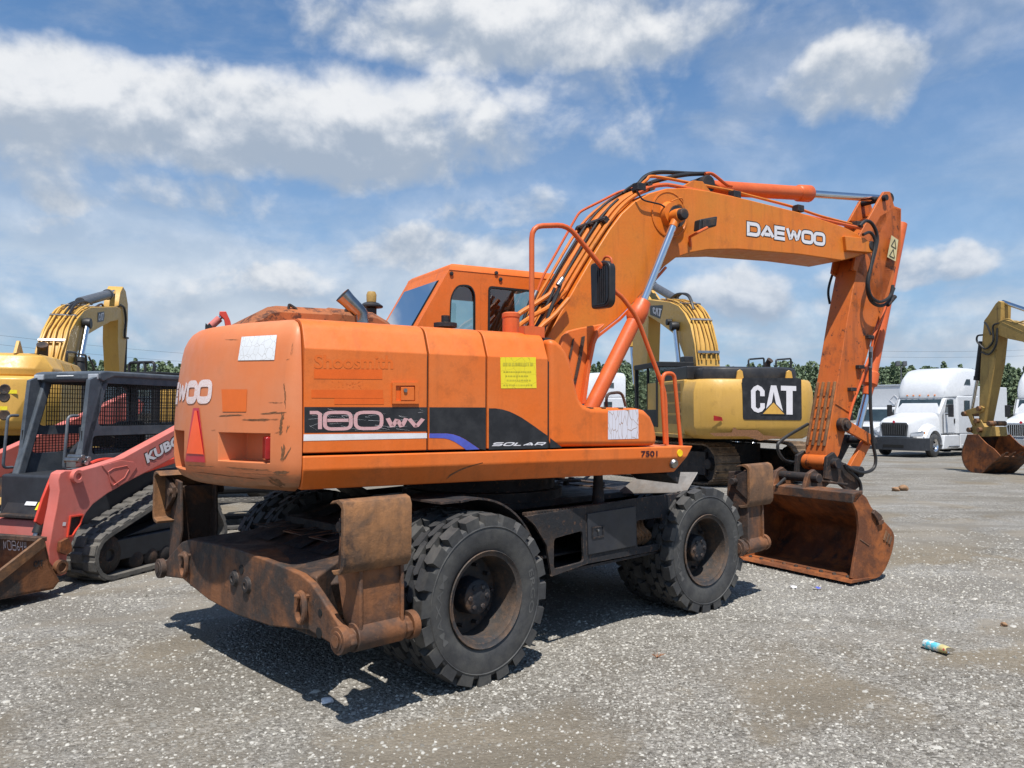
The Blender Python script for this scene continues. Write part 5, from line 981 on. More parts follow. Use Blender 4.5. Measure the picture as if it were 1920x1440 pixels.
CWm = bodyloft(lv).build('counterweight', M['yellow'], EM, .03)
pn = Xm.pls([(1393, 787), (1503, 788), (1502, 709), (1391, 708)], 0, XR_ - .002); q4 = Xm.pls([(1408, 776.5), (1492, 777.5), (1492, 724), (1407, 721.5)], 0, XR_ - .002)
catplate(CWm, q4, True, rnd(pn, .06, 3), (-.02, 0, 0))
mb = MB(); mb.add(Xm.pls([(1330, 812), (1372, 811), (1376, 797), (1382, 806), (1420, 806), (1432, 816), (1470, 820), (1425, 826), (1400, 818), (1340, 818)], 0, XR_ + .015), [tuple(range(10))]); mb.build('chipped_edge', M['scrape'], CWm)
q = Xm.pls([(1338, 789), (1355, 789), (1353, 782), (1338, 779)], 0, XR_ - .004); MB().prism(q, (-.006, 0, 0)).build('reflector', M['tail_red'], CWm)
mb = MB(); mb.prism([(-2.2, -1.45, 1.2), (1.3, -1.45, 1.2), (1.3, -1.45, 1.5), (.9, -1.45, 2.1), (.2, -1.45, 2.52), (-2.2, -1.45, 2.52)], (0, 1.0, 0)); mb.box((-2.2, -.45, 1.2), (.3, 1.42, 2.5)); mb.box((.3, .5, 1.2), (1.9, 1.4, 1.35)); HSm = mb.build('house', M['yellow'], EM, .03)
for z0_, z1_ in ((1.45, 1.66), (1.72, 1.93), (1.98, 2.19), (2.24, 2.42)): MB().box((-2.0, 1.42, z0_), (-.9, 1.432, z1_)).build('side_grille', plain('grille_tan', (.20, .13, .04), .6, bump=.5), HSm, .004)
MB().box((-2.2, -1.46, 1.12), (1.3, 1.46, 1.215)).build('lower_sill', M['yellow_old'], HSm, .02)
mb = MB(); mb.loft([cwr(2.47, .03, 1.2, -3.0, .35), cwr(2.64, .02, 1.2, -3.0, .35), cwr(2.75, .06, 1.2, -3.0, .35), cwr(2.78, .2, 1.2, -3.0, .35)]); mb.box((-2.2, .35, 2.5), (-.7, 1.35, 2.82)); mb.box((-2.2, -1.1, 2.5), (-.4, .3, 2.76)); EHm = mb.build('engine_hood', M['blackp'], EM, .06)
for y in (.45, -.75): mb = MB(); mb.prism([(-3.08, y - .09, 2.48), (-3.08, y + .09, 2.48), (-3.08, y + .06, 2.66), (-3.08, y, 2.70), (-3.08, y - .06, 2.66)], (.05, 0, 0)); mb.build('lifting_eye', M['yellow_new'], CWm, .01)
for y in (-.1, -.8): MB().tube(fil([(-2.4, y, 2.76), (-2.4, y, 2.98), (-2.2, y - .5, 3.03), (-2.2, y - .5, 2.76)], .05), .022, 8).build('handrail', M['blackp'], EM)
MB().tube([(-1.6, -1.0, 2.6), (-1.6, -1.02, 2.95), (-1.68, -1.05, 3.03)], [.07, .07, .08], 14).build('exhaust_pipe', M['rust_dark'], EM)
def ex_cab(root, x0, x1, y0, y1, z0, z1):
    mb = MB(); r = .05; A = [(x0, y0), (x1, y0), (x1, y1), (x0, y1)]
    for x, y in A: mb.box((x - r, y - r, z0), (x + r, y + r, z1))
    for z in (z0 + .02, z0 + .75 * (z1 - z0) * .0 + .45 + z0): pass
    mb.box((x0 - .06, y0 - .06, z1 - .06), (x1 + .06, y1 + .06, z1 + .08)); mb.box((x0 + r, y0 - .03, z0), (x1 - r, y0 + .03, z0 + .45)); mb.box((x0 + r, y1 - .03, z0), (x1 - r, y1 + .03, z0 + .45)); mb.box((x0 - .03, y0 + r, z0), (x0 + .03, y1 - r, z0 + .9)); xm_ = x0 + .45 * (x1 - x0); mb.box((xm_ - .03, y1 - .035, z0 + .45), (xm_ + .03, y1 + .035, z1 - .06))
    cb = mb.build('cab', M['seal'], root, .02)
    for P in ([(x0, y1, z0 + .45), (x1, y1, z0 + .45), (x1, y1, z1), (x0, y1, z1)], [(x0, y0, z0 + .45), (x1, y0, z0 + .45), (x1, y0, z1), (x0, y0, z1)], [(x0, y0, z0 + .9), (x0, y1, z0 + .9), (x0, y1, z1), (x0, y0, z1)], [(x1, y0, z0), (x1, y1, z0), (x1, y1, z1), (x1, y0, z1)]): MB().add(P, [(0, 1, 2, 3)]).build('window', M['glass'], cb)
    mb = MB(); mb.box((x0 + .3, y0 + .25, z0), (x0 + .8, y1 - .25, z0 + .5)); mb.box((x0 + .25, y0 + .28, z0 + .5), (x0 + .38, y1 - .28, z0 + 1.2)); mb.build('seat', M['seal'], cb, .04); return cb
CBm = ex_cab(EM, -.45, 1.2, .50, 1.40, 1.35, 2.95)
MB().box((-.5, .45, 2.95), (-.2, .7, 3.18)).build('beacon_box', M['blackp'], CBm, .02)
q = Xm.pl(1199, 711, 1, 1.3); MB().box(q - Vector((.05, .1, .2)), q + Vector((.05, .1, .2))).build('mirror', M['blackp'], CBm, .03)
Yb0 = .33
bt = [(1306, 700), (1305, 676), (1302, 645), (1294, 609), (1283, 587), (1271.7, 573), (1255, 566), (1235.5, 564), (1212, 561)]; bb = [(1208, 588), (1213, 591), (1233, 603), (1260.5, 624), (1271.7, 639), (1283, 670), (1290, 700)]
T_, B_ = Xm.pls(bt, 1, Yb0), Xm.pls(bb, 1, Yb0); BOm = MB().prism(T_ + B_, (0, -.66, 0)).build('boom', M['yellow'], EM, .015, ang=28)
def bkline(T, flip=1): return [p for p in off(cr(T, 4), 0)]
bk_ = cr(T_[1:8], 4); tt_ = off(bk_, .05); sgn = 1 if (tt_[10].x < bk_[10].x or tt_[10].z > bk_[10].z) else -1
hosing(BOm, [p for p in off(bk_, 0)] if sgn > 0 else bk_[::-1], [.26, .16, .04, -.08, -.2, -.28], .022, 'yellow', .035)
q4 = Xm.pls([(1225, 588), (1239, 594), (1241, 579), (1224, 575.5)], 1, Yb0 + .003); catplate(BOm, q4, False, Xm.pls([(1219, 590), (1238, 598), (1243, 577), (1243, 572), (1219, 573)], 1, Yb0), (0, .006, 0))
P = Xm.pls([(1276, 700), (1272, 684), (1265, 612)], 1, Yb0 + .12); rods(EM, P[0], P[0].lerp(P[1], .2), P[2], .11, .065, 'yellow_old'); MB().lathe([(0, -.1), (.13, -.1), (.14, 0), (.12, .12), (0, .12)], P[2], (0, 1, 0), 16).build('pin_cap', M['hose'], BOm, .02)
q = Xm.pl(1253, 604, 1, Yb0 + .1); MB().lathe([(0, -.08), (.09, -.08), (.09, .05), (0, .06)], q, (0, 1, 0), 14).build('work_lamp', M['hose'], BOm)
P = Xm.pls([(1266, 560), (1222, 534), (1196, 546)], 1, 0.); rods(BOm, P[0], P[1], P[2], .12, .07, 'grey_cyl', 'arm_cylinder')
for k in range(3): MB().tube(cr(Xm.pls([(1254 + k * 6, 562), (1270 + k * 4, 551), (1287 + k * 2, 553), (1296 + k, 566), (1300 + k, 580)], 1, .2 - k * .2), 5), .03, 6).build('hydraulic_hose', M['hose'], BOm)
aq = Xm.pls([(1186, 575), (1193, 542), (1202, 540), (1216, 560), (1216, 600), (1213, 700), (1209, 770), (1193, 772), (1186, 690)], 1, .2)
ARm = MB().prism(aq, (0, -.4, 0)).build('arm', M['yellow'], EM, .015)
P = Xm.pls([(1182, 560), (1184, 650), (1190, 720), (1196, 765)], 1, 0); rods(ARm, P[0], P[1], P[2], .1, .06, 'yellow', 'bucket_cylinder')
bkp = Xm.pls([(1190, 772), (1214, 766), (1226, 790), (1222, 830), (1200, 845), (1184, 822), (1188, 795)], 1, .6); mb = MB(); ri = off(bkp, .03); mb.prism(bkp, (0, -.03, 0)); mb.prism([p + Vector((0, -1.2, 0)) for p in bkp], (0, .03, 0)); mb.loft([[p, p + Vector((0, -1.2, 0)), q + Vector((0, -1.2, 0)), q] for p, q in zip(bkp[1:6], ri[1:6])]); mb.build('bucket', M['rust'], EM)
# ---- left machine: cropped by the frame, boom to the right
Xl = Fr(-11.0, 17.5, -14., gz(17)); EL = thing('tracked_excavator', Xl, 'yellow tracked excavator with grey arm cylinder standing behind the red track loader', 'excavator', 'yellow tracked excavators')
ex_tracks(EL, 'shoe', R(0))
lv = [cwr(1.34, .25, 1.5, -3.35, .5), cwr(1.40, .08, 1.5, -3.35, .5), cwr(1.5, 0, 1.5, -3.35, .5), cwr(2.2, -.0, 1.5, -3.35, .5), cwr(2.32, .02, 1.5, -3.35, .5), cwr(2.36, .10, 1.5, -3.35, .5)]
CWl = bodyloft(lv).build('counterweight', M['yellow_new'], EL, .04)
mb = MB(); lv = [cwr(2.362, .14, 1.46, -3.3, .5), cwr(2.52, .12, 1.46, -3.3, .5), cwr(2.78, .30, 1.46, -3.3, .5), cwr(2.82, .45, 1.46, -3.3, .5)]; mb.loft(lv); mb.prism([(-2.2, -1.46, 1.2), (.6, -1.46, 1.2), (.6, -1.46, 1.7), (-.2, -1.46, 2.35), (-2.2, -1.46, 2.36)], (0, 2.9, 0)); mb.loft([[Vector((-2.2, y, z)) for y, z in ((-1.34, 2.36), (-1.16, 2.8), (1.16, 2.8), (1.34, 2.36))], [Vector((-.6, y, z)) for y, z in ((-1.34, 2.36), (-1.16, 2.72), (1.16, 2.72), (1.34, 2.36))], [Vector((.1, y, z)) for y, z in ((-1.3, 2.3), (-1.1, 2.38), (1.1, 2.38), (1.3, 2.3))]]); HSl = mb.build('house', M['yellow_new'], EL, .04)
MB().prism([(-3.0, -.75, 2.8), (-2.85, -.75, 3.06), (-2.8, -.75, 3.06), (-2.6, -.75, 2.8)], (0, .06, 0)).build('lifting_eye', M['yellow_new'], HSl, .01)
MB().tube([(-1.4, -.7, 2.6), (-1.4, -.7, 2.98), (-1.5, -.72, 3.1)], [.1, .1, .11], 14).build('exhaust_pipe', M['rust_dark'], HSl)
for x0_, x1_ in ((-1.9, -1.3), (-1.2, -.65)): MB().prism([(x0_, -1.30, 2.47), (x1_, -1.30, 2.46), (x1_, -1.19, 2.68), (x0_, -1.19, 2.70)], (0, -.012, 0)).build('hood_grille', plain('tan_grille', (.36, .22, .06), .6, bump=.5), HSl)
for px, py in ((9, 730), (8, 744), (8, 778)): q = Xl.pl(px, py, 0, -3.35); MB().lathe([(0, .004), (.06, .004), (.085, .012), (.10, .0)], q, (-1, 0, 0), 18).build('access_hole', M['rust_dark'], CWl)
for P in ([(16, 738), (32, 738), (32, 731), (16, 731)], [(0, 769), (14, 769), (14, 762), (0, 762)]): MB().prism(Xl.pls(P, 0, -3.352), (-.004, 0, 0)).build('warning_label', M['yellow_label'], CWl)
for pts, y in (([(125, 700), (125, 660), (142, 661), (143, 700)], -1.1), ([(142, 663), (161, 666), (162, 700)], -.9), ([(166, 668), (178, 694)], -.9)): MB().tube(fil(Xl.pls(pts, 1, y), .06), .025, 8).build('handrail', M['blackp'], EL)
Yb = -.33; bt = [(118, 700), (121, 672), (125, 649), (133, 620), (146, 597), (158, 582.5), (171, 576), (221, 575)]; bb = [(227, 581), (221, 600), (208, 603), (187.5, 614), (167, 626), (158, 639), (146, 660), (133, 690)]
T_, B_ = Xl.pls(bt, 1, Yb), Xl.pls(bb, 1, Yb); BOl = MB().prism(T_ + B_, (0, .66, 0)).build('boom', M['yellow'], EL, .015, ang=28)
bk_ = cr(T_[0:7], 4); hosing(BOl, bk_ if off(bk_, .05)[10].z > bk_[10].z else bk_[::-1], [-.27, -.17, -.05, .08, .2, .28], .027, 'yellow_new', .045)
catplate(BOl, Xl.pls([(184, 602), (193, 600), (194, 586), (184.5, 588)], 1, Yb - .004), False, Xl.pls([(182.5, 604.5), (194, 602), (196, 592), (195, 584), (183, 586)], 1, Yb - .001), (0, -.01, 0))
P = Xl.pls([(148, 700), (151, 672), (163.5, 606.5)], 1, Yb - .12); rods(EL, P[0], P[1], P[2], .13, .075, 'hose'); MB().lathe([(0, -.1), (.14, -.1), (.15, 0), (.13, .1), (0, .1)], P[2], (0, 1, 0), 16).build('pin_cap', M['hose'], BOl, .02)
P = Xl.pls([(150, 567), (203, 552), (226, 542)], 1, 0.); rods(BOl, P[0], P[1], P[2], .14, .075, 'grey_cyl', 'arm_cylinder')
for k in range(3): MB().tube(cr(Xl.pls([(118 + k * 6, 588), (128 + k * 6, 572), (146 + k * 5, 565), (160 + k * 6, 570)], 1, .15 - k * .15), 5), .035, 6).build('hydraulic_hose', M['hose'], BOl)
MB().tube(cr(Xl.pls([(176, 578), (190, 570), (196, 577), (214, 576), (226, 573)], 1, -.2), 5), .03, 6).build('hydraulic_hose', M['rust_dark'], BOl)
aq = Xl.pls([(224, 700), (221, 640), (222, 575), (226, 548), (231, 537.5), (236, 546), (240, 570), (240, 600), (232, 700)], 1, -.22); ARl = MB().prism(aq, (0, .44, 0)).build('arm', M['yellow'], EL, .015)
MB().tube(cr(Xl.pls([(226, 572), (233, 578), (236, 600), (234, 630), (240, 634)], 1, -.27), 5), .035, 6).build('hydraulic_hose', M['hose'], ARl)
MB().tube(Xl.pls([(236, 634), (234, 700)], 1, .0), .05, 8).build('bucket_cylinder', M['hose'], ARl)
# ---- right machine: only its arm and bucket reach into the frame
Xr = Fr(15.62, 17.24, -12., gz(22.5)); ER = thing('tracked_excavator', Xr, 'yellow excavator arm with rusty toothed bucket resting before the white trucks', 'excavator', 'yellow tracked excavators')
Yr = .17
aq = Xr.pls([(1845, 601), (1852, 592), (1866, 570), (1872, 564), (1877, 566), (1876, 600), (1871, 632), (1866, 680), (1855, 735), (1844, 792), (1836, 792), (1835, 775), (1836, 752), (1838, 690), (1842, 630)], 1, Yr)
ARr = MB().prism(aq, (0, -.36, 0)).build('arm', M['yellow_old'], ER, .012)
bq_ = Xr.pls([(1872, 606), (1884, 600), (1920, 610), (2010, 640), (2100, 760), (2130, 760), (2120, 790), (2060, 790), (1990, 690), (1920, 641), (1891, 635), (1872, 628)], 1, Yr - .0); BOr = MB().prism([p + Vector((0, .04, 0)) for p in bq_], (0, -.46, 0)).build('boom', M['yellow_old'], ER, .012)
P = Xr.pls([(2010, 610), (1935, 585), (1880, 566)], 1, Yr - .18); rods(BOr, P[0], P[1], P[2], .11, .06, 'yellow_old', 'arm_cylinder')
for pts in ([(1872, 606), (1862, 612), (1862, 640), (1848, 654), (1836, 645)], [(1870, 615), (1868, 645), (1855, 664), (1840, 660)], [(1846, 604), (1852, 612), (1858, 628)], [(1842, 628), (1833, 630), (1832, 640), (1842, 652)]): MB().tube(cr(Xr.pls(pts, 1, Yr + .06), 5), .028, 6).build('hydraulic_hose', M['hose'], ARr)
for pts in ([(1874, 603), (1890, 598), (1905, 605), (1920, 602)], [(1880, 604), (1898, 612), (1920, 622)]): MB().tube(cr(Xr.pls(pts, 1, Yr + .02), 5), .025, 6).build('hydraulic_pipe', M['yellow_old'], BOr)
P = Xr.pls([(1841, 640), (1832, 713), (1822, 770)], 1, Yr - .18); rods(ARr, P[0], P[1], P[2], .085, .05, 'hose', 'bucket_cylinder')
def rlink(pts, y, th, nm, mat): MB().prism(Xr.pls(pts, 1, y), (0, th, 0)).build(nm, M[mat], ER, .012)
rlink([(1808, 772), (1812, 780), (1842, 772), (1844, 764), (1838, 761), (1810, 770)], Yr + .05, -.06, 'bucket_link', 'yellow_old'); rlink([(1814, 778), (1822, 798), (1828, 798), (1822, 776)], Yr + .05, -.06, 'push_link', 'yellow_old')
rlink([(1816, 808), (1830, 788), (1838, 786), (1846, 800), (1866, 800), (1868, 818), (1832, 820), (1822, 812)], Yr + .02, -.40, 'quick_coupler', 'yellow_old')
P = Xr.pls([(1811, 776), (1839, 766), (1835, 789), (1821, 806), (1840, 806), (1859, 794)], 1, Yr); mb = MB()
for p in P: mb.cyl(p + Vector((0, .12, 0)), p - Vector((0, .48, 0)), .075, n=14)
mb.build('linkage_pins', M['rust_pad'], ER, .01)
bs_ = [(1815, 815), (1807, 838), (1804, 853), (1809, 872), (1821, 884), (1838, 887), (1858, 868), (1876, 855)]; fr_ = [(1864, 842), (1850, 832), (1838, 820), (1834, 815)]
S_ = Xr.pls(bs_, 1, Yr + .32); F_ = Xr.pls(fr_, 1, Yr + .32); S_ = cr(S_, 3); WB = 1.15; ri = off(S_, .03); ri = ri if (ri[8].x - S_[8].x) * -1 < 0 or ri[8].z > S_[8].z else off(S_, -.03)
mb = MB(); mb.prism(S_ + ri[::-1], (0, -WB, 0)); BKr = mb.build('bucket', M['rust'], ER)
for d in (0, -WB + .03): MB().prism([p + Vector((0, d, 0)) for p in S_ + F_], (0, -.03, 0)).build('side_plate', M['rust_bright'], BKr, .006)
e = S_[-1]; d = (S_[-1] - S_[-3]).normalized()
for k in range(5): y = e.y - .06 - k * (WB - .12) / 4; MB().loft([[Vector((e.x, y + a, e.z)) + Vector((0, 0, b)) for a, b in ((-.05, -.04), (.05, -.04), (.05, .04), (-.05, .04))], [Vector((e.x, y + a, e.z)) + d * .22 + Vector((0, 0, b)) for a, b in ((-.035, -.01), (.035, -.01), (.035, .01), (-.035, .01))]]).build('tooth', M['rust'], BKr, .006)
bodyloft([cwr(z, i, 1.45, -3.2, .4) for z, i in ((1.15, .25), (1.24, .08), (1.42, 0), (2.3, 0), (2.45, .06), (2.5, .2))]).build('counterweight', M['yellow_old'], ER, .03)
mb = MB(); mb.prism([(-2.2, -1.43, 1.2), (1.3, -1.43, 1.2), (1.3, -1.43, 1.5), (.9, -1.43, 2.1), (.2, -1.43, 2.48), (-2.2, -1.43, 2.48)], (0, .98, 0)); mb.box((-2.2, -.45, 1.2), (.1, 1.4, 2.46)); mb.box((.1, .5, 1.2), (1.9, 1.4, 1.35)); HSr = mb.build('house', M['yellow_old'], ER, .03); ex_cab(ER, .2, 1.85, .5, 1.38, 1.35, 2.95); MB().box((-2.6, -1.0, 2.48), (-.6, .9, 2.72)).build('engine_hood', M['blackp'], ER, .06); ex_tracks(ER)
for n_ in ('track', 'car_body'): pass
# ================================================================== WHITE SEMI TRUCKS
def semi(fr, label, grille='grille', bump='bumper'):
    T = thing('semi_truck', fr, label, 'truck', 'white semi trucks in a row')
    def p(name, mb, mat, bev=0., parent=None): return mb.build(name, M[mat] if isinstance(mat, str) else mat, parent or T, bev)
    def sec(x, hw, z0, z1, cr_=.12, top=.9): return [Vector((x, -hw, z0)), Vector((x, -hw, z1 - cr_ * 1.4)), Vector((x, -hw * top, z1 - cr_ * .35)), Vector((x, -hw * top * .8, z1)), Vector((x, hw * top * .8, z1)), Vector((x, hw * top, z1 - cr_ * .35)), Vector((x, hw, z1 - cr_ * 1.4)), Vector((x, hw, z0))]
    mb = MB(); mb.loft([sec(1.22, .62, .86, 1.50, .1), sec(1.12, .70, .84, 1.60, .12), sec(.7, .80, .84, 1.72, .14), sec(-.1, .90, .84, 1.84, .16), sec(-.85, .98, .84, 1.93, .18)]); HD_ = p('hood', mb, 'white', .03)
    for s in (-1, 1):                                        # wheel arches swelling out of the hood
        mb = MB(); A = [math.pi * k / 12 for k in range(13)]
        mb.loft([[Vector((math.cos(a) * .64, s * 1.17, .52 + math.sin(a) * .64)), Vector((math.cos(a) * .82, s * 1.12, .52 + math.sin(a) * .80)), Vector((math.cos(a) * .95, s * .78, .52 + math.sin(a) * 1.0)), Vector((math.cos(a) * .6, s * .78, .52 + math.sin(a) * .6))] for a in A]); p('wheel_arch', mb, 'white', .01, HD_)
        mb = MB(); mb.prism([(1.02, s * 1.10, .92), (1.17, s * .68, .90), (1.16, s * .68, 1.06), (.98, s * 1.08, 1.16), (.86, s * 1.14, 1.12)], (.05, 0, 0)); p('headlight', mb, 'lens', .01, HD_)
        mb = MB(); mb.box((.82, s * 1.13 - .02, 1.02), (.92, s * 1.13 + .02, 1.12)); p('indicator', mb, 'amber', .01, HD_)
    mb = MB(); mb.prism([(1.24, -.54, .90), (1.24, .54, .90), (1.245, .60, 1.38), (1.235, .53, 1.50), (1.235, -.53, 1.50), (1.245, -.60, 1.38)], (-.05, 0, 0)); GR = p('grille', mb, 'grille' if grille == 'grille' else 'alu', .02)
    mb = MB(); mb.prism([(1.247, -.47, .96), (1.247, .47, .96), (1.25, .53, 1.36), (1.242, .47, 1.43), (1.242, -.47, 1.43), (1.25, -.53, 1.36)], (-.004, 0, 0)); p('grille_opening', mb, 'void', 0, GR)
    for k in range(12): y = -.44 + k * .88 / 11; mb = MB().box((1.246, y - .014, .97), (1.265, y + .014, 1.42)); p('grille_bar', mb, 'grille' if grille == 'grille' else 'alu', .004, GR)
    p('grille_badge', MB().prism([(1.25, 0, 1.46), (1.25, .07, 1.53), (1.25, 0, 1.60), (1.25, -.07, 1.53)], (.012, 0, 0)), 'red_reflect', .004, GR)
    mb = MB(); mb.loft([[Vector((x, y, z)) for y, x in ((-1.20, .55), (-1.17, .95), (-.85, 1.27), (-.4, 1.34), (.4, 1.34), (.85, 1.27), (1.17, .95), (1.20, .55))] + [Vector((.5, 1.0, z)), Vector((.5, -1.0, z))] for z in (.30, .36, .60, .84)]); BMP = p('bumper', mb, bump, .02)
    mb = MB(); mb.box((1.335, -.45, .42), (1.352, .45, .54)); p('bumper_intake', mb, 'void', .004, BMP)
    # cab and sleeper
    mb = MB(); S = lambda x, hw, z1, c: sec(x, hw, 1.0, z1, c, .94)
    mb.loft([S(-.80, 1.00, 1.93, .04), S(-1.28, 1.05, 2.62, .05), S(-2.15, 1.10, 2.72, .06), S(-2.2, 1.20, 2.75, .06), S(-4.25, 1.22, 2.78, .06), S(-4.3, 1.18, 2.74, .06)]); CBt = p('cab', mb, 'white', .03)
    mb = MB(); mb.loft([sec(-1.22, .92, 2.58, 2.74, .05), sec(-1.30, 1.03, 2.60, 3.15, .16), sec(-1.66, 1.10, 2.62, 3.62, .20), sec(-2.25, 1.17, 2.64, 3.93, .18), sec(-3.0, 1.20, 2.70, 4.02, .16), sec(-4.28, 1.20, 2.74, 4.03, .16)]); RFt = p('roof_fairing', mb, 'white', .05)
    ws = [(-.86, -.90, 1.97), (-.86, .90, 1.97), (-1.235, .92, 2.54), (-1.235, -.92, 2.54)]; n_ = Vector((.84, 0, .54)) * .012
    p('windshield', MB().prism([Vector(q) + n_ * .7 for q in ws], n_ * .5), plain_ws, .004, CBt)
    for s in (-1, 1):
        p('side_window', MB().prism([(-1.12, s * 1.062, 1.98), (-1.92, s * 1.105, 1.92), (-1.92, s * 1.105, 2.52), (-1.36, s * 1.075, 2.52)], (0, s * .006, 0)), plain_ws, .004, CBt)
        p('door', MB().ring([(-.98, s * 1.03, 1.05), (-2.1, s * 1.10, 1.05), (-2.1, s * 1.105, 2.6), (-1.32, s * 1.06, 2.6), (-.98, s * 1.035, 2.0)], [(-1.06, s * 1.046, 1.90), (-1.98, s * 1.11, 1.86), (-1.98, s * 1.112, 2.56), (-1.34, s * 1.078, 2.56)], (0, s * .012, 0), 24), 'white', .006, CBt)
        p('door_handle', MB().box((-2.02, min(s * 1.11, s * 1.135), 1.45), (-1.95, max(s * 1.11, s * 1.135), 1.68)), 'blackp', .006, CBt)
        p('sleeper_window', MB().prism([(-2.75, s * 1.225, 1.95), (-3.3, s * 1.228, 1.95), (-3.3, s * 1.228, 2.5), (-2.75, s * 1.225, 2.5)], (0, s * .006, 0)), plain_ws, .01, CBt)
        p('roof_window', MB().prism([(-2.8, s * 1.205, 3.22), (-3.45, s * 1.21, 3.22), (-3.45, s * 1.19, 3.52), (-3.1, s * 1.19, 3.52)], (0, s * .008, 0)), plain_ws, .03, RFt)
        mb = MB(); mb.box((-1.12, s * 1.36 - .11, 1.75), (-1.04, s * 1.36 + .11, 2.30)); mb.tube([(-1.15, s * 1.05, 1.86), (-1.1, s * 1.3, 1.86)], .03, 6); mb.tube([(-1.25, s * 1.05, 2.25), (-1.1, s * 1.3, 2.22)], .03, 6); p('mirror', mb, 'blackp', .02)
        mb = MB(); mb.prism([(-.75, s * 1.15, .32), (-2.3, s * 1.18, .32), (-2.3, s * 1.18, .95), (-.95, s * 1.15, .95)], (0, -s * .3, 0)); mb.prism([(-2.35, s * 1.20, .32), (-4.6, s * 1.20, .32), (-4.6, s * 1.20, 1.0), (-2.35, s * 1.20, 1.0)], (0, -s * .3, 0)); SK_ = p('side_fairing', mb, 'white', .05)
        mb = MB(); mb.box((-2.2, min(s * 1.19, s * 1.24), .40), (-1.1, max(s * 1.19, s * 1.24), .47)); mb.box((-4.4, min(s * 1.19, s * 1.26), .40), (-2.5, max(s * 1.19, s * 1.26), .5)); p('step_rail', mb, 'alu', .02, SK_)
    for k in range(5): p('roof_marker', MB().box((-1.25, -.62 + k * .28 + (0 if k < 3 else .1), 2.70), (-1.17, -.56 + k * .28 + (0 if k < 3 else .1), 2.75)), 'amber', .008, RFt)
    p('frame_rail', MB().box((-7.6, -.45, .7), (.9, .45, .95)), 'bumper', .01)
    for x in (0, -5.6, -6.9):
        for s in (-1, 1):
            w = .30 if x == 0 else .6; mb = MB(); yo = s * (1.03 if x == 0 else .93); mb.lathe([(.28, -w / 2), (.42, -w / 2), (.50, -w / 2 + .05), (.515, 0), (.50, w / 2 - .05), (.42, w / 2), (.28, w / 2)], (x, yo, .515), (0, s, 0), 32, closed=True); WH = p('wheel', mb, 'tyre', 0)
            mb = MB(); mb.lathe([(0, w / 2 - .02), (.09, w / 2 - .0), (.1, w / 2 - .09), (.2, w / 2 - .10), (.22, w / 2 - .06), (.285, w / 2 - .01), (.29, -w / 2), (0, -w / 2)], (x, yo, .515), (0, s, 0), 24)
            p('rim', mb, 'alu', .004, WH); mb = MB()
            for k in range(8): a = k * math.pi / 4; mb.lathe([(0, w / 2 - .075), (.035, w / 2 - .075), (.04, w / 2 - .12)], (x + .155 * math.cos(a), yo, .515 + .155 * math.sin(a)), (0, s, 0), 8)
            p('hand_holes', mb, 'void', 0, WH)
    return T
plain_ws = plain('dark_truck_glass', (.03, .045, .05), .06, 0., .3, 2., .8)
Tf = Fr(17.67, 34.34, 233., gz(33.5)); semi(Tf, 'white semi truck with grey grille, between the orange arm and the yellow arm')
lf = lambda fr, d, e=0.: Fr(fr.o.x + d, fr.o.y + e, fr.az, gz(fr.o.y + e))
semi(lf(Tf, 5.15, -.6), 'white semi truck with chrome grille, cut by the right edge of the photo', 'alu', 'alu')
semi(Fr(1.7, 38.5, 236., gz(38.5)), 'white semi truck seen behind the orange boom cylinder')
semi(Fr(6.4, 38.2, 236., gz(38.2)), 'white semi truck seen through the yellow excavator cab')
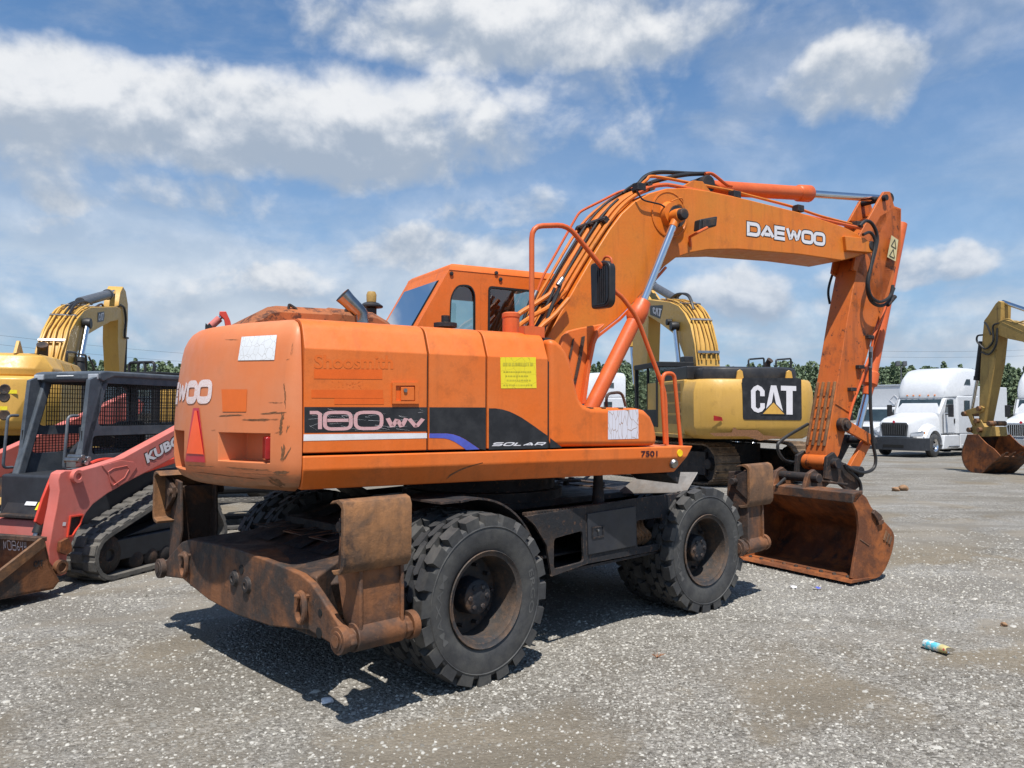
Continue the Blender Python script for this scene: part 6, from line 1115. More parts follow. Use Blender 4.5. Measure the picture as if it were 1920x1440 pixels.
# ---- box truck behind
def boxtruck(fr, label, group=None):
    T = thing('box_truck', fr, label, 'truck', group)
    B = MB().box((-8.4, -1.28, 1.05), (-1.5, 1.28, 3.75)).build('cargo_box', M['white'], T, .05)
    mb = MB()
    for a, b in (((-1.52, -1.29, 1.05), (-1.46, -1.20, 3.74)), ((-1.52, 1.20, 1.05), (-1.46, 1.29, 3.74)), ((-1.52, -1.2, 3.66), (-1.46, 1.2, 3.74))): mb.box(a, b)
    mb.build('corner_trim', M['alu'], B, .01)
    dm = [(-1.495, .62, 2.55), (-1.495, .92, 2.85), (-1.495, .62, 3.15), (-1.495, .32, 2.85)]; c = Vector((-1.495, .62, 2.85)); MB().ring([Vector(p) for p in dm], [c + (Vector(p) - c) * .86 for p in dm], (.02, 0, 0), 24).build('placard', M['decal_white'], B)
    mb = MB(); mb.loft([[Vector((x, y, z)) for x, z in ((-1.4, .75), (-.15, .75), (-.15, 1.55), (-.5, 2.35), (-1.4, 2.42))] for y in (-1.02, 1.02)]); C = mb.build('cab', M['white'], T, .06)
    MB().prism([(-.14, -.9, 1.60), (-.14, .9, 1.60), (-.46, .9, 2.27), (-.46, -.9, 2.27)], (.02, 0, .006)).build('windshield', plain_ws, C, .01)
    for s in (-1, 1):
        MB().prism([(-.35, s * 1.025, 1.62), (-1.2, s * 1.025, 1.6), (-1.2, s * 1.025, 2.25), (-.6, s * 1.025, 2.25)], (0, s * .008, 0)).build('side_window', plain_ws, C, .01)
        MB().box((-.12, s * 1.25 - .1, 1.6), (-.04, s * 1.25 + .1, 2.1)).build('mirror', M['blackp'], T, .02)
        MB().box((.9, min(s * .6, s * .95), .95), (1.03, max(s * .6, s * .95), 1.12)).build('headlight', M['lens'], T, .02)
    MB().loft([[Vector((x, -hw, .75)), Vector((x, -hw, z - .1)), Vector((x, -hw * .8, z)), Vector((x, hw * .8, z)), Vector((x, hw, z - .1)), Vector((x, hw, .75))] for x, hw, z in ((-.16, 1.0, 1.55), (.9, .9, 1.38), (1.0, .84, 1.28))]).build('hood', M['white'], T, .03)
    G = MB().box((1.0, -.55, .78), (1.04, .55, 1.28)).build('grille', M['grille'], T, .02)
    MB().box((.85, -1.15, .4), (1.12, 1.15, .72)).build('bumper', M['bumper'], T, .04)
    MB().box((-8.3, -.45, .65), (.8, .45, 1.05)).build('frame_rail', M['bumper'], T)
    for x in (0, -6.2):
        for s in (-1, 1): mb = MB(); mb.lathe([(.0, .1), (.26, .12), (.28, .15), (.44, .15), (.5, .1), (.5, -.12), (0, -.14)], (x, s * .98, .5), (0, s, 0), 24); mb.build('wheel', M['tyre'], T)
    return T
d_ = ray(1632, 800); yb_ = 45.; boxtruck(Fr(d_.x / d_.y * yb_, yb_, 236., gz(yb_)), 'white box truck half hidden behind the orange bucket cylinder', 'white box trucks')
boxtruck(Fr(d_.x / d_.y * yb_ + 3.6, yb_ + 1.4, 236., gz(yb_)), 'white box truck tucked behind the grey grilled semi truck', 'white box trucks')
# ---- machine with black roof and green glass behind the track loader
d_ = ray(292, 760); Xd = Fr(d_.x * 13.2, d_.y * 13.2, 200., gz(13.2)); WLd = thing('wheel_loader', Xd, 'yellow loader with black roofed glass cab glimpsed through the red loader mesh', 'wheel loader')
ex_cab(WLd, -.7, .75, -.75, .75, 1.05, 2.22)
mb = MB(); mb.prism([(-2.6, -.8, .6), (-2.6, -.8, 1.45), (-2.3, -.8, 1.6), (-.7, -.8, 1.6), (-.7, -.8, 1.05), (1.1, -.8, 1.05), (1.3, -.8, .6)], (0, 1.6, 0)); mb.build('body', M['yellow_old'], WLd, .06)
for y in (-.4, -.2): MB().tube(fil([(.2, y, 2.28), (.2, y, 2.50), (.2, y + .35, 2.50), (.2, y + .35, 2.28)], .06), .025, 8).build('roof_rail', M['blackp'], WLd)
for x in (-1.8, 1.0):
    for s in (-1, 1): mb = MB(); mb.lathe([(0, .12), (.3, .14), (.32, .2), (.55, .22), (.66, .14), (.67, 0), (.66, -.14), (0, -.2)], (x, s * .95, .67), (0, s, 0), 28); mb.build('wheel', M['tyre'], WLd)
MB().prism([(.9, -.5, 1.1), (2.4, -.5, .5), (2.6, -.5, .35), (2.4, -.5, .3), (.9, -.5, .8)], (0, 1.0, 0)).build('lift_arm', M['yellow_old'], WLd, .02); MB().prism([(2.4, -1.2, .05), (3.2, -1.2, .03), (2.5, -1.2, .15), (2.45, -1.2, .9), (2.35, -1.2, .9), (2.3, -1.2, .2)], (0, 2.4, 0)).build('bucket', M['rust'], WLd, .01)
# ---- small red excavator, only the tip of its boom shows above the counterweight
d_ = ray(400, 640); Xe = Fr(d_.x * 11.5, d_.y * 11.5, 250., gz(11.5)); ME = thing('mini_excavator', Xe, 'small red excavator whose arm tip peeks over the orange counterweight', 'mini excavator')
mb = MB(); mb.box((-1.0, -.6, .5), (.4, .6, .98)); mb.box((-.9, -.55, .98), (-.2, .3, 1.25)); HSe = mb.build('house', M['bumper'], ME, .08); MB().box((-.99, -.62, .93), (.2, .62, .985)).build('trim', M['red'], HSe, .01)
for s in (-1, 1): lp = loop_of([(.75, .22, .2), (-.75, .22, .2)], 8); mb = MB(); track_belt(mb, lp if sum(a[0] * b[1] - b[0] * a[1] for a, b in zip(lp, lp[1:] + lp[:1])) > 0 else lp[::-1], s * .6 - .14, s * .6 + .14, .03, .02, .1); mb.build('track', M['track'], ME)
P = Xe.pls([(432, 640), (430, 612), (408, 600), (398, 607)], 1, 0.)
MB().prism(Xe.pls([(452, 830), (440, 640), (432, 604), (424, 586), (412, 586), (411, 592), (420, 600), (427, 640), (434, 830)], 1, -.08), (0, .16, 0)).build('boom', M['red_deep'], ME, .01)
BCy = MB().cyl(*Xe.pls([(394, 613), (412, 597)], 1, -.02), .055, n=14).build('arm_cylinder', M['red'], ME, .006); MB().cyl(*Xe.pls([(411, 598), (419, 590)], 1, -.02), .03, n=10).build('piston_rod', M['chrome'], BCy)
MB().prism(Xe.pls([(385, 614), (386, 607), (390, 611), (393, 607), (398, 613), (397, 800), (389, 800)], 1, -.06), (0, .12, 0)).build('arm', M['hose'], ME, .006)
# ---- lamp post, overhead cables, litter, clods
d_ = ray(1690, 720); yl_ = 110.; LPx = d_.x / d_.y * yl_; gl_ = gz(yl_); Xp = Fr(LPx, yl_, 180., gl_); LPt = thing('flood_light_pole', Xp, 'tall grey pole with two flood lights against the pine woods', 'light pole')
hp = 1.67 + (763 - 674) / F * yl_ - gl_
MB().tube([(0, 0, 0), (0, 0, hp)], [.16, .10], 8).build('pole', M['grey_cyl'], LPt)
for s in (-1, 1): mb = MB(); mb.beam((0, 0, hp - .2), (0, s * .55, hp - .05), .08, .08); mb.loft([[Vector((x, s * .5 + y, hp + z)) for x, z in ((-.15, .0), (.25, .1), (.2, .75), (-.1, .7))] for y in (-.28, .28)]); mb.build('flood_light', M['grey_cyl'], LPt, .04)
CBm_ = plain('cable', (.10, .11, .12), .6)
def cable(pa, pb, ya_, yb2, label, sag=.8):
    a = CAMP + ray(*pa) * ya_; b = CAMP + ray(*pb) * yb2; P = [a.lerp(b, t / 16) - Vector((0, 0, sag * 4 * (t / 16) * (1 - t / 16))) for t in range(17)]
    o = MB().tube(P, .017, 5).build('overhead_cable', CBm_); tag(o, label, 'cable', 'overhead cables')
cable((-120, 614), (620, 676), 95, 140, 'upper thin overhead cable crossing the sky at the left'); cable((-120, 632), (620, 690), 95, 140, 'lower thin overhead cable crossing the sky at the left')
cable((1560, 656), (2050, 650), 120, 125, 'upper thin overhead cable before the woods at the right', .5); cable((1560, 667), (2050, 661), 120, 125, 'lower thin overhead cable before the woods at the right', .5)
def lump(name, px, py, size, mat, label, cat, seed, flat=.7, group=None):
    g = ground_at(px, py); rg = random.Random(seed); b = bmesh.new(); bmesh.ops.create_icosphere(b, subdivisions=3, radius=1)
    ph = [(rg.uniform(-4, 4), rg.uniform(-4, 4), rg.uniform(-4, 4), rg.uniform(0, 6)) for _ in range(7)]
    for v in b.verts:
        k = 1 + sum(.09 * math.sin(v.co.x * p[0] + v.co.y * p[1] + v.co.z * p[2] + p[3]) for p in ph); v.co = Vector((v.co.x * size * k * 1.2, v.co.y * size * k, v.co.z * size * k * flat))
    o = MB().build(name, M[mat], None, bmx=b, loc=(g.x, g.y, g.z + size * flat * .75)); tag(o, label, cat, group); return o
lump('dirt_clod', 1679, 921, .075, 'clod', 'left brown dirt clod of the pair on the gravel behind the bucket', 'clod', 1, .8, 'brown dirt clods'); lump('dirt_clod', 1693, 920, .085, 'clod', 'right brown dirt clod of the pair on the gravel behind the bucket', 'clod', 2, .75, 'brown dirt clods')
lump('dirt_clod', 1882, 1174, .022, 'clod', 'small orange brown lump on the gravel at the right edge', 'clod', 3, .8, 'brown dirt clods')
lump('pale_stone', 612, 1318, .03, 'decal_white', 'pale pebble on the gravel near the bottom left', 'stone', 5, .5)
# crushed spray can
g = ground_at(1756, 1222); ca = ground_at(1731, 1212); cb_ = ground_at(1782, 1227); ax = (cb_ - ca).normalized(); fr_c = Fr(g.x, g.y, math.degrees(math.atan2(ax.x, ax.y)), 0.)
Lc = (cb_ - ca).length * .95; CN = thing('spray_can', fr_c, 'crushed light blue spray can lying on the gravel', 'can'); rc = .033
t = NT('printed_can'); s_ = t.sep(); c = t.mix(t.ramp(t.noise(26., 3, .6), .45, .55), (.12, .55, .68), (.72, .78, .76)); c = t.mix(t.ramp(s_[0], Lc * .1, Lc * .22), c, (.55, .48, .22)); c = t.mix(t.ramp(t.noise(40., 3, .6, seed=3), .62, .66), c, (.5, .08, .08)); t.out(c, .3, .2)
N_ = 20; rings = []
for x, sc_r, fl_ in ((-Lc / 2, .55, 1), (-Lc / 2 + .006, .85, 1), (-Lc / 2 + .02, 1, 1), (0, 1, .95), (Lc * .3, 1.02, .85), (Lc * .42, 1.05, .7), (Lc * .5, 1.08, .55)): rings.append([Vector((x + (.012 * math.sin(a * 2 + 1) if x > Lc * .45 else 0), math.cos(a) * rc * sc_r * (2 - fl_) ** .5, rc + math.sin(a) * rc * sc_r * fl_)) for a in [2 * math.pi * k / N_ for k in range(N_)]])
MB().loft(rings, caps=False).build('can_body', t.mat, CN); r0 = rings[-1]; cc = sum(r0, Vector()) / N_; MB().add([*r0, cc - Vector((.02, 0, 0))], [(k, (k + 1) % N_, N_) for k in range(N_)]).build('can_end', M['alu'], CN); MB().lathe([(0, .006), (.012, .006), (.018, 0), (.018, -.004)], Vector((-Lc / 2, 0, rc)), (-1, 0, 0), 14).build('can_neck', M['alu'], CN)
for k, (px, py, m, lb) in enumerate(((1532, 1106, 'decal_blue', 'scrap of blue and white litter on the gravel below the bucket'), (1487, 1104, 'decal_clean', 'white paper scrap on the gravel below the bucket'))):
    g = ground_at(px, py); rg = random.Random(k); mb = MB(); A = [(rg.uniform(.6, 1.1) * .05 * math.cos(a), rg.uniform(.4, .9) * .03 * math.sin(a), rg.uniform(.004, .03)) for a in [k2 * math.pi / 4 for k2 in range(8)]]
    mb.add(A + [(0, 0, .03)], [(i, (i + 1) % 8, 8) for i in range(8)]); o = mb.build('litter_scrap', M[m], None, loc=(g.x, g.y, g.z + .002)); tag(o, lb, 'litter')
# dry grass tuft
g = ground_at(1232, 1233); mb = MB(); rg = random.Random(4)
for _ in range(16): a = rg.uniform(0, 6.28); l = rg.uniform(.03, .07); p = Vector((math.cos(a), math.sin(a), 0)); w = Vector((-p.y, p.x, 0)) * .0018; mb.add([w, -w, p * l * .6 + Vector((0, 0, l * .5)), p * l + Vector((0, 0, l * .6))], [(0, 1, 2), (1, 3, 2)])
tag(mb.build('dry_weed', plain('dry_weed', (.42, .20, .10), .8), None, loc=g), 'tiny dried orange weed tuft in the gravel', 'weed')
# ================================================================== pine woods along the horizon
def woods():
    rg = np.random.default_rng(5); V_ = []; Fc = []; base = 0; P0 = []
    for row, (y0, n) in enumerate(((150, 130), (154, 130), (159, 130), (165, 130), (172, 130))):
        for k in range(n):
            a = -.78 + 1.56 * (k + rg.uniform(-.4, .4)) / n; y = y0 + rg.uniform(-3, 3); x = y * math.tan(a) if abs(a) < 1.2 else 0
            und = .5 * math.sin(a * 9 + 1) + .35 * math.sin(a * 23 + row); h = 10.6 + und * 1.2 + rg.normal(0, .7) + .45 * row + (.6 if abs(a) > .3 else 0)
            P0.append((x, y, h, rg.uniform(2.0, 3.2), 0 if rg.random() < .85 else 1))
    cols = []
    for x, y, h, r, kind in P0:
        gz_ = gz(y); n = 720; zf = rg.random(n) ** .8
        if kind == 0: rad = r * (1 - zf) ** .7 * (.55 + .5 * np.abs(np.sin(zf * 17 + x))) + .12
        else: rad = r * 1.25 * np.sqrt(np.clip(1 - (zf * 2 - 1) ** 2, .03, 1))
        t = rg.random(n) * 6.283; rr_ = rad * np.sqrt(rg.random(n)) ; z = gz_ + h * (.10 + .90 * zf)
        c = np.stack([x + rr_ * np.cos(t), y + rr_ * np.sin(t), z], 1); s = rg.uniform(.15, .34, n)
        d1 = rg.normal(0, 1, (n, 3)); d1 /= np.linalg.norm(d1, axis=1)[:, None]; d2 = rg.normal(0, 1, (n, 3)); d2 -= (d2 * d1).sum(1)[:, None] * d1; d2 /= np.linalg.norm(d2, axis=1)[:, None]
        q = np.stack([c - d1 * s[:, None] - d2 * s[:, None] * .6, c + d1 * s[:, None] - d2 * s[:, None] * .5, c + d1 * s[:, None] * .5 + d2 * s[:, None], c - d1 * s[:, None] * .6 + d2 * s[:, None] * .8], 1); V_.append(q.reshape(-1, 3))
    co = np.concatenate(V_).astype(np.float32); nq = len(co) // 4
    me = bpy.data.meshes.new('pine_woods'); me.vertices.add(len(co)); me.vertices.foreach_set('co', co.ravel()); me.loops.add(nq * 4); me.loops.foreach_set('vertex_index', np.arange(nq * 4, dtype=np.int32)); me.polygons.add(nq); me.polygons.foreach_set('loop_start', np.arange(0, nq * 4, 4, dtype=np.int32)); me.polygons.foreach_set('loop_total', np.full(nq, 4, dtype=np.int32)); me.update(calc_edges=True)
    t = NT('hazy_pine_foliage'); k = t.n('ShaderNodeNewGeometry'); c = t.mix(k.outputs['Random Per Island'], (.12, .165, .095), (.19, .24, .14)); c = t.mix(t.ramp(t.noise(.12, 4, .6), .4, .65, 0, .6), c, (.12, .165, .095))  # greens lightened, distance haze is put into the leaf colour
    me.materials.append(t.out(c, .8, 0, .2)); b = bpy.data.objects.new('pine_woods', me); COL.objects.link(b); tag(b, 'dark green pine woods along the horizon behind the yard', 'woods', kind='stuff')
    mb = MB()
    for x, y, h, r, kind in P0[:120]: mb.tube([(x, y, gz(y)), (x + .1, y, gz(y) + h * .9)], [.18, .05], 5, caps=False)
    tr = mb.build('trunks', plain('pine_bark', (.10, .075, .055), .9), b); tr['kind'] = 'stuff'
woods()
# ================================================================== ground, sky, light
_wv = RNG.uniform(-1, 1, (14, 2)); _ph = RNG.uniform(0, 6.28, 14)
def dirt_field(x, y):
    """bare brown earth (1) against gravel (0): one field for the ground sheet and for where the stones lie"""
    x = np.asarray(x, float); y = np.asarray(y, float); wx = x + .5 * np.sin(y * 1.3 + 1) + .25 * np.sin(x * 3.1 + y * 2.2); wy = y + .5 * np.sin(x * 1.1 + 2) + .25 * np.sin(x * 2.7 - y * 3.3); s = 0; tot = 0
    for k in range(14):
        f = .55 * 1.32 ** k; d = _wv[k] / (np.hypot(*_wv[k]) + 1e-6); a = 1 / f ** .62; s = s + a * np.sin((wx * d[0] * f * .8 + wy * d[1] * f * 1.25) * 1.5 + _ph[k]); tot += a * a / 2
    return s / math.sqrt(tot)
def ground():
    xs = sorted(set([round(x, 2) for x in np.arange(-9, 12.01, .11)] + [round(x, 2) for x in np.arange(-22, 30.01, .6)] + [-900, -400, -200, -120, -80, -50, -35, -28, 36, 50, 80, 120, 200, 400, 900])); ys = sorted(set([round(y, 2) for y in np.arange(2, 16.01, .11)] + [-300, -80, -30, -14, -6, -2, 0, 1, 17, 18, 19, 20, 21, 23, 25, 27, 29, 31, 33, 36, 39, 42, 46, 50, 60, 70, 76, 90, 120, 200, 400, 900, 2000]))
    v = [(x, y, gz(y)) for y in ys for x in xs]; m = len(xs)
    f = [(j * m + i, j * m + i + 1, (j + 1) * m + i + 1, (j + 1) * m + i) for j in range(len(ys) - 1) for i in range(m - 1)]
    t = NT('gravel_ground'); P = t.tc.outputs['Object']
    def vor(sc, feat='F1', rnd_=1.):
        k = t.n('ShaderNodeTexVoronoi'); k.feature = feat; t.l(P, k.inputs['Vector']); k.inputs['Scale'].default_value = sc; k.inputs['Randomness'].default_value = rnd_; return k
    def gray(k, lo, hi, a, b, sat=.06):
        s = t.n('ShaderNodeSeparateColor'); t.l(k.outputs['Color'], s.inputs[0]); return t.mix(t.ramp(s.outputs[0], lo, hi), a, b)
    v1, v2, v3 = vor(42), vor(90), vor(20)
    c1 = gray(v1, .1, 1., (.094, .087, .075), (.54, .515, .465)); c2 = gray(v2, 0, 1., (.10, .092, .078), (.43, .405, .36))
    c = t.mix(t.ramp(t.noise(6., 5), .42, .58), c1, c2)
    # darker towards the gaps between stones
    e1 = t.ramp(v1.outputs['Distance'], .35, .75); c = t.mix(t.math('MULTIPLY', e1, .5), c, (.11, .096, .075))
    dirtc = t.mix(t.ramp(t.noise(45., 6, .7), .35, .7), (.145, .118, .08), (.26, .212, .145))
    at = t.n('ShaderNodeAttribute'); at.attribute_name = 'dirt'; e_ = t.math('ADD', at.outputs['Fac'], t.math('MULTIPLY', t.math('SUBTRACT', t.noise(9., 7, .7), .5), 1.1)); pf = t.ramp(e_, .3, 1.0); pf2 = t.ramp(t.noise(2.6, 7, .68, seed=9), .56, .66)
    dm = t.math('MAXIMUM', t.math('MULTIPLY', pf, .8), t.math('MULTIPLY', pf2, .6)); c = t.mix(dm, c, dirtc)
    # long streaks where tracks have dragged the surface
    st = t.ramp(t.noise(1., 6, .65, stretch=(.10, .9, 1), seed=4), .52, .62); c = t.mix(t.math('MULTIPLY', st, .5), c, (.19, .175, .15))
    st2 = t.ramp(t.noise(1., 5, .6, stretch=(.05, .35, 1), seed=14), .5, .6); c = t.mix(t.math('MULTIPLY', st2, .30), c, (.36, .355, .34))
    c = t.mix(t.ramp(t.noise(.25, 4, .6, seed=2), .4, .65, 0, .35), c, (.18, .168, .148))
    mot = t.ramp(t.noise(1.1, 6, .62, stretch=(.7, 1.3, 1), seed=23, dist=.5), .46, .60); c = t.mix(t.math('MULTIPLY', mot, .42), c, (.115, .100, .078))
    sp = gray(v3, .93, .96, (0, 0, 0), (1, 1, 1)); 
    h = t.math('SUBTRACT', t.math('MULTIPLY', t.noise(50., 6, .7), .8), t.math('MULTIPLY', t.math('ADD', v1.outputs['Distance'], t.math('MULTIPLY', v2.outputs['Distance'], .5)), t.math('SUBTRACT', 1., t.math('MULTIPLY', dm, .7))))
    t.bump(h, .75, .022); m_ = t.out(c, .92, 0, .2)
    o = MB().add(v, f).build('ground', m_); me = o.data; at = me.attributes.new('dirt', 'FLOAT', 'POINT'); co = np.empty(len(me.vertices) * 3, np.float32); me.vertices.foreach_get('co', co); co = co.reshape(-1, 3); at.data.foreach_set('value', dirt_field(co[:, 0], co[:, 1]).astype(np.float32)); tag(o, 'grey gravel yard with brown dirt patches', 'ground', kind='structure'); return o
ground()
def stones():
    """loose stones lying on the yard, thickest near the camera: one mesh"""
    N = 250000; rg = RNG
    d = 2.3 + (rg.random(N) ** 1.35) * 10.5; a = (rg.random(N) - .5) * 1.45; x, y = d * np.sin(a), d * np.cos(a)
    df = dirt_field(x, y); keep = rg.random(N) < np.clip(.66 - .40 * df, .22, 1.); x, y, d = x[keep], y[keep], d[keep]; n = len(x)
    r = (.0032 + .0095 * rg.random(n) ** 3.4) * (.85 + .06 * d); big = rg.random(n) < .006; r[big] *= 2.
    th = np.linspace(0, 2 * np.pi, 6)[:5]
    base = np.array([[np.cos(t), np.sin(t), .0] for t in th] + [[.62 * np.cos(t + .6), .62 * np.sin(t + .6), .62] for t in th]); nb = 10
    fc = [(i, (i + 1) % 5, 5 + (i + 1) % 5, 5 + i) for i in range(5)] + [(5, 6, 7, 8, 9)]
    ro = rg.random(n) * 6.283; sx = .75 + .6 * rg.random(n); sy = .6 + .5 * rg.random(n); sz = .5 + .5 * rg.random(n)
    P = np.repeat(base[None], n, 0) * (1 + rg.normal(0, .16, (n, nb, 1))); P[:, :, 0] *= sx[:, None]; P[:, :, 1] *= sy[:, None]; P[:, :, 2] *= sz[:, None]; P *= r[:, None, None]
    X = P[:, :, 0] * np.cos(ro)[:, None] - P[:, :, 1] * np.sin(ro)[:, None] + x[:, None]; Y = P[:, :, 0] * np.sin(ro)[:, None] + P[:, :, 1] * np.cos(ro)[:, None] + y[:, None]
    gzv = np.where(y > 13, -.012 * (y - 13) ** 2 / (np.maximum(y - 13, 0) + 3), 0.)
    Z = P[:, :, 2] + gzv[:, None] - .001; co = np.stack([X, Y, Z], -1).reshape(-1, 3)
    me = bpy.data.meshes.new('gravel'); me.vertices.add(len(co)); me.vertices.foreach_set('co', co.ravel().astype(np.float32))
    quad = np.array(fc[:5]); idx = np.arange(n)[:, None, None] * nb; q = (quad[None] + idx).reshape(n, -1); p5 = np.array(fc[5])[None] + np.arange(n)[:, None] * nb
    loops = np.concatenate([q, p5], 1).ravel(); tot = np.tile([4] * 5 + [5], n); st = np.concatenate([[0], np.cumsum(tot)[:-1]])
    me.loops.add(len(loops)); me.loops.foreach_set('vertex_index', loops.astype(np.int32)); me.polygons.add(len(tot)); me.polygons.foreach_set('loop_start', st.astype(np.int32)); me.polygons.foreach_set('loop_total', tot.astype(np.int32)); me.update(calc_edges=True); me.validate()
    t = NT('gravel_stone'); k = t.n('ShaderNodeNewGeometry'); f = k.outputs['Random Per Island']
    c = t.mix(t.math('POWER', f, 1.6), (.15, .142, .125), (.46, .445, .405)); c = t.mix(t.ramp(t.noise(60., 4), .4, .7, 0, .3), c, (.3, .27, .22)); me.materials.append(t.out(c, .85, 0, .3))
    o = bpy.data.objects.new('gravel', me); COL.objects.link(o); tag(o, 'pale loose gravel stones scattered over the yard', 'gravel', kind='stuff')
stones()
# sun stands behind the camera, high
SUN_EL, SUN_TRAVEL = 65.5, -4.                               # elevation; azimuth the light travels towards (from +Y to +X)
ld = bpy.data.lights.new('sun', 'SUN'); ld.energy = 5.; ld.angle = R(.53); ld.color = (1, .955, .89); lo = bpy.data.objects.new('sun', ld); COL.objects.link(lo)
dv = Vector((math.sin(R(SUN_TRAVEL)) * math.cos(R(SUN_EL)), math.cos(R(SUN_TRAVEL)) * math.cos(R(SUN_EL)), -math.sin(R(SUN_EL)))); lo.rotation_euler = dv.to_track_quat('-Z', 'Y').to_euler(); lo.location = (0, -20, 40)
wd = bpy.data.worlds.new('World'); SC.world = wd; wd.use_nodes = True; nt = wd.node_tree; bg = nt.nodes['Background']
def N(k): return nt.nodes.new(k)
def L(a, b): nt.links.new(a, b)
def MA(op, a, b=0., c=0., clamp=False):
    k = N('ShaderNodeMath'); k.operation = op; k.use_clamp = clamp
    for i, x in enumerate((a, b, c)):
        if isinstance(x, bpy.types.NodeSocket): L(x, k.inputs[i])
        else: k.inputs[i].default_value = x
    return k.outputs[0]
def MR_(f, a, b, c=0., d=1., sm=True):
    k = N('ShaderNodeMapRange'); k.clamp = True; k.interpolation_type = 'SMOOTHSTEP' if sm else 'LINEAR'
    L(f, k.inputs[0])
    for i, x in enumerate((a, b, c, d)):
        if isinstance(x, bpy.types.NodeSocket): L(x, k.inputs[i + 1])
        else: k.inputs[i + 1].default_value = x
    return k.outputs[0]
def MX(f, a, b):
    k = N('ShaderNodeMix'); k.data_type = 'RGBA'
    if isinstance(f, float): k.inputs[0].default_value = f
    else: L(f, k.inputs[0])
    for i, c in ((6, a), (7, b)):
        if isinstance(c, tuple): k.inputs[i].default_value = (*c, 1)
        else: L(c, k.inputs[i])
    return k.outputs[2]
sky = N('ShaderNodeTexSky'); sky.sky_type = 'NISHITA'; sky.sun_disc = False; sky.sun_elevation = R(SUN_EL); sky.sun_rotation = R(180 + SUN_TRAVEL); sky.air_density = 1.0; sky.dust_density = 1.0; sky.ozone_density = 2.2
tc = N('ShaderNodeTexCoord'); D = tc.outputs['Generated']; sp = N('ShaderNodeSeparateXYZ'); L(D, sp.inputs[0])
def lin(s): s /= 255.; return s / 12.92 if s < .04045 else ((s + .055) / 1.055) ** 2.4
def c255(r, g, b): return (lin(r), lin(g), lin(b))
STR = .09; SKY = .86
# the direction in degrees: azimuth (from +Y to +X) and elevation
azm = MA('MULTIPLY', MA('ARCTAN2', sp.outputs[0], sp.outputs[1]), 57.29578); elv = MA('MULTIPLY', MA('ARCSINE', sp.outputs[2]), 57.29578)
cb = N('ShaderNodeCombineXYZ'); L(azm, cb.inputs[0]); L(elv, cb.inputs[1])
def nz(sc, det, rough, loc=(0, 0, 0), st=(1, 1, 1), dist=0.):
    m = N('ShaderNodeMapping'); L(cb.outputs[0], m.inputs[0]); m.inputs['Location'].default_value = loc; m.inputs['Scale'].default_value = st
    k = N('ShaderNodeTexNoise'); L(m.outputs[0], k.inputs['Vector']); k.inputs['Scale'].default_value = sc; k.inputs['Detail'].default_value = det; k.inputs['Roughness'].default_value = rough; k.inputs['Distortion'].default_value = dist; return k.outputs['Fac']
def ae(px, py): d = ray(px, py); return math.degrees(math.atan2(d.x, d.y)), math.degrees(math.asin(d.z / d.length))
# cloud banks: centre px, half sizes in px, strength, base (0 = grey body, 1 = bright)
BANKS = [(440, 235, 560, 110, 1.0), (120, 250, 260, 110, .7), (770, 225, 250, 110, .7), (200, 350, 420, 60, .6), (970, 60, 400, 95, .95), (1060, 190, 190, 120, .5), (1565, 150, 190, 85, .85), (1090, 245, 130, 60, .45), (960, 400, 180, 45, .55), (850, 480, 260, 60, .8), (640, 540, 380, 50, .6), (180, 440, 380, 50, .45), (1440, 560, 250, 70, .75), (1740, 500, 120, 45, .8), (300, 570, 420, 60, .5), (1850, 560, 240, 70, .5), (1000, 560, 300, 60, .55), (1500, 640, 600, 50, .55), (500, 640, 700, 40, .55), (-500, 300, 400, 150, .8), (2500, 350, 400, 160, .8)]
warp = MA('MULTIPLY', MA('SUBTRACT', nz(.16, 4, .6, (3, 7, 0)), .5), 3.2); warp2 = MA('MULTIPLY', MA('SUBTRACT', nz(.16, 4, .6, (31, 17, 5)), .5), 5.)
A2 = MA('ADD', azm, warp2); E2 = MA('ADD', elv, warp)
cov = None; shade = None
for px, py, hx, hy, w in BANKS:
    a0, e0 = ae(px, py); a1, _ = ae(px + hx, py); _, e1 = ae(px, py - hy); sa, se = abs(a1 - a0), abs(e1 - e0)
    dx = MA('DIVIDE', MA('SUBTRACT', A2, a0), sa); dy = MA('DIVIDE', MA('SUBTRACT', E2, e0), se)
    q = MA('ADD', MA('MULTIPLY', dx, dx), MA('MULTIPLY', dy, dy)); g = MA('MULTIPLY', MA('EXPONENT', MA('MULTIPLY', MA('MULTIPLY', q, q), -.75)), w)
    cov = g if cov is None else MA('MAXIMUM', cov, g)
    s_ = MA('MULTIPLY', g, MA('ADD', dy, .15)); shade = s_ if shade is None else MA('ADD', shade, s_)
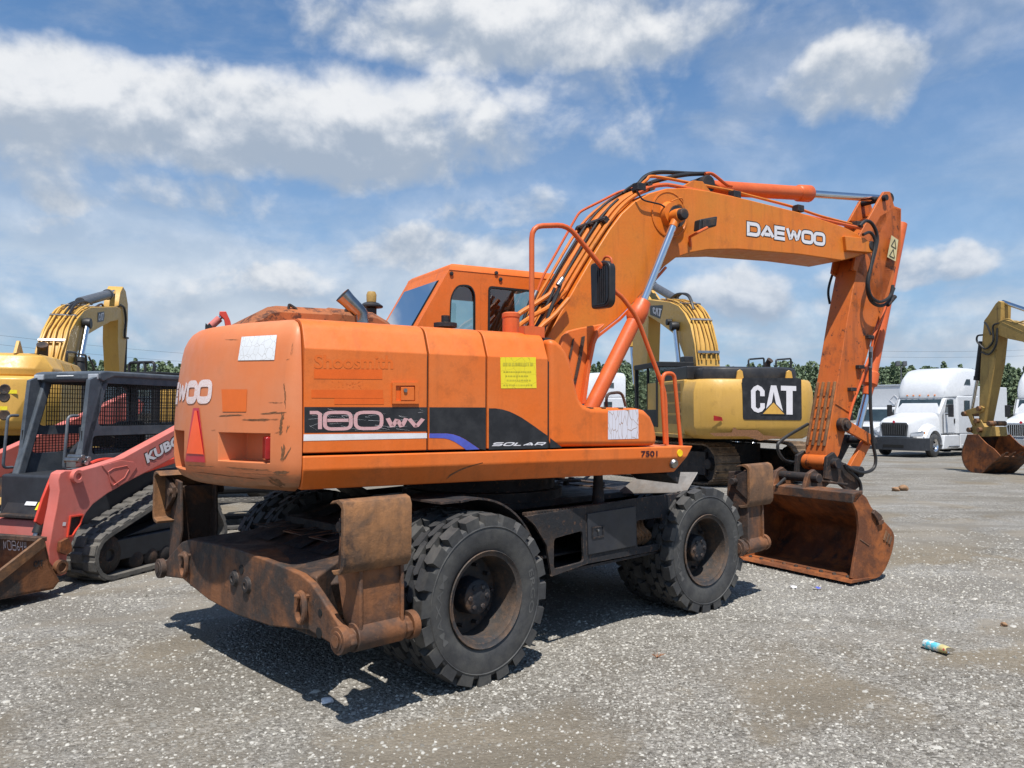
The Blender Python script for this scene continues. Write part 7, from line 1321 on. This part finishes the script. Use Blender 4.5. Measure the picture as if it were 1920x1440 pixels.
f1 = nz(.15, 10, .55, (0, 0, 0), (.9, 1.15, 1), .15); f2 = nz(.15, 10, .55, (0, 1.3, 0), (.9, 1.15, 1), .15)      # the same field a little higher: lit tops
wis = nz(.10, 8, .6, (12, 3, 8), (.6, 1.3, 1), .3)
body = MA('ADD', MA('MULTIPLY', cov, 1.0), MA('MULTIPLY', MA('SUBTRACT', f1, .5), 1.8))
dens = MR_(body, .12, .84)
thin = MA('MULTIPLY', MA('MULTIPLY', MR_(wis, .42, .70), .48), MR_(elv, 32., 48., 1., .15))
hz_ = MR_(elv, 3., 27., 1., 0.)                               # milkier towards the horizon
alpha = MA('MAXIMUM', dens, MA('MAXIMUM', thin, MA('MULTIPLY', hz_, MR_(wis, .30, .62, .52, 1.))))
lit = MA('ADD', MA('ADD', MA('MULTIPLY', MA('SUBTRACT', f1, f2), 2.6), MA('MULTIPLY', shade, .55)), .46, clamp=True)
lit = MA('ADD', MA('MULTIPLY', lit, .8), MA('MULTIPLY', MA('SUBTRACT', nz(.35, 5, .6, (5, 5, 5)), .5), .5), clamp=True)
sv = lambda c: tuple(x * SKY / STR for x in c)
ccol = MX(MR_(lit, .15, .85), sv(c255(160, 173, 190)), sv(c255(229, 231, 234)))
far = MX(MR_(wis, .4, .65), sv(c255(146, 174, 207)), sv(c255(200, 210, 221)))
ccol = MX(MA('MULTIPLY', hz_, MA('SUBTRACT', 1., MA('MULTIPLY', dens, .75))), ccol, far)
skc = N('ShaderNodeMix'); skc.data_type = 'RGBA'; skc.blend_type = 'MULTIPLY'; skc.inputs[0].default_value = 1.; L(sky.outputs[0], skc.inputs[6]); skc.inputs[7].default_value = (.80, 1.08, 1.26, 1)
L(MX(alpha, skc.outputs[2], ccol), bg.inputs[0]); bg.inputs[1].default_value = STR
wd.cycles.sampling_method = 'MANUAL'; wd.cycles.sample_map_resolution = 512
SC.view_settings.view_transform = 'Standard'; SC.view_settings.look = 'None'; SC.view_settings.gamma = 1; SC.view_settings.exposure = 0.36
SC.cycles.max_bounces = 6; SC.cycles.transparent_max_bounces = 12; SC.cycles.caustics_reflective = False; SC.cycles.caustics_refractive = False
